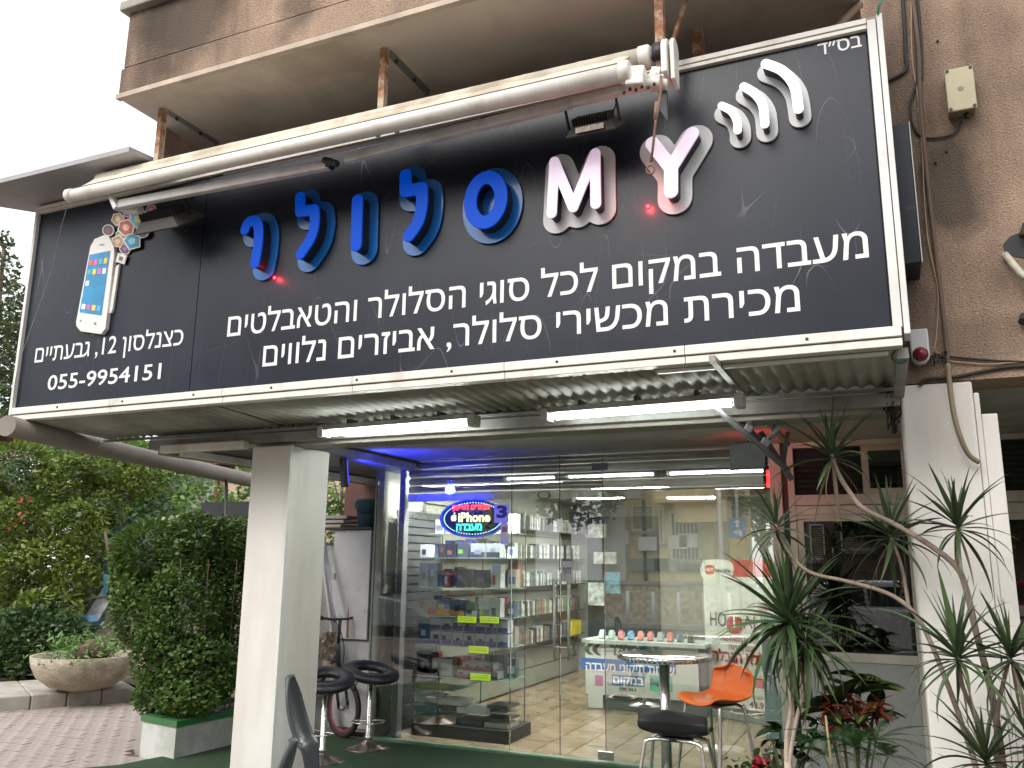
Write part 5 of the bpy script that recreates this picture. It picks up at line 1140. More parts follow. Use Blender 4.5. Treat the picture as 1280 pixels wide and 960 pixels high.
def leg_stool(label, m, w, d, hb, H, spread, lean=.25, wrap=.35):
    t = thing('bar_chair', label, 'bar chair', (0, 0, 0))
    shell('seat_shell', m, w, d, hb, lean, parent=t, z0=H, wrap=wrap)
    for sx in (-1, 1):
        for sy in (-1, 1):
            top = Vector((sx*w*.30, sy*d*.26, H-.03)); foot = Vector((sx*(w*.5+spread), sy*(d*.5+spread), .0))
            b = MB(); b.tube([(sx*w*.05, sy*d*.24, H-.028)]+smooth([Vector((sx*w*.22, sy*d*.26, H-.028)), top+Vector((sx*.03, sy*.01, -.012)), top+Vector((sx*.05, sy*.02, -.07)), foot], 4)[1:], .011, 10); b.build('leg', M_chrome, t)
    z = .24; k = 1-z/H; q = [(sx*(w*.36+(w*.5+spread-w*.36)*k), sy*(d*.3+(d*.5+spread-d*.3)*k), z) for sx, sy in ((-1, -1), (1, -1), (1, 1), (-1, 1))]
    for i in range(4): MB().tube([q[i], q[(i+1) % 4]], .008, 8).build('footrest_bar', M_chrome, t)
    MB().box(-w*.2, -d*.2, H-.04, w*.2, d*.25, H-.016).build('seat_mount', M_black, t)
    return t
M_or = mat('orange_plastic', (.62, .14, .03), .34, var=.05)
oc = leg_stool('orange moulded bar chair behind the round table', M_or, .38, .33, .19, .78, .03)
p = PZ(893, 872, .78); print('orange', p); place(oc, (p.x, p.y, -.004), R(-38))
bc = leg_stool('black low backed bar chair in front of the round table seen from behind', mat('black_shell', (.02, .02, .022), .5, var=.1), .44, .30, .16, .585, .03, .1, .45)
p = PZ(849, 897, .66); print('blackch', p); place(bc, (p.x, p.y-.08, -.004), R(178))
# round table
p = PZ(830, 817, .985); print('table', p)
tb = thing('bar_table', 'round polished metal bar table with ribbed rim', 'table', (0, 0, 0))
MB().lathe([(.001, .985), (.31, .985), (.322, .979), (.324, .965), (.319, .953), (.305, .949), (.001, .949)], (0, 0, 0), 48).build('table_top', mat('table_steel', (.66, .66, .63), .1, .95, var=.05, scale=9), tb)
b = MB()
for k in range(60): t_ = 2*math.pi*k/60; b.obox((.325*math.cos(t_), .325*math.sin(t_), .966), (.006, .012, .024), (0, 0, t_))
tag(b.build('rim_ribs', M_chrome, tb), kind='stuff')
MB().lathe([(.036, .02), (.036, .947)], (0, 0, 0), 24).build('column', M_chrome, tb); MB().lathe([(.22, 0), (.215, .012), (.06, .035), (.036, .05)], (0, 0, 0), 32).build('base', M_steel, tb)
place(tb, (p.x, p.y, -.004))
# grey moulded chairs at lower left
def blade_chair(label, xt, yt, Y, rz, wid, tall):
    top = PY(xt, yt, Y); t = thing('moulded_chair', label, 'chair', (top.x, Y, 0), 'dark moulded chairs beside the left pillar')
    vs = []; fs = []; n = 8; prof = smooth([(.0, .0, top.z), (.015, .03, top.z-.07), (.05, .03, top.z-.2), (.10, 0, top.z-.31), (.135, -.02, top.z-.36), (.16, -.03, top.z-.48), (.18, -.06, top.z-.56)], 4)
    wd_ = lambda s: wid*(.12+.88*math.sin(min(1, s*2.6)*math.pi/2)) if s < .6 else wid*(1-(s-.6)*1.5)
    ca, sa = math.cos(rz), math.sin(rz)
    for i, q in enumerate(prof):
        s_ = i/(len(prof)-1); w_ = wd_(s_)
        for j in range(n+1):
            k = j/n*2-1; lx, ly = q.x-.05*k*k*0, k*w_/2; lx -= .03*(1-k*k)
            vs.append((top.x+lx*ca-ly*sa, Y+lx*sa+ly*ca, q.z))
    for i in range(len(prof)-1):
        for j in range(n): a = i*(n+1)+j; fs.append((a, a+1, a+n+2, a+n+1))
    M_gp = mat('grey_shell_plastic', (.06, .065, .072), .3, var=.06)
    o = MB().add(vs, fs, True).build('backrest', M_gp, t); md = o.modifiers.new('solid', 'SOLIDIFY'); md.thickness = .016
    zt_ = top.z-.56; bx, by = top.x+.18*ca, Y+.18*sa
    MB().lathe([(.001, .03), (.19, .02), (.21, 0), (.2, -.03), (.001, -.04)], (bx+.16*ca, by+.16*sa, zt_+.02), 24).build('seat', M_gp, t)
    MB().tube([(bx+.16*ca, by+.16*sa, zt_-.02), (bx+.16*ca, by+.16*sa, .02)], .025, 14).build('column', M_chrome, t)
    MB().lathe([(.2, 0), (.195, .008), (.03, .05)], (bx+.16*ca, by+.16*sa, .0), 28).build('base', M_chrome, t)
    return t
blade_chair('dark grey moulded chair with tall blade-like back in front of the left pillar', 366, 846, 4.0, R(12), .2, .4)
blade_chair('grey moulded chair back edge peeking in at the bottom left of the pillar', 362, 925, 3.7, R(200), .2, .4)
# ---- old cabinet with bucket, plank, bicycle
cb = thing('old_cabinet', 'old white cabinet with chipped rusty panels behind the left pillar', 'cabinet', (-4.85, 7.35, 0))
M_old = mat('old_white_board', (.56, .55, .55), .7, var=.08, dirt=(.2, .16, .14), dscale=5, damt=.6, dlo=.56, dhi=.7)
a = PY(418, 664, 7.15); c_ = PY(464, 661, 7.15)
MB().box(a.x, 7.15, .86, c_.x, 7.17, 1.90).build('upper_panel', M_old, cb, bev=.004)
MB().box(a.x+.02, 7.18, .05, c_.x+.12, 7.2, .84).build('lower_panel', M_old, cb, bev=.004)
MB().box(a.x, 7.2, .02, c_.x, 7.6, 1.88).build('cabinet_body', mat('cabinet_side', (.3, .3, .3), .8), cb)
MB().box(a.x-.25, 7.12, 1.905, c_.x+.02, 7.6, 1.925).build('top_board', M_dark, cb)
MB().obox((a.x+.03, 7.145, 1.45), (.03, .006, .06)).build('latch', M_grmetal, cb)
b = MB(); r_ = mat('rust_streak', (.3, .13, .06), .9)
b.prism([(a.x+.2, 7.149, .87), (a.x+.23, 7.149, .87), (a.x+.215, 7.149, 1.2), (a.x+.205, 7.149, 1.1)], (0, .0008, 0)); b.build('rust_streak', r_, cb)
o = MB().bar(PY(402, 668, 7.05), PY(418, 790, 6.95), .1, .02, (1, 0, 0)).build('leaning_board', M_old); tag(recenter(o), 'narrow white board leaning left of the old cabinet', 'board')
o = MB().box(PY(395, 668, 7.3).x-.3, 7.3, 0, a.x-.02, 7.33, 1.75).build('leaning_board', mat('old_grey_board', (.4, .39, .39), .8, var=.1, dirt=(.2, .17, .15), dscale=3, damt=.6)); tag(recenter(o), 'wide greyish board standing behind the bicycle', 'board')
bk = thing('bucket', 'dull blue plastic bucket with black handle on top of old cabinet', 'bucket', PY(454, 659, 7.3))
p = PY(454, 659, 7.3); zb = 1.926; hh = PY(454, 624, 7.3).z-zb
MB().lathe([(.001, .002), (.085, 0), (.115, hh*.92), (.122, hh*.93), (.122, hh), (.112, hh), (.082, .01)], (p.x, 7.35, zb), 28).build('pail', mat('blue_pail', (.08, .16, .21), .5, var=.1), bk)
MB().tube(smooth([(p.x-.118, 7.33, zb+hh*.95), (p.x-.07, 7.24, zb+hh*.7), (p.x+.03, 7.22, zb+hh*.5), (p.x+.1, 7.26, zb+hh*.55), (p.x+.122, 7.34, zb+hh*.93)], 5), .006, 6).build('handle', M_black, bk)
a = PY(432, 600, 7.9); c_ = PY(470, 656, 7.9)
o = MB().box(a.x, 7.9, c_.z-.1, c_.x+.2, 7.94, a.z).build('brown_board', mat('brown_wood', (.10, .035, .025), .6, var=.3)); tag(recenter(o), 'reddish brown board standing behind blue bucket', 'board')
b = MB()
for k in range(3): b.obox((PY(412, 650, 7.4).x+.02*k, 7.45, 1.95+k*.045), (.42, .3, .03), (0, 0, .05*k))
tag(recenter(b.build('stacked_boards', mat('pale_stack', (.3, .27, .25), .7, var=.3))), 'pile of flat boards left of the blue bucket', 'boards')
def bicycle():
    t = thing('bicycle', 'dark bicycle with red rimmed wheel half hidden behind left pillar', 'bicycle', (0, 0, 0))
    R0 = .235
    for k, x in enumerate((0, -.82)):
        w_ = MB().ring((x, 0, R0), R0-.02, .022, Matrix.Rotation(R(90), 3, 'X'), 36, 8).build('wheel', M_rubber, t)
        MB().ring((x, 0, R0), R0-.045, .009, Matrix.Rotation(R(90), 3, 'X'), 36, 6).build('rim', mat('red_rim', (.28, .04, .05), .4), w_)
        b = MB()
        for i in range(16): a_ = 2*math.pi*i/16; b.tube([(x, .02 if i % 2 else -.02, R0), (x+(R0-.05)*math.cos(a_), 0, R0+(R0-.05)*math.sin(a_))], .0015, 4)
        tag(b.build('spokes', M_steel, w_), kind='stuff')
        MB().tube([(x, -.045, R0), (x, .045, R0)], .022, 10).build('hub', M_steel, w_)
    b = MB(); H = Vector((-.12, 0, .68)); S = Vector((-.55, 0, .62)); BBk = Vector((-.45, 0, .27))
    for p0, p1 in ((H, BBk), (H+Vector((0, 0, -.08)), S), (S, BBk)): b.tube([p0, p1], .018, 10)
    for s_ in (-.04, .04): b.tube([BBk, (-.82, s_, R0)], .01, 8); b.tube([S, (-.82, s_, R0)], .01, 8)
    b.build('frame', M_dark, t)
    b = MB(); b.tube([H+Vector((0, 0, .06)), H, (-.09, 0, .52)], .02, 10)
    for s_ in (-.045, .045): b.tube([(-.09, s_, .52), (0, s_, R0)], .013, 8)
    b.build('fork', M_dark, t)
    b = MB(); b.tube([H+Vector((0, 0, .05)), H+Vector((.01, 0, .26))], .015, 10); b.tube([H+Vector((-.02, -.27, .29)), H+Vector((.02, -.08, .26)), H+Vector((.02, .08, .26)), H+Vector((-.02, .27, .29))], .011, 8); b.build('handlebar', M_dark, t)
    for s_ in (-1, 1): MB().tube([H+Vector((-.005, s_*.17, .275)), H+Vector((-.02, s_*.28, .291))], .017, 10).build('grip', M_rubber, t); MB().tube([H+Vector((.03, s_*.13, .27)), H+Vector((.06, s_*.24, .265))], .006, 6).build('brake_lever', M_black, t)
    b = MB(); b.lathe([(.001, 0), (.06, .005), (.07, .02), (.05, .04), (.001, .045)], tuple(S+Vector((-.02, 0, .14))), 16, sx=1.7, sy=.8); b.tube([S, S+Vector((-.01, 0, .15))], .013, 8); b.build('saddle', M_leather, t)
    b = MB(); b.tube(smooth([H+Vector((.03, -.1, .26)), H+Vector((.12, -.08, .2)), H+Vector((.12, -.02, .02)), (-.06, 0, .5)], 5), .004, 5); b.build('brake_cable', M_rubber, t)
    MB().tube([(-.45, -.06, .27), (-.45, .06, .27)], .03, 12).build('crankset', M_steel, t)
    return t
bi = bicycle(); p = PZ(430, 917, 0); bi.scale = (1.12, 1.12, 1.12); place(bi, (PY(429, 889, 6.98).x, 6.98, .0), R(-21))
# crumpled cloth between the cabinet and bike
b = MB(); g = random.Random(5); vs = []; fs = []
for i in range(9):
    for j in range(13): q = PY(404+j*1.6+g.uniform(-1, 1), 790+i*6, 7.08); vs.append((q.x, 7.05+g.uniform(-.05, .03), q.z))
for i in range(8):
    for j in range(12): a = i*13+j; fs.append((a, a+1, a+14, a+13))
o = b.add(vs, fs).build('cloth_bundle', mat('tan_cloth', (.34, .27, .22), .9, var=.3, scale=20)); md = o.modifiers.new('s', 'SOLIDIFY'); md.thickness = .02; tag(recenter(o), 'crumpled tan cloth hanging between old cabinet and bicycle', 'cloth')

# ================================================================ garden at the left
def PB(px, py, Y, rpx):
    p = PY(px, py, Y); dep = (p-EYEP).dot(_F); return tuple(p), rpx*dep/FPX
def bush(name, label, cat, blist, n, size, m, base, seed, asp=.5, trunks=(), shell=.7, up=.3, group=None, kind=None, yr=1.0, tmat=None):
    cs = []
    for px, py, Y, rx_, ry_ in blist:
        c, r = PB(px, py, Y, rx_); c2, r2 = PB(px, py, Y, ry_); cs.append((c, (r, r*yr, r2)))
    t = thing(name, label, cat, base, group); P_ = blobs(cs, n, np.random.default_rng(seed), shell)
    P_ = P_[P_[:, 2] > base[2]-.02]
    leaves('foliage', P_, size, m, t, asp, up, seed)
    tm = tmat or mat('bark', (.16, .12, .085), .9, var=.3, bump=.4)
    for i, q in enumerate(trunks):
        MB().tube(smooth([Vector(v) for v in q[0]], 4), [q[1]*(1-.6*k/(len(smooth(q[0], 4))-1)) for k in range(len(smooth(q[0], 4)))], 7).build('stem', tm, t)
    return t, cs
L_dark = leafmat('leaf_dark', (.014, .035, .012), (.07, .14, .035)); L_hedge = leafmat('leaf_hedge', (.024, .06, .014), (.15, .25, .05)); L_yel = leafmat('leaf_yellowish', (.03, .06, .015), (.25, .33, .05)); L_light = leafmat('leaf_light', (.06, .14, .035), (.26, .42, .11)); L_far = leafmat('leaf_far', (.05, .08, .03), (.12, .16, .06))
def G0(x, y): v = PZ(x, y, 0); return (v.x, v.y, 0)
# planter with hedge
pl = thing('planter', 'white painted concrete planter with green rim under the dense hedge', 'planter', (-5.7, 6.3, -.045))
a, b_, c_ = (-5.97, 5.74), (-5.49, 5.64), (-5.40, 7.3); d_ = (-5.98, 7.3)
def walls(poly, z0, z1, th):
    m = MB(); n = len(poly); cx, cy = sum(p[0] for p in poly)/n, sum(p[1] for p in poly)/n
    inn = [(p[0]+(cx-p[0])*th/.5, p[1]+(cy-p[1])*th/.9) for p in poly]; vs = []
    for p in poly: vs += [(*p, z0), (*p, z1)]
    for p in inn: vs += [(*p, z0), (*p, z1)]
    fs = []
    for i in range(n):
        j = (i+1) % n; fs += [(2*i, 2*j, 2*j+1, 2*i+1), (2*n+2*i, 2*n+2*i+1, 2*n+2*j+1, 2*n+2*j), (2*i+1, 2*j+1, 2*n+2*j+1, 2*n+2*i+1), (2*i, 2*n+2*i, 2*n+2*j, 2*j)]
    return m.add(vs, fs)
walls([a, b_, c_, d_], -.045, .245, .08).build('trough', mat('planter_white', (.62, .63, .60), .7, var=.06, dirt=(.3, .32, .25), dscale=4, damt=.5, bump=.1), pl)
k_ = .012; walls([(a[0]-k_, a[1]-k_), (b_[0]+k_, b_[1]-k_), (c_[0]+k_, c_[1]+k_), (d_[0]-k_, d_[1]+k_)], .247, .298, .09).build('rim', mat('green_rim', (.03, .17, .05), .5, dirt=(.1, .14, .06), dscale=8, damt=.6), pl)
MB().prism([(a[0]+.06, a[1]+.1, .2), (b_[0]-.06, b_[1]+.1, .2), (c_[0]-.06, c_[1]-.1, .2), (d_[0]+.06, d_[1]-.1, .2)], (0, 0, .02)).build('soil', mat('soil', (.07, .05, .035), .95), pl)
stems = [([(-5.7+dx, 5.95+dy, .21), (-5.75+dx, 6.0+dy, .8), (-5.85+dx*1.6, 6.05+dy, 1.6)], .008) for dx, dy in ((-.1, 0), (.05, .1), (.12, .35), (-.05, .6), (.1, .9), (0, 1.1))]
hb = [(190, 690, 6.3, 46, 38), (165, 720, 6.2, 26, 46), (240, 680, 6.4, 45, 40), (285, 690, 6.6, 34, 45), (180, 760, 6.2, 40, 50), (235, 770, 6.3, 60, 70), (290, 780, 6.6, 36, 80), (200, 820, 6.0, 34, 44), (250, 840, 6.1, 48, 44), (188, 868, 5.85, 20, 24), (235, 872, 5.9, 40, 22), (300, 690, 6.9, 30, 40)]
bush('hedge_bush', 'dense dark green hedge bush growing in the white planter', 'bush', hb, 34000, .046, L_hedge, (-5.7, 6.3, .22), 21, .55, stems, .78)
# thin post and dark box beyond the hedge
o = MB().tube([(PY(281, 890, 6.75).x, 6.75, .2), (PY(283, 597, 6.75).x, 6.75, PY(283, 597, 6.75).z)], .018, 8).build('fence_post', mat('green_post', (.03, .06, .04), .6, dirt=(.1, .07, .05), dscale=8, damt=.6)); tag(recenter(o), 'thin dark post rising out of hedge near the left pillar', 'post')
a = PY(252, 628, 7.6); c = PY(330, 646, 7.6)
bx = thing('dark_fascia', 'black horizontal panel above the hedge beside left pillar', 'panel', ((a.x+c.x)/2, 7.6, c.z)); MB().box(a.x, 7.6, c.z, c.x+.4, 7.9, a.z).build('panel', M_black, bx)
for x in (a.x+.06, c.x+.3): MB().tube([(x, 7.75, .06), (x, 7.75, c.z)], .03, 8).build('leg', M_dark, bx)
# low ledge with bowl
led_ = thing('garden_ledge', 'low worn concrete ledge under the bowl planter', 'ledge', (-8.6, 7.3, -.045))
A0 = Vector(G0(-60, 894)); A1 = Vector(G0(168, 876)); u_l = (A1-A0).normalized(); nb = Vector((-u_l.y, u_l.x, 0))
for k in range(5):
    p0 = A0+(A1-A0)*(k/5)+u_l*.004; p1 = A0+(A1-A0)*((k+1)/5)-u_l*.004
    MB().prism([(p0.x, p0.y, -.045), (p1.x, p1.y, -.045), (p1.x+nb.x*1.3, p1.y+nb.y*1.3, -.045), (p0.x+nb.x*1.3, p0.y+nb.y*1.3, -.045)], (0, 0, .19)).build('ledge_block', M_conc, led_, bev=.015)
bp = PZ(107, 866, .145); bp += nb*.25
bw = thing('bowl_planter', 'round rough pebble concrete bowl planter on the low ledge', 'planter', bp)
dep = (bp-EYEP).dot(_F); rb = 61*dep/FPX*1.02; hb_ = (PY(107, 818, bp.y).z-bp.z)
M_bowl = mat('pebble_concrete', (.56, .49, .38), .95, var=.2, scale=30, bump=.9, bscale=70, dirt=(.2, .19, .13), dscale=3.5, damt=.6)
MB().lathe([(rb*.3, 0), (rb*.62, hb_*.14), (rb*.86, hb_*.42), (rb*.97, hb_*.75), (rb, hb_), (rb*.92, hb_), (rb*.88, hb_*.75), (rb*.5, hb_*.6), (.001, hb_*.6)], bp, 44).build('bowl', M_bowl, bw)
MB().lathe([(rb*.85, hb_*.74), (rb*.4, hb_*.86), (.001, hb_*.9)], bp, 24).build('soil', mat('soil', (.07, .05, .035), .95), bw)
gp = np.random.default_rng(3); q = gp.normal(size=(900, 3))*[rb*.4, rb*.4, .1]+np.array(bp)+[0, 0, hb_+.05]
o = leaves('small_plants', q, .07, L_light, bw, .3, .8, 5); tag(o, kind='stuff')
bb = MB().lathe([(.001, 0), (.16, .02), (.2, .12), (.12, .22), (.001, .25)], (bp.x+.1, bp.y, bp.z+hb_*.8), 14).build('rock', mat('brown_rock', (.13, .085, .06), .9, var=.3, bump=.8, bscale=12), bw)
# rubble and junk behind
g = random.Random(12); 
for k, (px_, py_, Y, s, c, lb) in enumerate([(215, 790, 8.6, .3, (.11, .08, .06), 'brown stone in the rubble heap behind the bowl'), (120, 800, 9.2, .28, (.2, .16, .12), 'tan stone in the rubble heap'), (150, 805, 9.0, .25, (.13, .09, .07), 'dark reddish stone behind bowl planter'), (160, 780, 9.6, .4, (.09, .07, .06), 'large dark stone at the top of rubble heap'), (20, 840, 8.7, .35, (.4, .33, .24), 'pale stone on the ledge left of the bowl')]):
    p = PY(px_, py_, Y); b = MB(); bm_ = bmesh.new(); bmesh.ops.create_icosphere(bm_, subdivisions=2, radius=s); b.add([Vector((v.co.x*1.3, v.co.y, v.co.z*.8))*(1+g.uniform(-.13, .13))+p-Vector((0, 0, s*.5)) for v in bm_.verts], [[v.index for v in f.verts] for f in bm_.faces]); bm_.free()
    tag(recenter(b.build('stone', mat('stone_%d' % k, c, .9, var=.3, bump=.6, bscale=15), bev=.01)), lb, 'stone')
hp = MB(); n = 22
gg = np.random.default_rng(9); vs = []
for i in range(n):
    for j in range(n): x = -12+i*.25; y = 7.9+j*.28; vs.append((x, y, .06+.55*math.exp(-((x+9.3)**2/3.5+(y-10.2)**2/2.5))+.1*gg.uniform()*math.exp(-((x+9.3)**2/5+(y-10)**2/4))))
o = hp.add(vs, [(i*n+j, (i+1)*n+j, (i+1)*n+j+1, i*n+j+1) for i in range(n-1) for j in range(n-1)]).build('earth_mound', mat('rubble_soil', (.1, .075, .055), .95, var=.5, scale=6, bump=1, bscale=18)); tag(o, kind='structure')
sh_ = MB(); vs = []
A_, B_ = PY(108, 775, 9.3), PY(140, 735, 9.6)
def junk(q, name, label, cat, m, th=.02): o = MB().prism([PY(*v) for v in q], (0, th, 0)).build(name, m); return tag(recenter(o), label, cat)
junk([(106, 772, 9.3), (122, 776, 9.3), (146, 738, 9.5), (128, 735, 9.5)], 'metal_sheet', 'bent grey metal sheet lying on the rubble heap', 'metal sheet', mat('bent_sheet', (.36, .36, .37), .5, var=.3, scale=12))
junk([(100, 770, 9.1), (116, 769, 9.1), (116, 777, 9.1), (98, 778, 9.1)], 'plastic_bag', 'small light blue plastic bag on the rubble', 'bag', mat('blue_bag', (.15, .35, .6), .4), .08)
junk([(90, 752, 9.4), (155, 737, 9.4), (155, 739, 9.4), (90, 754.5, 9.4)], 'stick', 'pale stick lying across the rubble heap', 'stick', mat('pale_stick', (.5, .5, .48), .6), .02)
junk([(129, 718, 9.35), (134, 718, 9.35), (134, 745, 9.35), (129, 745, 9.35)], 'bottle', 'blue bottle standing on the rubble heap', 'bottle', mat('blue_bottle', (.06, .18, .3), .3), .06)
junk([(167, 786, 8.4), (181, 786, 8.4), (181, 862, 8.4), (167, 862, 8.4)], 'garden_pillar', 'peach coloured masonry stub behind the hedge', 'pillar', mat('peach_plaster', (.45, .32, .23), .85, var=.1, dirt=(.25, .18, .13), dscale=4, damt=.5), .3)
# shed and walls far back
junk([(112, 640, 13.5), (176, 640, 13.5), (176, 800, 13.5), (112, 800, 13.5)], 'blue_sheet_fence', 'dark blue sheet fence seen between the left shrub and hedge', 'fence', mat('dark_blue_sheet', (.02, .045, .09), .5, var=.15), .05)
wl = thing('garden_shed', 'grey corrugated metal shed wall with red-brown roof edge behind the garden trees', 'shed', PY(250, 760, 15.6))
a = PY(165, 588, 15.6); c = PY(272, 700, 15.6); b = MB(); n = 90; vs = []
for i in range(n+1):
    x = a.x+(c.x-a.x)*i/n; y = 15.6+.02*math.sin(i*1.6); vs += [(x, y, 0.0), (x, y, a.z)]
b.add(vs, [(2*i, 2*i+2, 2*i+3, 2*i+1) for i in range(n)]).build('corrugated_wall', mat('shed_sheet', (.42, .45, .46), .5, var=.1, dirt=(.3, .26, .22), dscale=2, damt=.5), wl)
d = PY(420, 700, 15.6); MB().box(c.x, 15.55, 0, d.x, 15.8, a.z-.02).build('pink_wall', mat('pink_plaster', (.62, .46, .34), .85, var=.06, bump=.1), wl)
for k in range(14): MB().box(c.x+.15+k*.42, 15.535, .3, c.x+.17+k*.42, 15.549, a.z-.1).build('wall_batten', mat('pink_plaster', (.62, .46, .34), .85), wl)
MB().box(c.x-.1, 15.4, 0, c.x, 15.54, a.z+.05).build('corner_post', mat('red_brown_post', (.2, .08, .05), .7), wl)
MB().box(a.x-1, 15.2, a.z, d.x, 16.2, a.z+.14).build('roof_edge', mat('red_roof_edge', (.25, .07, .045), .7, var=.3), wl)
junk([(176, 660, 12.6), (186, 648, 12.6), (245, 642, 12.8), (245, 655, 12.8)], 'white_roof_sheet', 'pale slanting roof sheet peeking above the hedge', 'sheet', mat('white_sheet', (.7, .66, .6), .6), 1.2)
# far houses and greenery
fw = thing('far_house', 'pale house wall far behind the garden shrubs', 'building', (-20, 24, 0)); MB().box(-26, 24, 0, -12, 30, 3.0).build('wall', mat('far_wall', (.45, .40, .33), .9), fw); MB().box(-26.2, 23.8, 3.0, -11.8, 30.2, 3.2).build('roof', mat('far_roof', (.2, .1, .07), .8), fw)
# left shrub (bougainvillea like) in clumps
lb_ = [(20, 585, 9.4, 42, 34), (80, 600, 9.7, 38, 30), (130, 580, 10.0, 34, 26), (180, 596, 10.3, 30, 26), (30, 650, 9.1, 40, 32), (95, 655, 9.3, 36, 30), (60, 700, 9.0, 36, 30), (15, 715, 8.8, 32, 34), (95, 722, 9.2, 30, 24), (130, 640, 9.8, 26, 26), (60, 760, 8.8, 40, 26), (20, 775, 8.8, 40, 34), (150, 610, 10.4, 30, 22), (-30, 640, 9.0, 44, 60), (-30, 740, 9.0, 44, 60), (108, 690, 9.5, 24, 20)]
t, cs = bush('garden_shrub', 'large yellow-green leafed shrub filling the left edge with a few red blossoms', 'shrub', lb_, 19000, .085, L_yel, (-10.5, 9.4, .1), 31, .5, [([(-10.8, 9.3, .1), (-10.6, 9.4, 1.0), (-10.9, 9.4, 2.0)], .05), ([(-9.9, 9.5, .1), (-9.6, 9.6, 1.0), (-9.1, 9.8, 2.0)], .04), ([(-10.4, 9.5, .2), (-10, 9.3, 1.4), (-9.9, 9.3, 2.2)], .03)], .72, -.1)
fl_ = np.concatenate([np.random.default_rng(k).normal(size=(7, 3))*.08+np.array(PY(x, y, 8.75)) for k, (x, y) in enumerate(((20, 566), (27, 628), (28, 648), (20, 655)))]); leaves('blossom', fl_, .06, mat('red_blossom', (.3, .035, .02), .6), t, .7, .3, 2)
bush('creeping_shrub', 'dark green creeper spilling over the ledge left of bowl planter', 'shrub', [(30, 800, 8.3, 50, 40), (70, 800, 8.4, 45, 34), (20, 840, 8.0, 30, 26), (95, 815, 8.3, 22, 18), (25, 862, 7.9, 12, 16)], 5200, .075, L_dark, (-9.6, 8.2, .1), 33, .6, [], .7)
bush('dark_shrub', 'dark mass of shrubs deep behind the rubble heap', 'shrub', [(60, 700, 12, 90, 90), (160, 690, 12.4, 70, 80), (250, 720, 12.5, 50, 80), (-20, 640, 12, 80, 90), (300, 760, 12.5, 60, 80)], 9000, .13, L_dark, (-12, 12, .1), 34, .5, [([(-13, 12, .1), (-13, 12.2, 1.6)], .07)], .6)
bush('backing_hedge', 'high dark hedge closing off the garden behind the left shrub', 'hedge', [(0, 590, 14.5, 90, 70), (80, 620, 14.5, 80, 70), (150, 600, 14.6, 50, 50), (60, 700, 14.5, 110, 90), (-60, 640, 14.5, 80, 120)], 14000, .16, L_dark, (-16, 14.5, .06), 39, .6, [], .6)
bush('light_tree', 'bright green leafed young tree in front of the corrugated shed', 'tree', [(150, 575, 13.2, 50, 32), (215, 590, 13.2, 48, 38), (255, 630, 13.3, 36, 28), (200, 635, 13.2, 34, 24), (120, 560, 13, 60, 30), (295, 640, 13.4, 26, 22), (240, 660, 13.0, 26, 16), (310, 600, 13.4, 16, 22)], 4600, .13, L_light, (-11.5, 13.2, .06), 35, .5, [([PY(232, 700, 13.2), PY(222, 650, 13.2), PY(212, 610, 13.2), PY(205, 575, 13.2)], .06), ([PY(262, 690, 13.2), PY(255, 640, 13.2), PY(240, 600, 13.2)], .05), ([PY(225, 660, 13.2), PY(195, 630, 13.2), PY(160, 600, 13.2)], .04), ([PY(278, 690, 13.3), PY(280, 640, 13.3), PY(283, 590, 13.3)], .05), ([PY(305, 680, 13.3), PY(290, 640, 13.3), PY(275, 600, 13.3)], .04)], .55)
bush('light_tree', 'small leafy tree between the left pillar and old cabinet far behind', 'tree', [(430, 600, 13.5, 30, 40), (420, 650, 13.5, 30, 40), (470, 620, 13.5, 30, 40)], 1500, .12, L_light, (-8.0, 13.5, .06), 36, .5, [([PY(425, 690, 13.4), PY(428, 590, 13.4)], .04), ([PY(418, 690, 13.4), PY(440, 600, 13.4)], .03), ([PY(438, 690, 13.4), PY(415, 590, 13.4)], .03)], .5)
# tall tree top-left with sky showing through
tt = [(-30, 430, 16, 60, 50), (10, 450, 16, 32, 34), (15, 400, 16, 26, 26), (-5, 340, 16, 26, 34), (30, 500, 16, 30, 30), (-10, 500, 16, 50, 40), (20, 368, 16, 14, 16), (5, 300, 16, 12, 10), (-30, 560, 15, 60, 40), (30, 540, 15, 40, 30)]
bush('tall_tree', 'tall sparse tree against white sky at the far left', 'tree', tt, 8500, .15, L_far, (-17, 16, .06), 37, .55, [([PY(-10, 800, 16), PY(-8, 560, 16), PY(-4, 420, 16), PY(5, 310, 16)], .12), ([PY(-6, 560, 16), PY(25, 480, 16), PY(35, 430, 16)], .05), ([PY(-5, 470, 16), PY(18, 400, 16)], .035)], .45)

# ================================================================ potted plants at the right
M_dstem = mat('dracaena_stem', (.24, .18, .145), .85, var=.2, scale=25, bump=.4, bscale=60); L_dr = leafmat('leaf_dracaena', (.022, .040, .020), (.075, .11, .045), .38, .12); L_drb = leafmat('leaf_dry', (.10, .07, .045), (.17, .13, .075), .6, .1); L_drg = leafmat('leaf_dracaena_fresh', (.03, .06, .027), (.10, .155, .06), .38, .12)
def blade(L_, W_, droop, m, curl=.5):
    vs = []; fs = []; n = 8; x = z = 0; ang = 0
    for i in range(n+1):
        s = i/n; w_ = W_*(.55+1.2*s if s < .35 else (1-s)**.75*1.28)*.5+.0004
        vs += [(x, -w_, z+w_*curl), (x, 0, z), (x, w_, z+w_*curl)]
        ang = droop*s**1.6; x += L_/n*math.cos(ang); z -= L_/n*math.sin(ang)
    for i in range(n):
        a = i*3; fs += [(a, a+1, a+4, a+3), (a+1, a+2, a+5, a+4)]
    me = bpy.data.meshes.new('leaf'); me.from_pydata(vs, [], fs); me.polygons.foreach_set('use_smooth', [True]*len(fs)); me.materials.append(m); return me
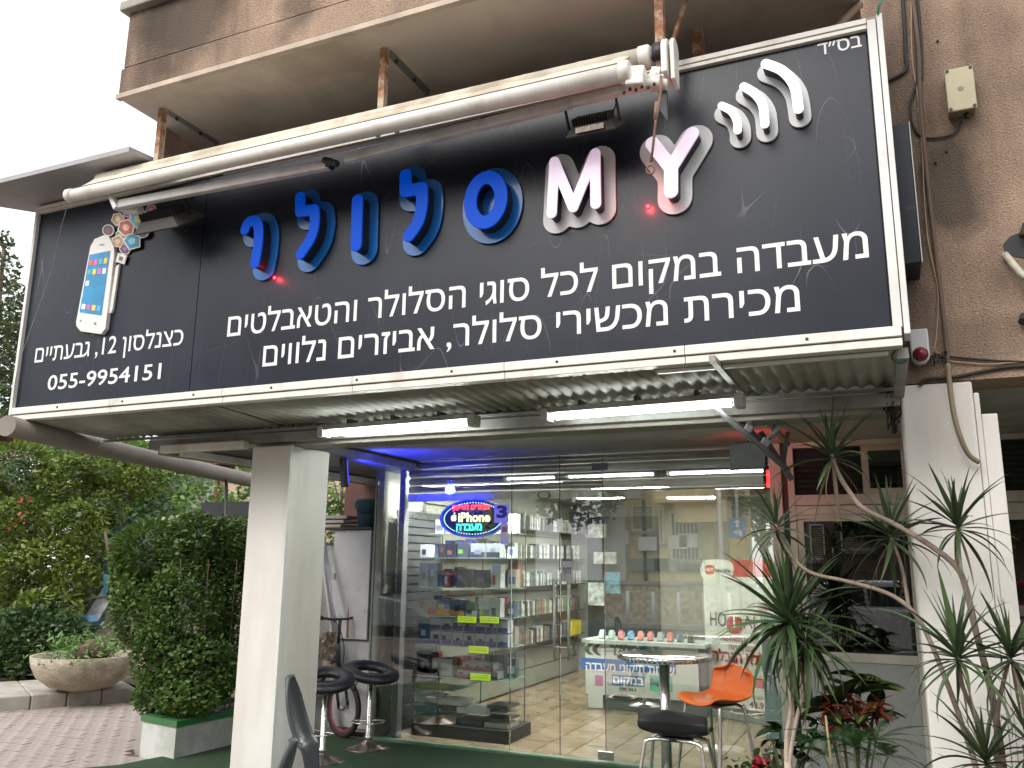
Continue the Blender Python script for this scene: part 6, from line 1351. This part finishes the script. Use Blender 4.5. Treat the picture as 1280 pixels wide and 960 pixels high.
BL = [blade(1, .078, d, L_dr) for d in (.1, .5, .9, 1.4)]; BLG = [blade(1, .074, d, L_drg) for d in (.1, .5, .9, 1.5)]; BLD = [blade(1, .05, d, L_drb) for d in (.6, 1.2)]
def head(t, c, n, L_, g, down=.25, dry=3, fresh=False, lo=-50):
    loc = Vector(c)-t.location
    for i in range(n):
        k = i/n; el_ = R(82-(82-lo)*k**(1.0+.4*(1-down))+g.uniform(-12, 12)); az_ = i*2.39996+g.uniform(-.3, .3)
        me = (BLG if fresh else BL)[min(3, int(k*3.2)+(1 if g.random() < down else 0))]
        if i >= n-dry: me = g.choice(BLD); el_ = R(g.uniform(-80, -40))
        L1 = L_*g.uniform(.75, 1.08)*(1 if k > .15 else .75)
        o = inst(me, 'leaf', loc+Vector((0, 0, -.05*k)), (0, 0, 0), (L1, L1*g.uniform(.8, 1.15), L1), t)
        o.rotation_euler = (Matrix.Rotation(az_, 3, 'Z') @ Matrix.Rotation(-el_, 3, 'Y') @ Matrix.Rotation(g.uniform(-.5, .5), 3, 'X')).to_euler()
def stem(t, pts, r, m=M_dstem, nm='stem'):
    q = smooth([PY(*p) for p in pts], 5); n = len(q); o = MB().tube(q, [r*(1.1-.45*i/(n-1)) if False else r*(.75+.35*i/(n-1)) for i in range(n)], 9).build(nm, m, t); return o
g = random.Random(77)
M_pot = mat('terracotta_pot', (.35, .14, .07), .8, var=.15)
def pot(t, x, y, r, h, z0=-.004): MB().lathe([(r*.7, z0), (r*.95, z0+h*.85), (r*1.08, z0+h*.86), (r*1.08, z0+h), (r*.95, z0+h), (r*.9, z0+h*.9), (.001, z0+h*.9)], (x, y, 0), 28).build('pot', M_pot, t)
bA = PY(1252, 945, 4.45)
d1 = thing('dracaena_plant', 'tall many-stemmed dracaena leaning across right window and white pillar', 'plant', (bA.x, 4.45, 0)); pot(d1, bA.x, 4.45, .2, .34)
for px_ in (1215, 1232, 1245, 1252): q = PY(px_, 940, 4.45); MB().tube([(bA.x+(px_-1240)*.002, 4.45, .3), q], .013, 9).build('stem', M_dstem, d1)
stem(d1, [(1040, 568, 4.55), (1047, 590, 4.55), (1062, 615, 4.55), (1080, 636, 4.5), (1118, 655, 4.5), (1160, 680, 4.45), (1195, 708, 4.45), (1208, 738, 4.45), (1220, 790, 4.45), (1238, 860, 4.45), (1252, 942, 4.45)], .014)
stem(d1, [(970, 655, 4.7), (985, 688, 4.7), (1012, 715, 4.65), (1060, 727, 4.6), (1110, 742, 4.55), (1142, 765, 4.5), (1162, 800, 4.5), (1190, 870, 4.45), (1215, 942, 4.45)], .011)
stem(d1, [(1113, 668, 4.55), (1126, 705, 4.55), (1133, 740, 4.55), (1136, 760, 4.52)], .009)
stem(d1, [(1197, 655, 4.4), (1198, 685, 4.42), (1196, 710, 4.45)], .009)
stem(d1, [(1197, 820, 4.3), (1204, 860, 4.35), (1222, 900, 4.4), (1232, 942, 4.45)], .011)
stem(d1, [(1262, 822, 4.4), (1255, 850, 4.4), (1247, 890, 4.42), (1245, 942, 4.45)], .010)
for (x, y, Y, n, L_, dn, dr, fr) in ((1040, 566, 4.55, 34, .34, .3, 5, False), (970, 654, 4.7, 26, .30, .3, 2, False), (1113, 664, 4.55, 36, .34, .5, 3, False), (1197, 652, 4.4, 40, .33, .35, 2, False), (1197, 815, 4.3, 46, .37, .4, 2, True), (1263, 815, 4.4, 38, .33, .4, 2, False), (1232, 945, 4.3, 34, .36, .3, 0, False), (1290, 925, 4.35, 26, .32, .3, 0, False)):
    head(d1, PY(x, y, Y), n, L_, g, dn, dr, fr)
bB = PY(985, 958, 5.0)
d2 = thing('dracaena_plant', 'dracaena with long drooping leaves and two pale stems by the right post of the shopfront', 'plant', (bB.x, 5.0, 0)); pot(d2, bB.x, 5.0, .17, .3)
M_ps = mat('pale_stem', (.52, .42, .34), .8, var=.12, scale=18, bump=.25)
stem(d2, [(985, 785, 5.0), (984, 830, 5.0), (989, 880, 5.0), (984, 920, 5.0), (984, 962, 5.0)], .014, M_ps); stem(d2, [(1006, 800, 5.0), (1008, 850, 5.0), (998, 890, 5.0), (990, 930, 5.0), (986, 962, 5.0)], .012, M_ps)
MB().tube([(bB.x, 5.0, .25), (bB.x, 5.0, PY(985, 958, 5.0).z+.02)], .02, 9).build('stem', M_ps, d2)
head(d2, PY(984, 772, 5.0), 72, .54, g, .9, 5, True, -80); head(d2, PY(1006, 800, 5.0), 44, .42, g, .85, 4, True, -80)
for k in range(10): 
    o = inst(BLG[0], 'leaf', PY(984, 772, 5.0)-d2.location, (0, 0, 0), (.42, .42, .42), d2); a_ = g.uniform(-.5, .5); o.rotation_euler = (0, -R(g.uniform(55, 88)), g.uniform(0, 6.28))
# croton with broad veined leaves
def broad(L_, W_, m, m2, lobes=0):
    vs = []; fs = []; n = 7
    for i in range(n+1):
        s = i/n; w_ = W_/2*math.sin(math.pi*min(1, s**.8*.97+.02))**.7*(1+.12*lobes*math.sin(s*14)); z = -.35*L_*s*s
        vs += [(L_*s, -w_, z+w_*.35), (L_*s, 0, z), (L_*s, w_, z+w_*.35)]
    for i in range(n): a = i*3; fs += [(a, a+1, a+4, a+3), (a+1, a+2, a+5, a+4)]
    k = len(vs); vs2 = []
    for i in range(n+1): s = i/n; vs2 += [(L_*s, -.035*W_*(1-s*.6), -.35*L_*s*s+.004*L_+.01*W_), (L_*s, .035*W_*(1-s*.6), -.35*L_*s*s+.004*L_+.01*W_)]
    fv = [(k+2*i, k+2*i+1, k+2*i+3, k+2*i+2) for i in range(n)]
    for i in range(1, n-1):
        for sg in (-1, 1):
            s = i/n; w_ = W_/2*math.sin(math.pi*min(1, (s+.1)**.8*.97+.02))**.7*.85; z0 = -.35*L_*s*s; s1 = s+.1; z1 = -.35*L_*s1*s1+w_*.35
            q = len(vs)+len(vs2); vs2 += [(L_*s, 0, z0+.012*L_), (L_*s+.02*L_, 0, z0+.012*L_), (L_*s1, sg*w_, z1+.012*L_)]; fv.append((q, q+1, q+2))
    me = bpy.data.meshes.new('leaf'); me.from_pydata(vs+vs2, [], fs+fv); me.materials.append(m); me.materials.append(m2)
    me.polygons.foreach_set('material_index', [0]*len(fs)+[1]*len(fv)); me.polygons.foreach_set('use_smooth', [True]*len(me.polygons)); return me
L_cr = leafmat('leaf_croton_green', (.018, .035, .016), (.04, .075, .02), .3, .05); L_vein = mat('leaf_vein', (.35, .38, .06), .4); L_crr = leafmat('leaf_croton_red', (.06, .014, .010), (.15, .035, .02), .35, .1); L_vr = mat('leaf_vein_red', (.22, .05, .03), .4); L_rub = leafmat('leaf_rubber', (.012, .025, .012), (.03, .06, .025), .25, .03)
BR = [broad(1, .55, L_cr, L_vein), broad(1, .45, L_cr, L_vein)]; BRR = [broad(1, .30, L_crr, L_vr), broad(1, .24, L_crr, L_vr)]; BRB = [broad(1, .5, L_rub, L_rub)]
def setleaf(t, me, c, L_, el_, az_, g):
    o = inst(me, 'leaf', Vector(c)-t.location, (0, 0, 0), (L_, L_, L_), t); o.rotation_euler = (Matrix.Rotation(az_, 3, 'Z') @ Matrix.Rotation(-el_, 3, 'Y') @ Matrix.Rotation(g.uniform(-.6, .6), 3, 'X')).to_euler()
bC = PY(1060, 930, 5.1); cr = thing('croton_plant', 'croton with dark yellow-veined leaves above clusters of reddish leaves', 'plant', (bC.x, 5.15, 0)); pot(cr, bC.x, 5.15, .2, .36)
for x, y, L_, n in ((1070, 868, .22, 5), (1050, 878, .2, 6), (1092, 890, .2, 5), (1075, 850, .2, 4), (1035, 890, .18, 5)):
    for k in range(n): setleaf(cr, BR[k % 2], PY(x, y, 5.1), L_*g.uniform(.8, 1.1), R(g.uniform(-15, 65)), g.uniform(0, 6.28), g)
    q = PY(x, y, 5.1); MB().tube([q, (bC.x+(q.x-bC.x)*.3, 5.15, .35)], .008, 7).build('stem', M_dstem, cr)
for x, y in ((1035, 885), (1050, 895), (1065, 890), (1075, 900), (1095, 885), (1100, 893), (1085, 890), (1045, 908), (1060, 880)):
    for k in range(15): setleaf(cr, BRR[k % 2], PY(x+g.uniform(-6, 6), y+g.uniform(-6, 6), 5.0+g.uniform(-.05, .1)), g.uniform(.06, .11), R(g.uniform(-40, 70)), g.uniform(0, 6.28), g)
bR = PY(990, 945, 5.25); rp = thing('rubber_plant', 'small plant with glossy oval leaves beside the two pale stems', 'plant', (bR.x-.05, 5.3, 0)); pot(rp, bR.x-.05, 5.3, .15, .25)
for x, y in ((966, 925), (975, 915), (1010, 912), (1016, 925), (970, 935), (960, 942), (1000, 935), (1022, 905), (1005, 950), (985, 940)):
    q = PY(x, y, 5.25)
    for k in range(3): setleaf(rp, BRB[0], q, g.uniform(.1, .17), R(g.uniform(-20, 50)), g.uniform(0, 6.28), g)
    MB().tube([q, (bR.x-.05, 5.3, .25)], .005, 6).build('stem', mat('green_stem', (.08, .1, .05), .7), rp)
rf = thing('red_flower_plant', 'small potted plant with red blossoms at bottom edge near the bar chairs', 'plant', (PY(950, 955, 5.4).x, 5.4, 0)); q = PY(950, 953, 5.4); pot(rf, q.x, 5.4, .12, .2)
gq = np.random.default_rng(4)
leaves('blossom', gq.normal(size=(46, 3))*[.025, .025, .018]+np.array(q), .035, mat('crimson_petal', (.5, .015, .04), .5), rf, .7, .6, 2); leaves('foliage', gq.normal(size=(420, 3))*[.09, .08, .06]+np.array(q)-[0, 0, .12], .05, L_dark, rf, .7, .4, 3)
MB().tube([q, (q.x, 5.4, .18)], .006, 6).build('stem', mat('green_stem', (.08, .1, .05), .7), rf)
fn = thing('fern_plant', 'feathery green fern low in front of grey lower panel', 'plant', (PY(1065, 958, 4.9).x, 4.95, 0)); q0 = PY(1068, 950, 4.9); pot(fn, q0.x, 4.95, .18, .3)
fr_v = []; fr_f = []
def frond():
    vs = []; fs = []; n = 22
    for i in range(n):
        s = (i+1)/n; w_ = .16*math.sin(math.pi*min(.98, s*.9+.1))**.8; z = -.45*s*s; x = s*.98
        for sg in (-1, 1):
            k = len(vs); vs += [(x, 0, z), (x+.022, 0, z), (x+.05+w_*.25, sg*w_, z-.02-w_*.2)]; fs.append((k, k+1, k+2))
    k = len(vs)
    for i in range(8): s = i/7; vs += [(s, -.006, -.45*s*s+.002), (s, .006, -.45*s*s+.002)]
    fs += [(k+2*i, k+2*i+1, k+2*i+3, k+2*i+2) for i in range(7)]
    me = bpy.data.meshes.new('frond'); me.from_pydata(vs, [], fs); me.materials.append(leafmat('leaf_fern', (.015, .06, .015), (.045, .13, .03), .5, .2)); return me
fm = frond()
for x, y, n in ((1068, 935, 22), (1045, 925, 12), (1095, 925, 14), (1110, 945, 10), (1030, 945, 8)):
    for k in range(n):
        o = inst(fm, 'frond', PY(x, y, 4.9+g.uniform(-.05, .08))-fn.location, (0, 0, 0), (g.uniform(.18, .3),)*3, fn); o.rotation_euler = (Matrix.Rotation(g.uniform(0, 6.28), 3, 'Z') @ Matrix.Rotation(-R(g.uniform(0, 60)), 3, 'Y')).to_euler()
    q = PY(x, y, 4.9); MB().tube([q, (q0.x, 4.95, .28)], .005, 6).build('stem', mat('green_stem', (.08, .1, .05), .7), fn)
sk = MB().tube(smooth([PY(1032, 895, 4.85), PY(1035, 920, 4.8), PY(1040, 958, 4.8)], 4), .006, 7); tag(recenter(sk.build('plant_stake', mat('bamboo', (.35, .28, .15), .7))), 'thin tan stake among the croton leaves', 'stake')
# cut green stems and a dark round thing on the sill behind the right pane
b = bpy.data.objects
vs_ = thing('glass_vase', 'glass vase with green bamboo stems standing behind the cream framed pane', 'vase', (PY(1103, 800, 7.5).x, 7.5, .96)); q = PY(1103, 805, 7.5)
MB().lathe([(.11, .97), (.13, 1.2), (.125, 1.2), (.105, .98), (.001, .975)], (q.x, 7.5, 0), 20).build('vase', glass('vase_glass', (.6, .8, .5), .05), vs_)
for k in range(9): MB().tube([(q.x+g.uniform(-.07, .07), 7.5+g.uniform(-.05, .05), .98), (q.x+g.uniform(-.09, .09), 7.5, g.uniform(1.3, 1.75))], .008, 7).build('stem', mat('bamboo_green', (.25, .4, .06), .4), vs_)
MB().box(-.6, 7.3, .9, .2, 7.75, .965).build('window_shelf', mat('shelf_wood', (.3, .25, .2), .6), bpy.data.objects['shop_window'])

# ================================================================ the street behind the viewer, which the shop glass mirrors
def MP(px, py, Y):                    # point on the plane Y (behind the viewer) that shows at this place in the shop glass
    p = PY(px, py, 2*G-Y); return Vector((p.x, Y, p.z))
OB = -13.0
M_ye = mat('ochre_plaster', (.82, .64, .36), .85, var=.06, scale=2, dirt=(.4, .31, .2), dscale=1.5, damt=.5); M_gw = mat('pale_plaster', (.75, .75, .66), .85, var=.06, dirt=(.4, .4, .34), dscale=1.5, damt=.5); M_wd = mat('window_dark', (.04, .045, .05), .2)
def opp(x0, x1, y, z1, m, label, wins, dep=8):
    t = thing('street_building', label, 'building', ((x0+x1)/2, y, 0)); MB().box(x0, y-dep, -.01, x1, y, z1).build('wall', m, t); MB().box(x0-.15, y-dep-.1, z1, x1+.15, y+.15, z1+.18).build('roof', M_conc, t)
    for k, (a, b_, c, d, kind) in enumerate(wins):
        w = MB(); fr = .05; w.box(a, y, c, a+fr, y+.07, d); w.box(b_-fr, y, c, b_, y+.07, d); w.box(a+fr, y, c, b_-fr, y+.07, c+fr); w.box(a+fr, y, d-fr, b_-fr, y+.07, d); fo = w.build('window', M_whmetal, t)
        MB().box(a+fr, y+.002, c+fr, b_-fr, y+.012, d-fr).build('pane', M_wd, fo)
        MB().box(a-.08, y, c-.1, b_+.08, y+.16, c-.003).build('sill', M_conc, fo)
        if kind == 'shutter':
            n = int((d-c-.1)/.07)
            b = MB()
            for i in range(n): b.obox(((a+b_)/2, y+.03, c+.08+i*.07), (b_-a-.14, .012, .05), (R(-30), 0, 0))
            tag(b.build('louvres', mat('cream_shutter', (.62, .53, .34), .6), fo), kind='stuff')
        if kind == 'grille':
            b = MB(); n = int((b_-a)/.12)
            for i in range(n): b.box(a+.06+i*.12, y+.15, c, a+.08+i*.12, y+.17, d)
            for zz_ in (c, (c+d)/2, d-.02): b.box(a, y+.14, zz_, b_, y+.18, zz_+.02)
            tag(b.build('grille', M_whmetal, fo), kind='stuff')
    return t
x0 = MP(757, 700, OB).x; x1 = MP(893, 700, OB).x
wz = lambda y: MP(800, y, OB).z
wx = lambda x: MP(x, 660, OB).x
t = opp(x0, x1, OB, 9.5, M_ye, 'ochre apartment house mirrored in the right glass pane', [(wx(790), wx(818), wz(664), wz(632), 'shutter'), (wx(824), wx(830), wz(680), wz(636), 'shutter'), (wx(838), wx(876), wz(700), wz(640), 'grille'), (wx(765), wx(782), wz(590), wz(560), 'plain'), (wx(800), wx(830), wz(590), wz(550), 'shutter')])
MB().box(x0, OB, -.01, wx(785), OB+.4, 9.4).build('corner_bay', M_gw, t); MB().box(wx(768), OB+.4, wz(626), wx(812), OB+1.1, wz(616)).build('canopy_slab', M_conc, t)
MB().box(wx(830), OB, wz(632), x1+.3, OB+1.3, wz(606)).build('balcony', M_ye, t); MB().box(x1-1, OB, wz(655), x1+.6, OB+1.0, wz(630)).build('balcony', M_ye, t)
MB().tube([(wx(806), OB+.08, 0), (wx(806), OB+.08, 9)], .06, 8).build('downpipe', M_dark, t)
for px_, py_ in ((777, 672), (850, 678), (862, 676), (812, 680)): q = MP(px_, py_, OB); MB().box(q.x-.3, OB, q.z-.22, q.x+.3, OB+.3, q.z+.22).build('air_conditioner', M_whmetal, t, bev=.02)
for k, px_ in enumerate((800, 815, 828, 842, 856, 868)): q = MP(px_, 706, OB); MB().box(q.x-.25, OB, q.z-.2, q.x+.25, OB+.12, q.z+.2).build('meter_box', mat('meter_box_%d' % (k % 3), ((.35, .36, .33), (.2, .22, .2), (.08, .08, .08))[k % 3], .6), t)
gw_ = thing('garden_wall', 'low rough stone garden wall on the far side of street', 'wall', ((x0+x1)/2, -10.6, 0)); MB().box(x0-1, -10.8, -.01, x1+1.5, -10.5, 1.0).build('stone_wall', mat('rubble_stone', (.5, .42, .3), .9, var=.35, scale=7, bump=1, bscale=9), gw_); MB().box(x0-1.05, -10.85, 1.0, x1+1.55, -10.45, 1.1).build('coping', M_conc, gw_)
opp(-36, x0-7.5, OB-4, 9, M_gw, 'pale apartment house at the far left across the street', [(-30+i*4, -28.4+i*4, 2.2+3*j, 3.6+3*j, 'shutter') for i in range(3) for j in range(2)])
xr = MP(1000, 700, OB).x
t = opp(xr-.2, 12, OB, 10, mat('brown_plaster', (.2, .15, .10), .85, var=.1), 'brown apartment house with cream shutters mirrored in the dark window', [(MP(1050, 660, OB).x, MP(1092, 660, OB).x, MP(1060, 688, OB).z, MP(1060, 642, OB).z, 'shutter'), (MP(1012, 660, OB).x, MP(1030, 660, OB).x, MP(1060, 700, OB).z, MP(1060, 655, OB).z, 'shutter'), (1.6, 3.0, 2.2, 4, 'shutter'), (4.4, 5.9, 2.2, 4, 'shutter'), (1.6, 3.0, 5.4, 7, 'shutter'), (4.4, 5.9, 5.4, 7, 'shutter')])
opp(x1+2.2, xr-.6, -34, 7, mat('far_street_wall', (.5, .46, .4), .9), 'far pale house at the end of the mirrored side street', [(x1+3+i*2, x1+4.2+i*2, 2+2.6*j, 3.4+2.6*j, 'plain') for i in range(1) for j in range(2)])
def rtree(x, y, h, r, seed, m, label, n=5200, size=.24):
    t = thing('street_tree', label, 'tree', (x, y, 0), 'street trees across the road'); g_ = random.Random(seed); cs = []
    for k in range(11): a_ = g_.uniform(0, 6.28); d_ = g_.uniform(0, r*.75); cs.append(((x+d_*math.cos(a_), y+d_*math.sin(a_), h*g_.uniform(.42, .88)), (r*g_.uniform(.35, .6),)*2+(r*g_.uniform(.3, .5),)))
    leaves('crown', blobs(cs, n, np.random.default_rng(seed), .7), size, m, t, .5, .2, seed); b = MB(); b.tube(smooth([(x, y, -.02), (x+.1, y, h*.25), (x-.05, y+.1, h*.5)], 4), [.2-.008*i for i in range(9)], 9)
    b.build('trunk', mat('bark', (.16, .12, .085), .9), t)
    for k in range(4): a_ = k*1.6; MB().tube([(x, y, h*.3), (x+r*.4*math.cos(a_), y+r*.4*math.sin(a_), h*.65)], [.09, .03], 7).build('limb', mat('bark', (.16, .12, .085), .9), t)
for k, (px_, Y, h_, r_) in enumerate(((470, -11, 9, 3.6), (560, -12, 9.5, 3.8), (640, -11.5, 9, 3.4), (705, -12, 8, 2.8), (400, -12, 10, 4), (300, -12, 10, 4.4))):
    rtree(MP(px_, 700, Y).x, Y, h_, r_, 50+k, L_dark, ('dark dense street tree number in the row opposite the shop, %s' % ('opposite the glass display case', 'opposite the oval LED sign', 'opposite the glass doors', 'next to the ochre house', 'opposite the left pillar', 'farthest left in the row')[k]).replace(' number', ''))
rtree(MP(888, 700, -16).x, -16.5, 6, 1.6, 61, L_hedge, 'small green tree beside the ochre house'); rtree(MP(955, 700, -26).x, -26, 7, 2.2, 62, L_dark, 'dark tree far down the side street')
rtree(MP(1110, 700, -11).x, -11.2, 5.6, 1.7, 63, L_dark, 'dark tree in front of the brown house'); rtree(4.2, -11.2, 6, 2.2, 64, L_dark, 'broad tree in front of the brown house at its right')
# lamp pole and parking sign
q = MP(902, 700, -9.9); lp = thing('street_lamp', 'slim white street lamp pole across the road', 'street lamp', (q.x, -9.9, -.01)); MB().tube([(q.x, -9.9, -.01), (q.x, -9.9, 6.2)], [.07, .05], 12).build('pole', M_whmetal, lp); MB().tube([(q.x, -9.9, 6.15), (q.x+.8, -9.8, 6.4)], .035, 8).build('arm', M_whmetal, lp); MB().obox((q.x+1.0, -9.78, 6.4), (.5, .18, .09)).build('lamp_head', M_grmetal, lp, bev=.02)
q = MP(924, 700, -2.6); ps = thing('road_sign', 'blue one-way arrow sign above a parking sign and yellow plate', 'road sign', (q.x, -2.6, -.01)); MB().tube([(q.x, -2.6, -.01), (q.x, -2.6, 3.4)], .03, 10).build('pole', M_grmetal, ps)
M_sb = mat('sign_blue', (.02, .16, .5), .4); M_sy = mat('sign_yellow', (.55, .36, .03), .5)
hx = (MP(935, 660, -2.6).x-MP(914, 660, -2.6).x)/2
def plate(y0, y1, m, off=.04): a = MP(924, y0, -2.6).z; b_ = MP(924, y1, -2.6).z; MB().box(q.x-hx, -2.6+off, b_, q.x+hx, -2.6+off+.01, a-.01).build('plate', m, ps, bev=.003); return a, b_
a, b_ = plate(647, 661, M_sb); zc = (a+b_)/2; s_ = (a-b_)*.36
MB().prism([(q.x+x*s_, -2.548, zc+z*s_) for x, z in ((-.3, -1), (.3, -1), (.3, .1), (.75, .1), (0, 1), (-.75, .1), (-.3, .1))], (0, .003, 0)).build('arrow', M_txt, ps)
a, b_ = plate(662, 672, M_sb); text('P', 'lettering', M_txt, ps, (q.x+.07, -2.546, b_+.03), (-1, 0, 0), (0, 0, 1), .13, (a-b_)*.65, .001, .03, False)
plate(673, 698, M_sy)
# parked cars
def car(label, x, y, rz, col, name='parked_car', van=False):
    t = thing(name, label, 'car', (0, 0, 0), 'cars parked along the street'); mp = mat('car_paint_%d_%d_%d' % tuple(int(k*20) for k in col), col, .22, .2, var=.03)
    H = 1.46; L_ = 4.2; Wd = 1.72
    low = [(-2.1, .35), (-2.08, .75), (-1.95, .95), (-1.0, 1.0), (1.0, .96), (1.75, .84), (2.05, .68), (2.1, .35)]
    def loft(prof, w0, w1, nm, m, inset=0):
        # prof polygon in x,z ; width narrows with height
        vs = []; n = len(prof)
        for sg in (-1, 1):
            for x_, z_ in prof: vs.append((x_, sg*(w0+(w1-w0)*max(0, (z_-.35)/(H-.35)))/2, z_))
        return MB().add(vs, [tuple(range(n-1, -1, -1)), tuple(range(n, 2*n))]+[(i, (i+1) % n, n+(i+1) % n, n+i) for i in range(n)]).build(nm, m, t, bev=.04)
    loft([(-2.1, .3)]+low[1:-1]+[(2.1, .3)], Wd, Wd-.28, 'body', mp)
    loft([(-1.85, .96), (-1.5, 1.38), (-1.2, H), (.1, H), (.45, 1.36), (1.1, .95)], Wd-.1, Wd-.5, 'cabin', mp)
    gm = mat('car_glass', (.02, .025, .03), .08)
    for sg in (-1, 1):
        for xs_ in ([(-1.6, 1.02), (-1.38, 1.33), (-.75, 1.36), (-.72, 1.02)], [(-.66, 1.02), (-.69, 1.36), (.08, 1.36), (.28, 1.28), (.85, 1.02)]):
            MB().prism([(x_, sg*((Wd-.1+(-.4)*((z_-.35)/(H-.35)))/2+.008), z_) for x_, z_ in xs_], (0, -sg*.01, 0)).build('side_window', gm, t)
        for x_ in (-1.3, 1.32):
            w_ = MB().lathe([(.001, 0), (.31, .0), (.33, .03), (.33, .17), (.31, .2), (.001, .2)], (x_, sg*.66+(0.1), .32), 28, 'Y').build('wheel', M_rubber, t)
            MB().lathe([(.2, -.004), (.19, -.012), (.05, -.02), (.001, -.02)], (x_, sg*.66+(.1 if sg < 0 else -.1)+(0 if sg < 0 else 0), .32), 20, 'Y').build('rim', M_steel, w_)
        MB().obox((-2.05, sg*.68, .78), (.1, .28, .16)).build('tail_light', mat('tail_red', (.35, .01, .01), .2), t, bev=.02); MB().obox((2.0, sg*.62, .66), (.14, .32, .13)).build('headlight', mat('head_clear', (.7, .7, .7), .1), t, bev=.02)
        MB().obox((.75, sg*.94, 1.02), (.1, .16, .12)).build('wing_mirror', mp, t, bev=.02)
    MB().prism([(.52, -.6, 1.34), (1.07, -.68, .99), (1.07, .68, .99), (.52, .6, 1.34)], (.02, 0, .015)).build('windscreen', gm, t); MB().prism([(-1.83, -.66, 1.0), (-1.54, -.58, 1.34), (-1.54, .58, 1.34), (-1.83, .66, 1.0)], (-.02, 0, .012)).build('rear_window', gm, t)
    MB().box(-2.125, -.8, .32, -2.06, .8, .5).build('bumper', M_dark, t, bev=.02); MB().box(2.06, -.8, .3, 2.125, .8, .48).build('bumper', M_dark, t, bev=.02)
    MB().box(-2.13, -.24, .56, -2.1, .24, .67).build('number_plate', M_sy, t)
    t.location = (x, y, -.12); t.rotation_euler = (0, 0, rz); return t
car('white hatchback parked opposite the right dark window', MP(1092, 745, -3.6).x+.6, -3.4, 0, (.6, .6, .6))
car('silver car parked opposite the left edge of the glass', MP(500, 790, -3.4).x-1.2, -3.4, 0, (.35, .36, .38))
car('white car parked opposite the banner', MP(1000, 780, -4).x+2.5, -8.2, math.pi, (.6, .6, .6))
car('dark red car parked opposite the brown house', 2.6, -8.2, math.pi, (.2, .02, .02)); car('grey car parked under the dark street trees', -13.5, -8.2, math.pi, (.2, .2, .22)); car('blue grey car parked far left across the road', -19, -8.2, math.pi, (.08, .1, .14))
for k in range(5):
    q = MP(785+k*32, 780, -9.5); o = MB().tube([(q.x, -9.5, -.01), (q.x, -9.5, .85)], .05, 10).build('bollard', M_whmetal); tag(recenter(o), 'white bollard on the far pavement edge, %s in the row' % ('first', 'second', 'third', 'fourth', 'fifth')[k], 'bollard', 'white bollards across the road')
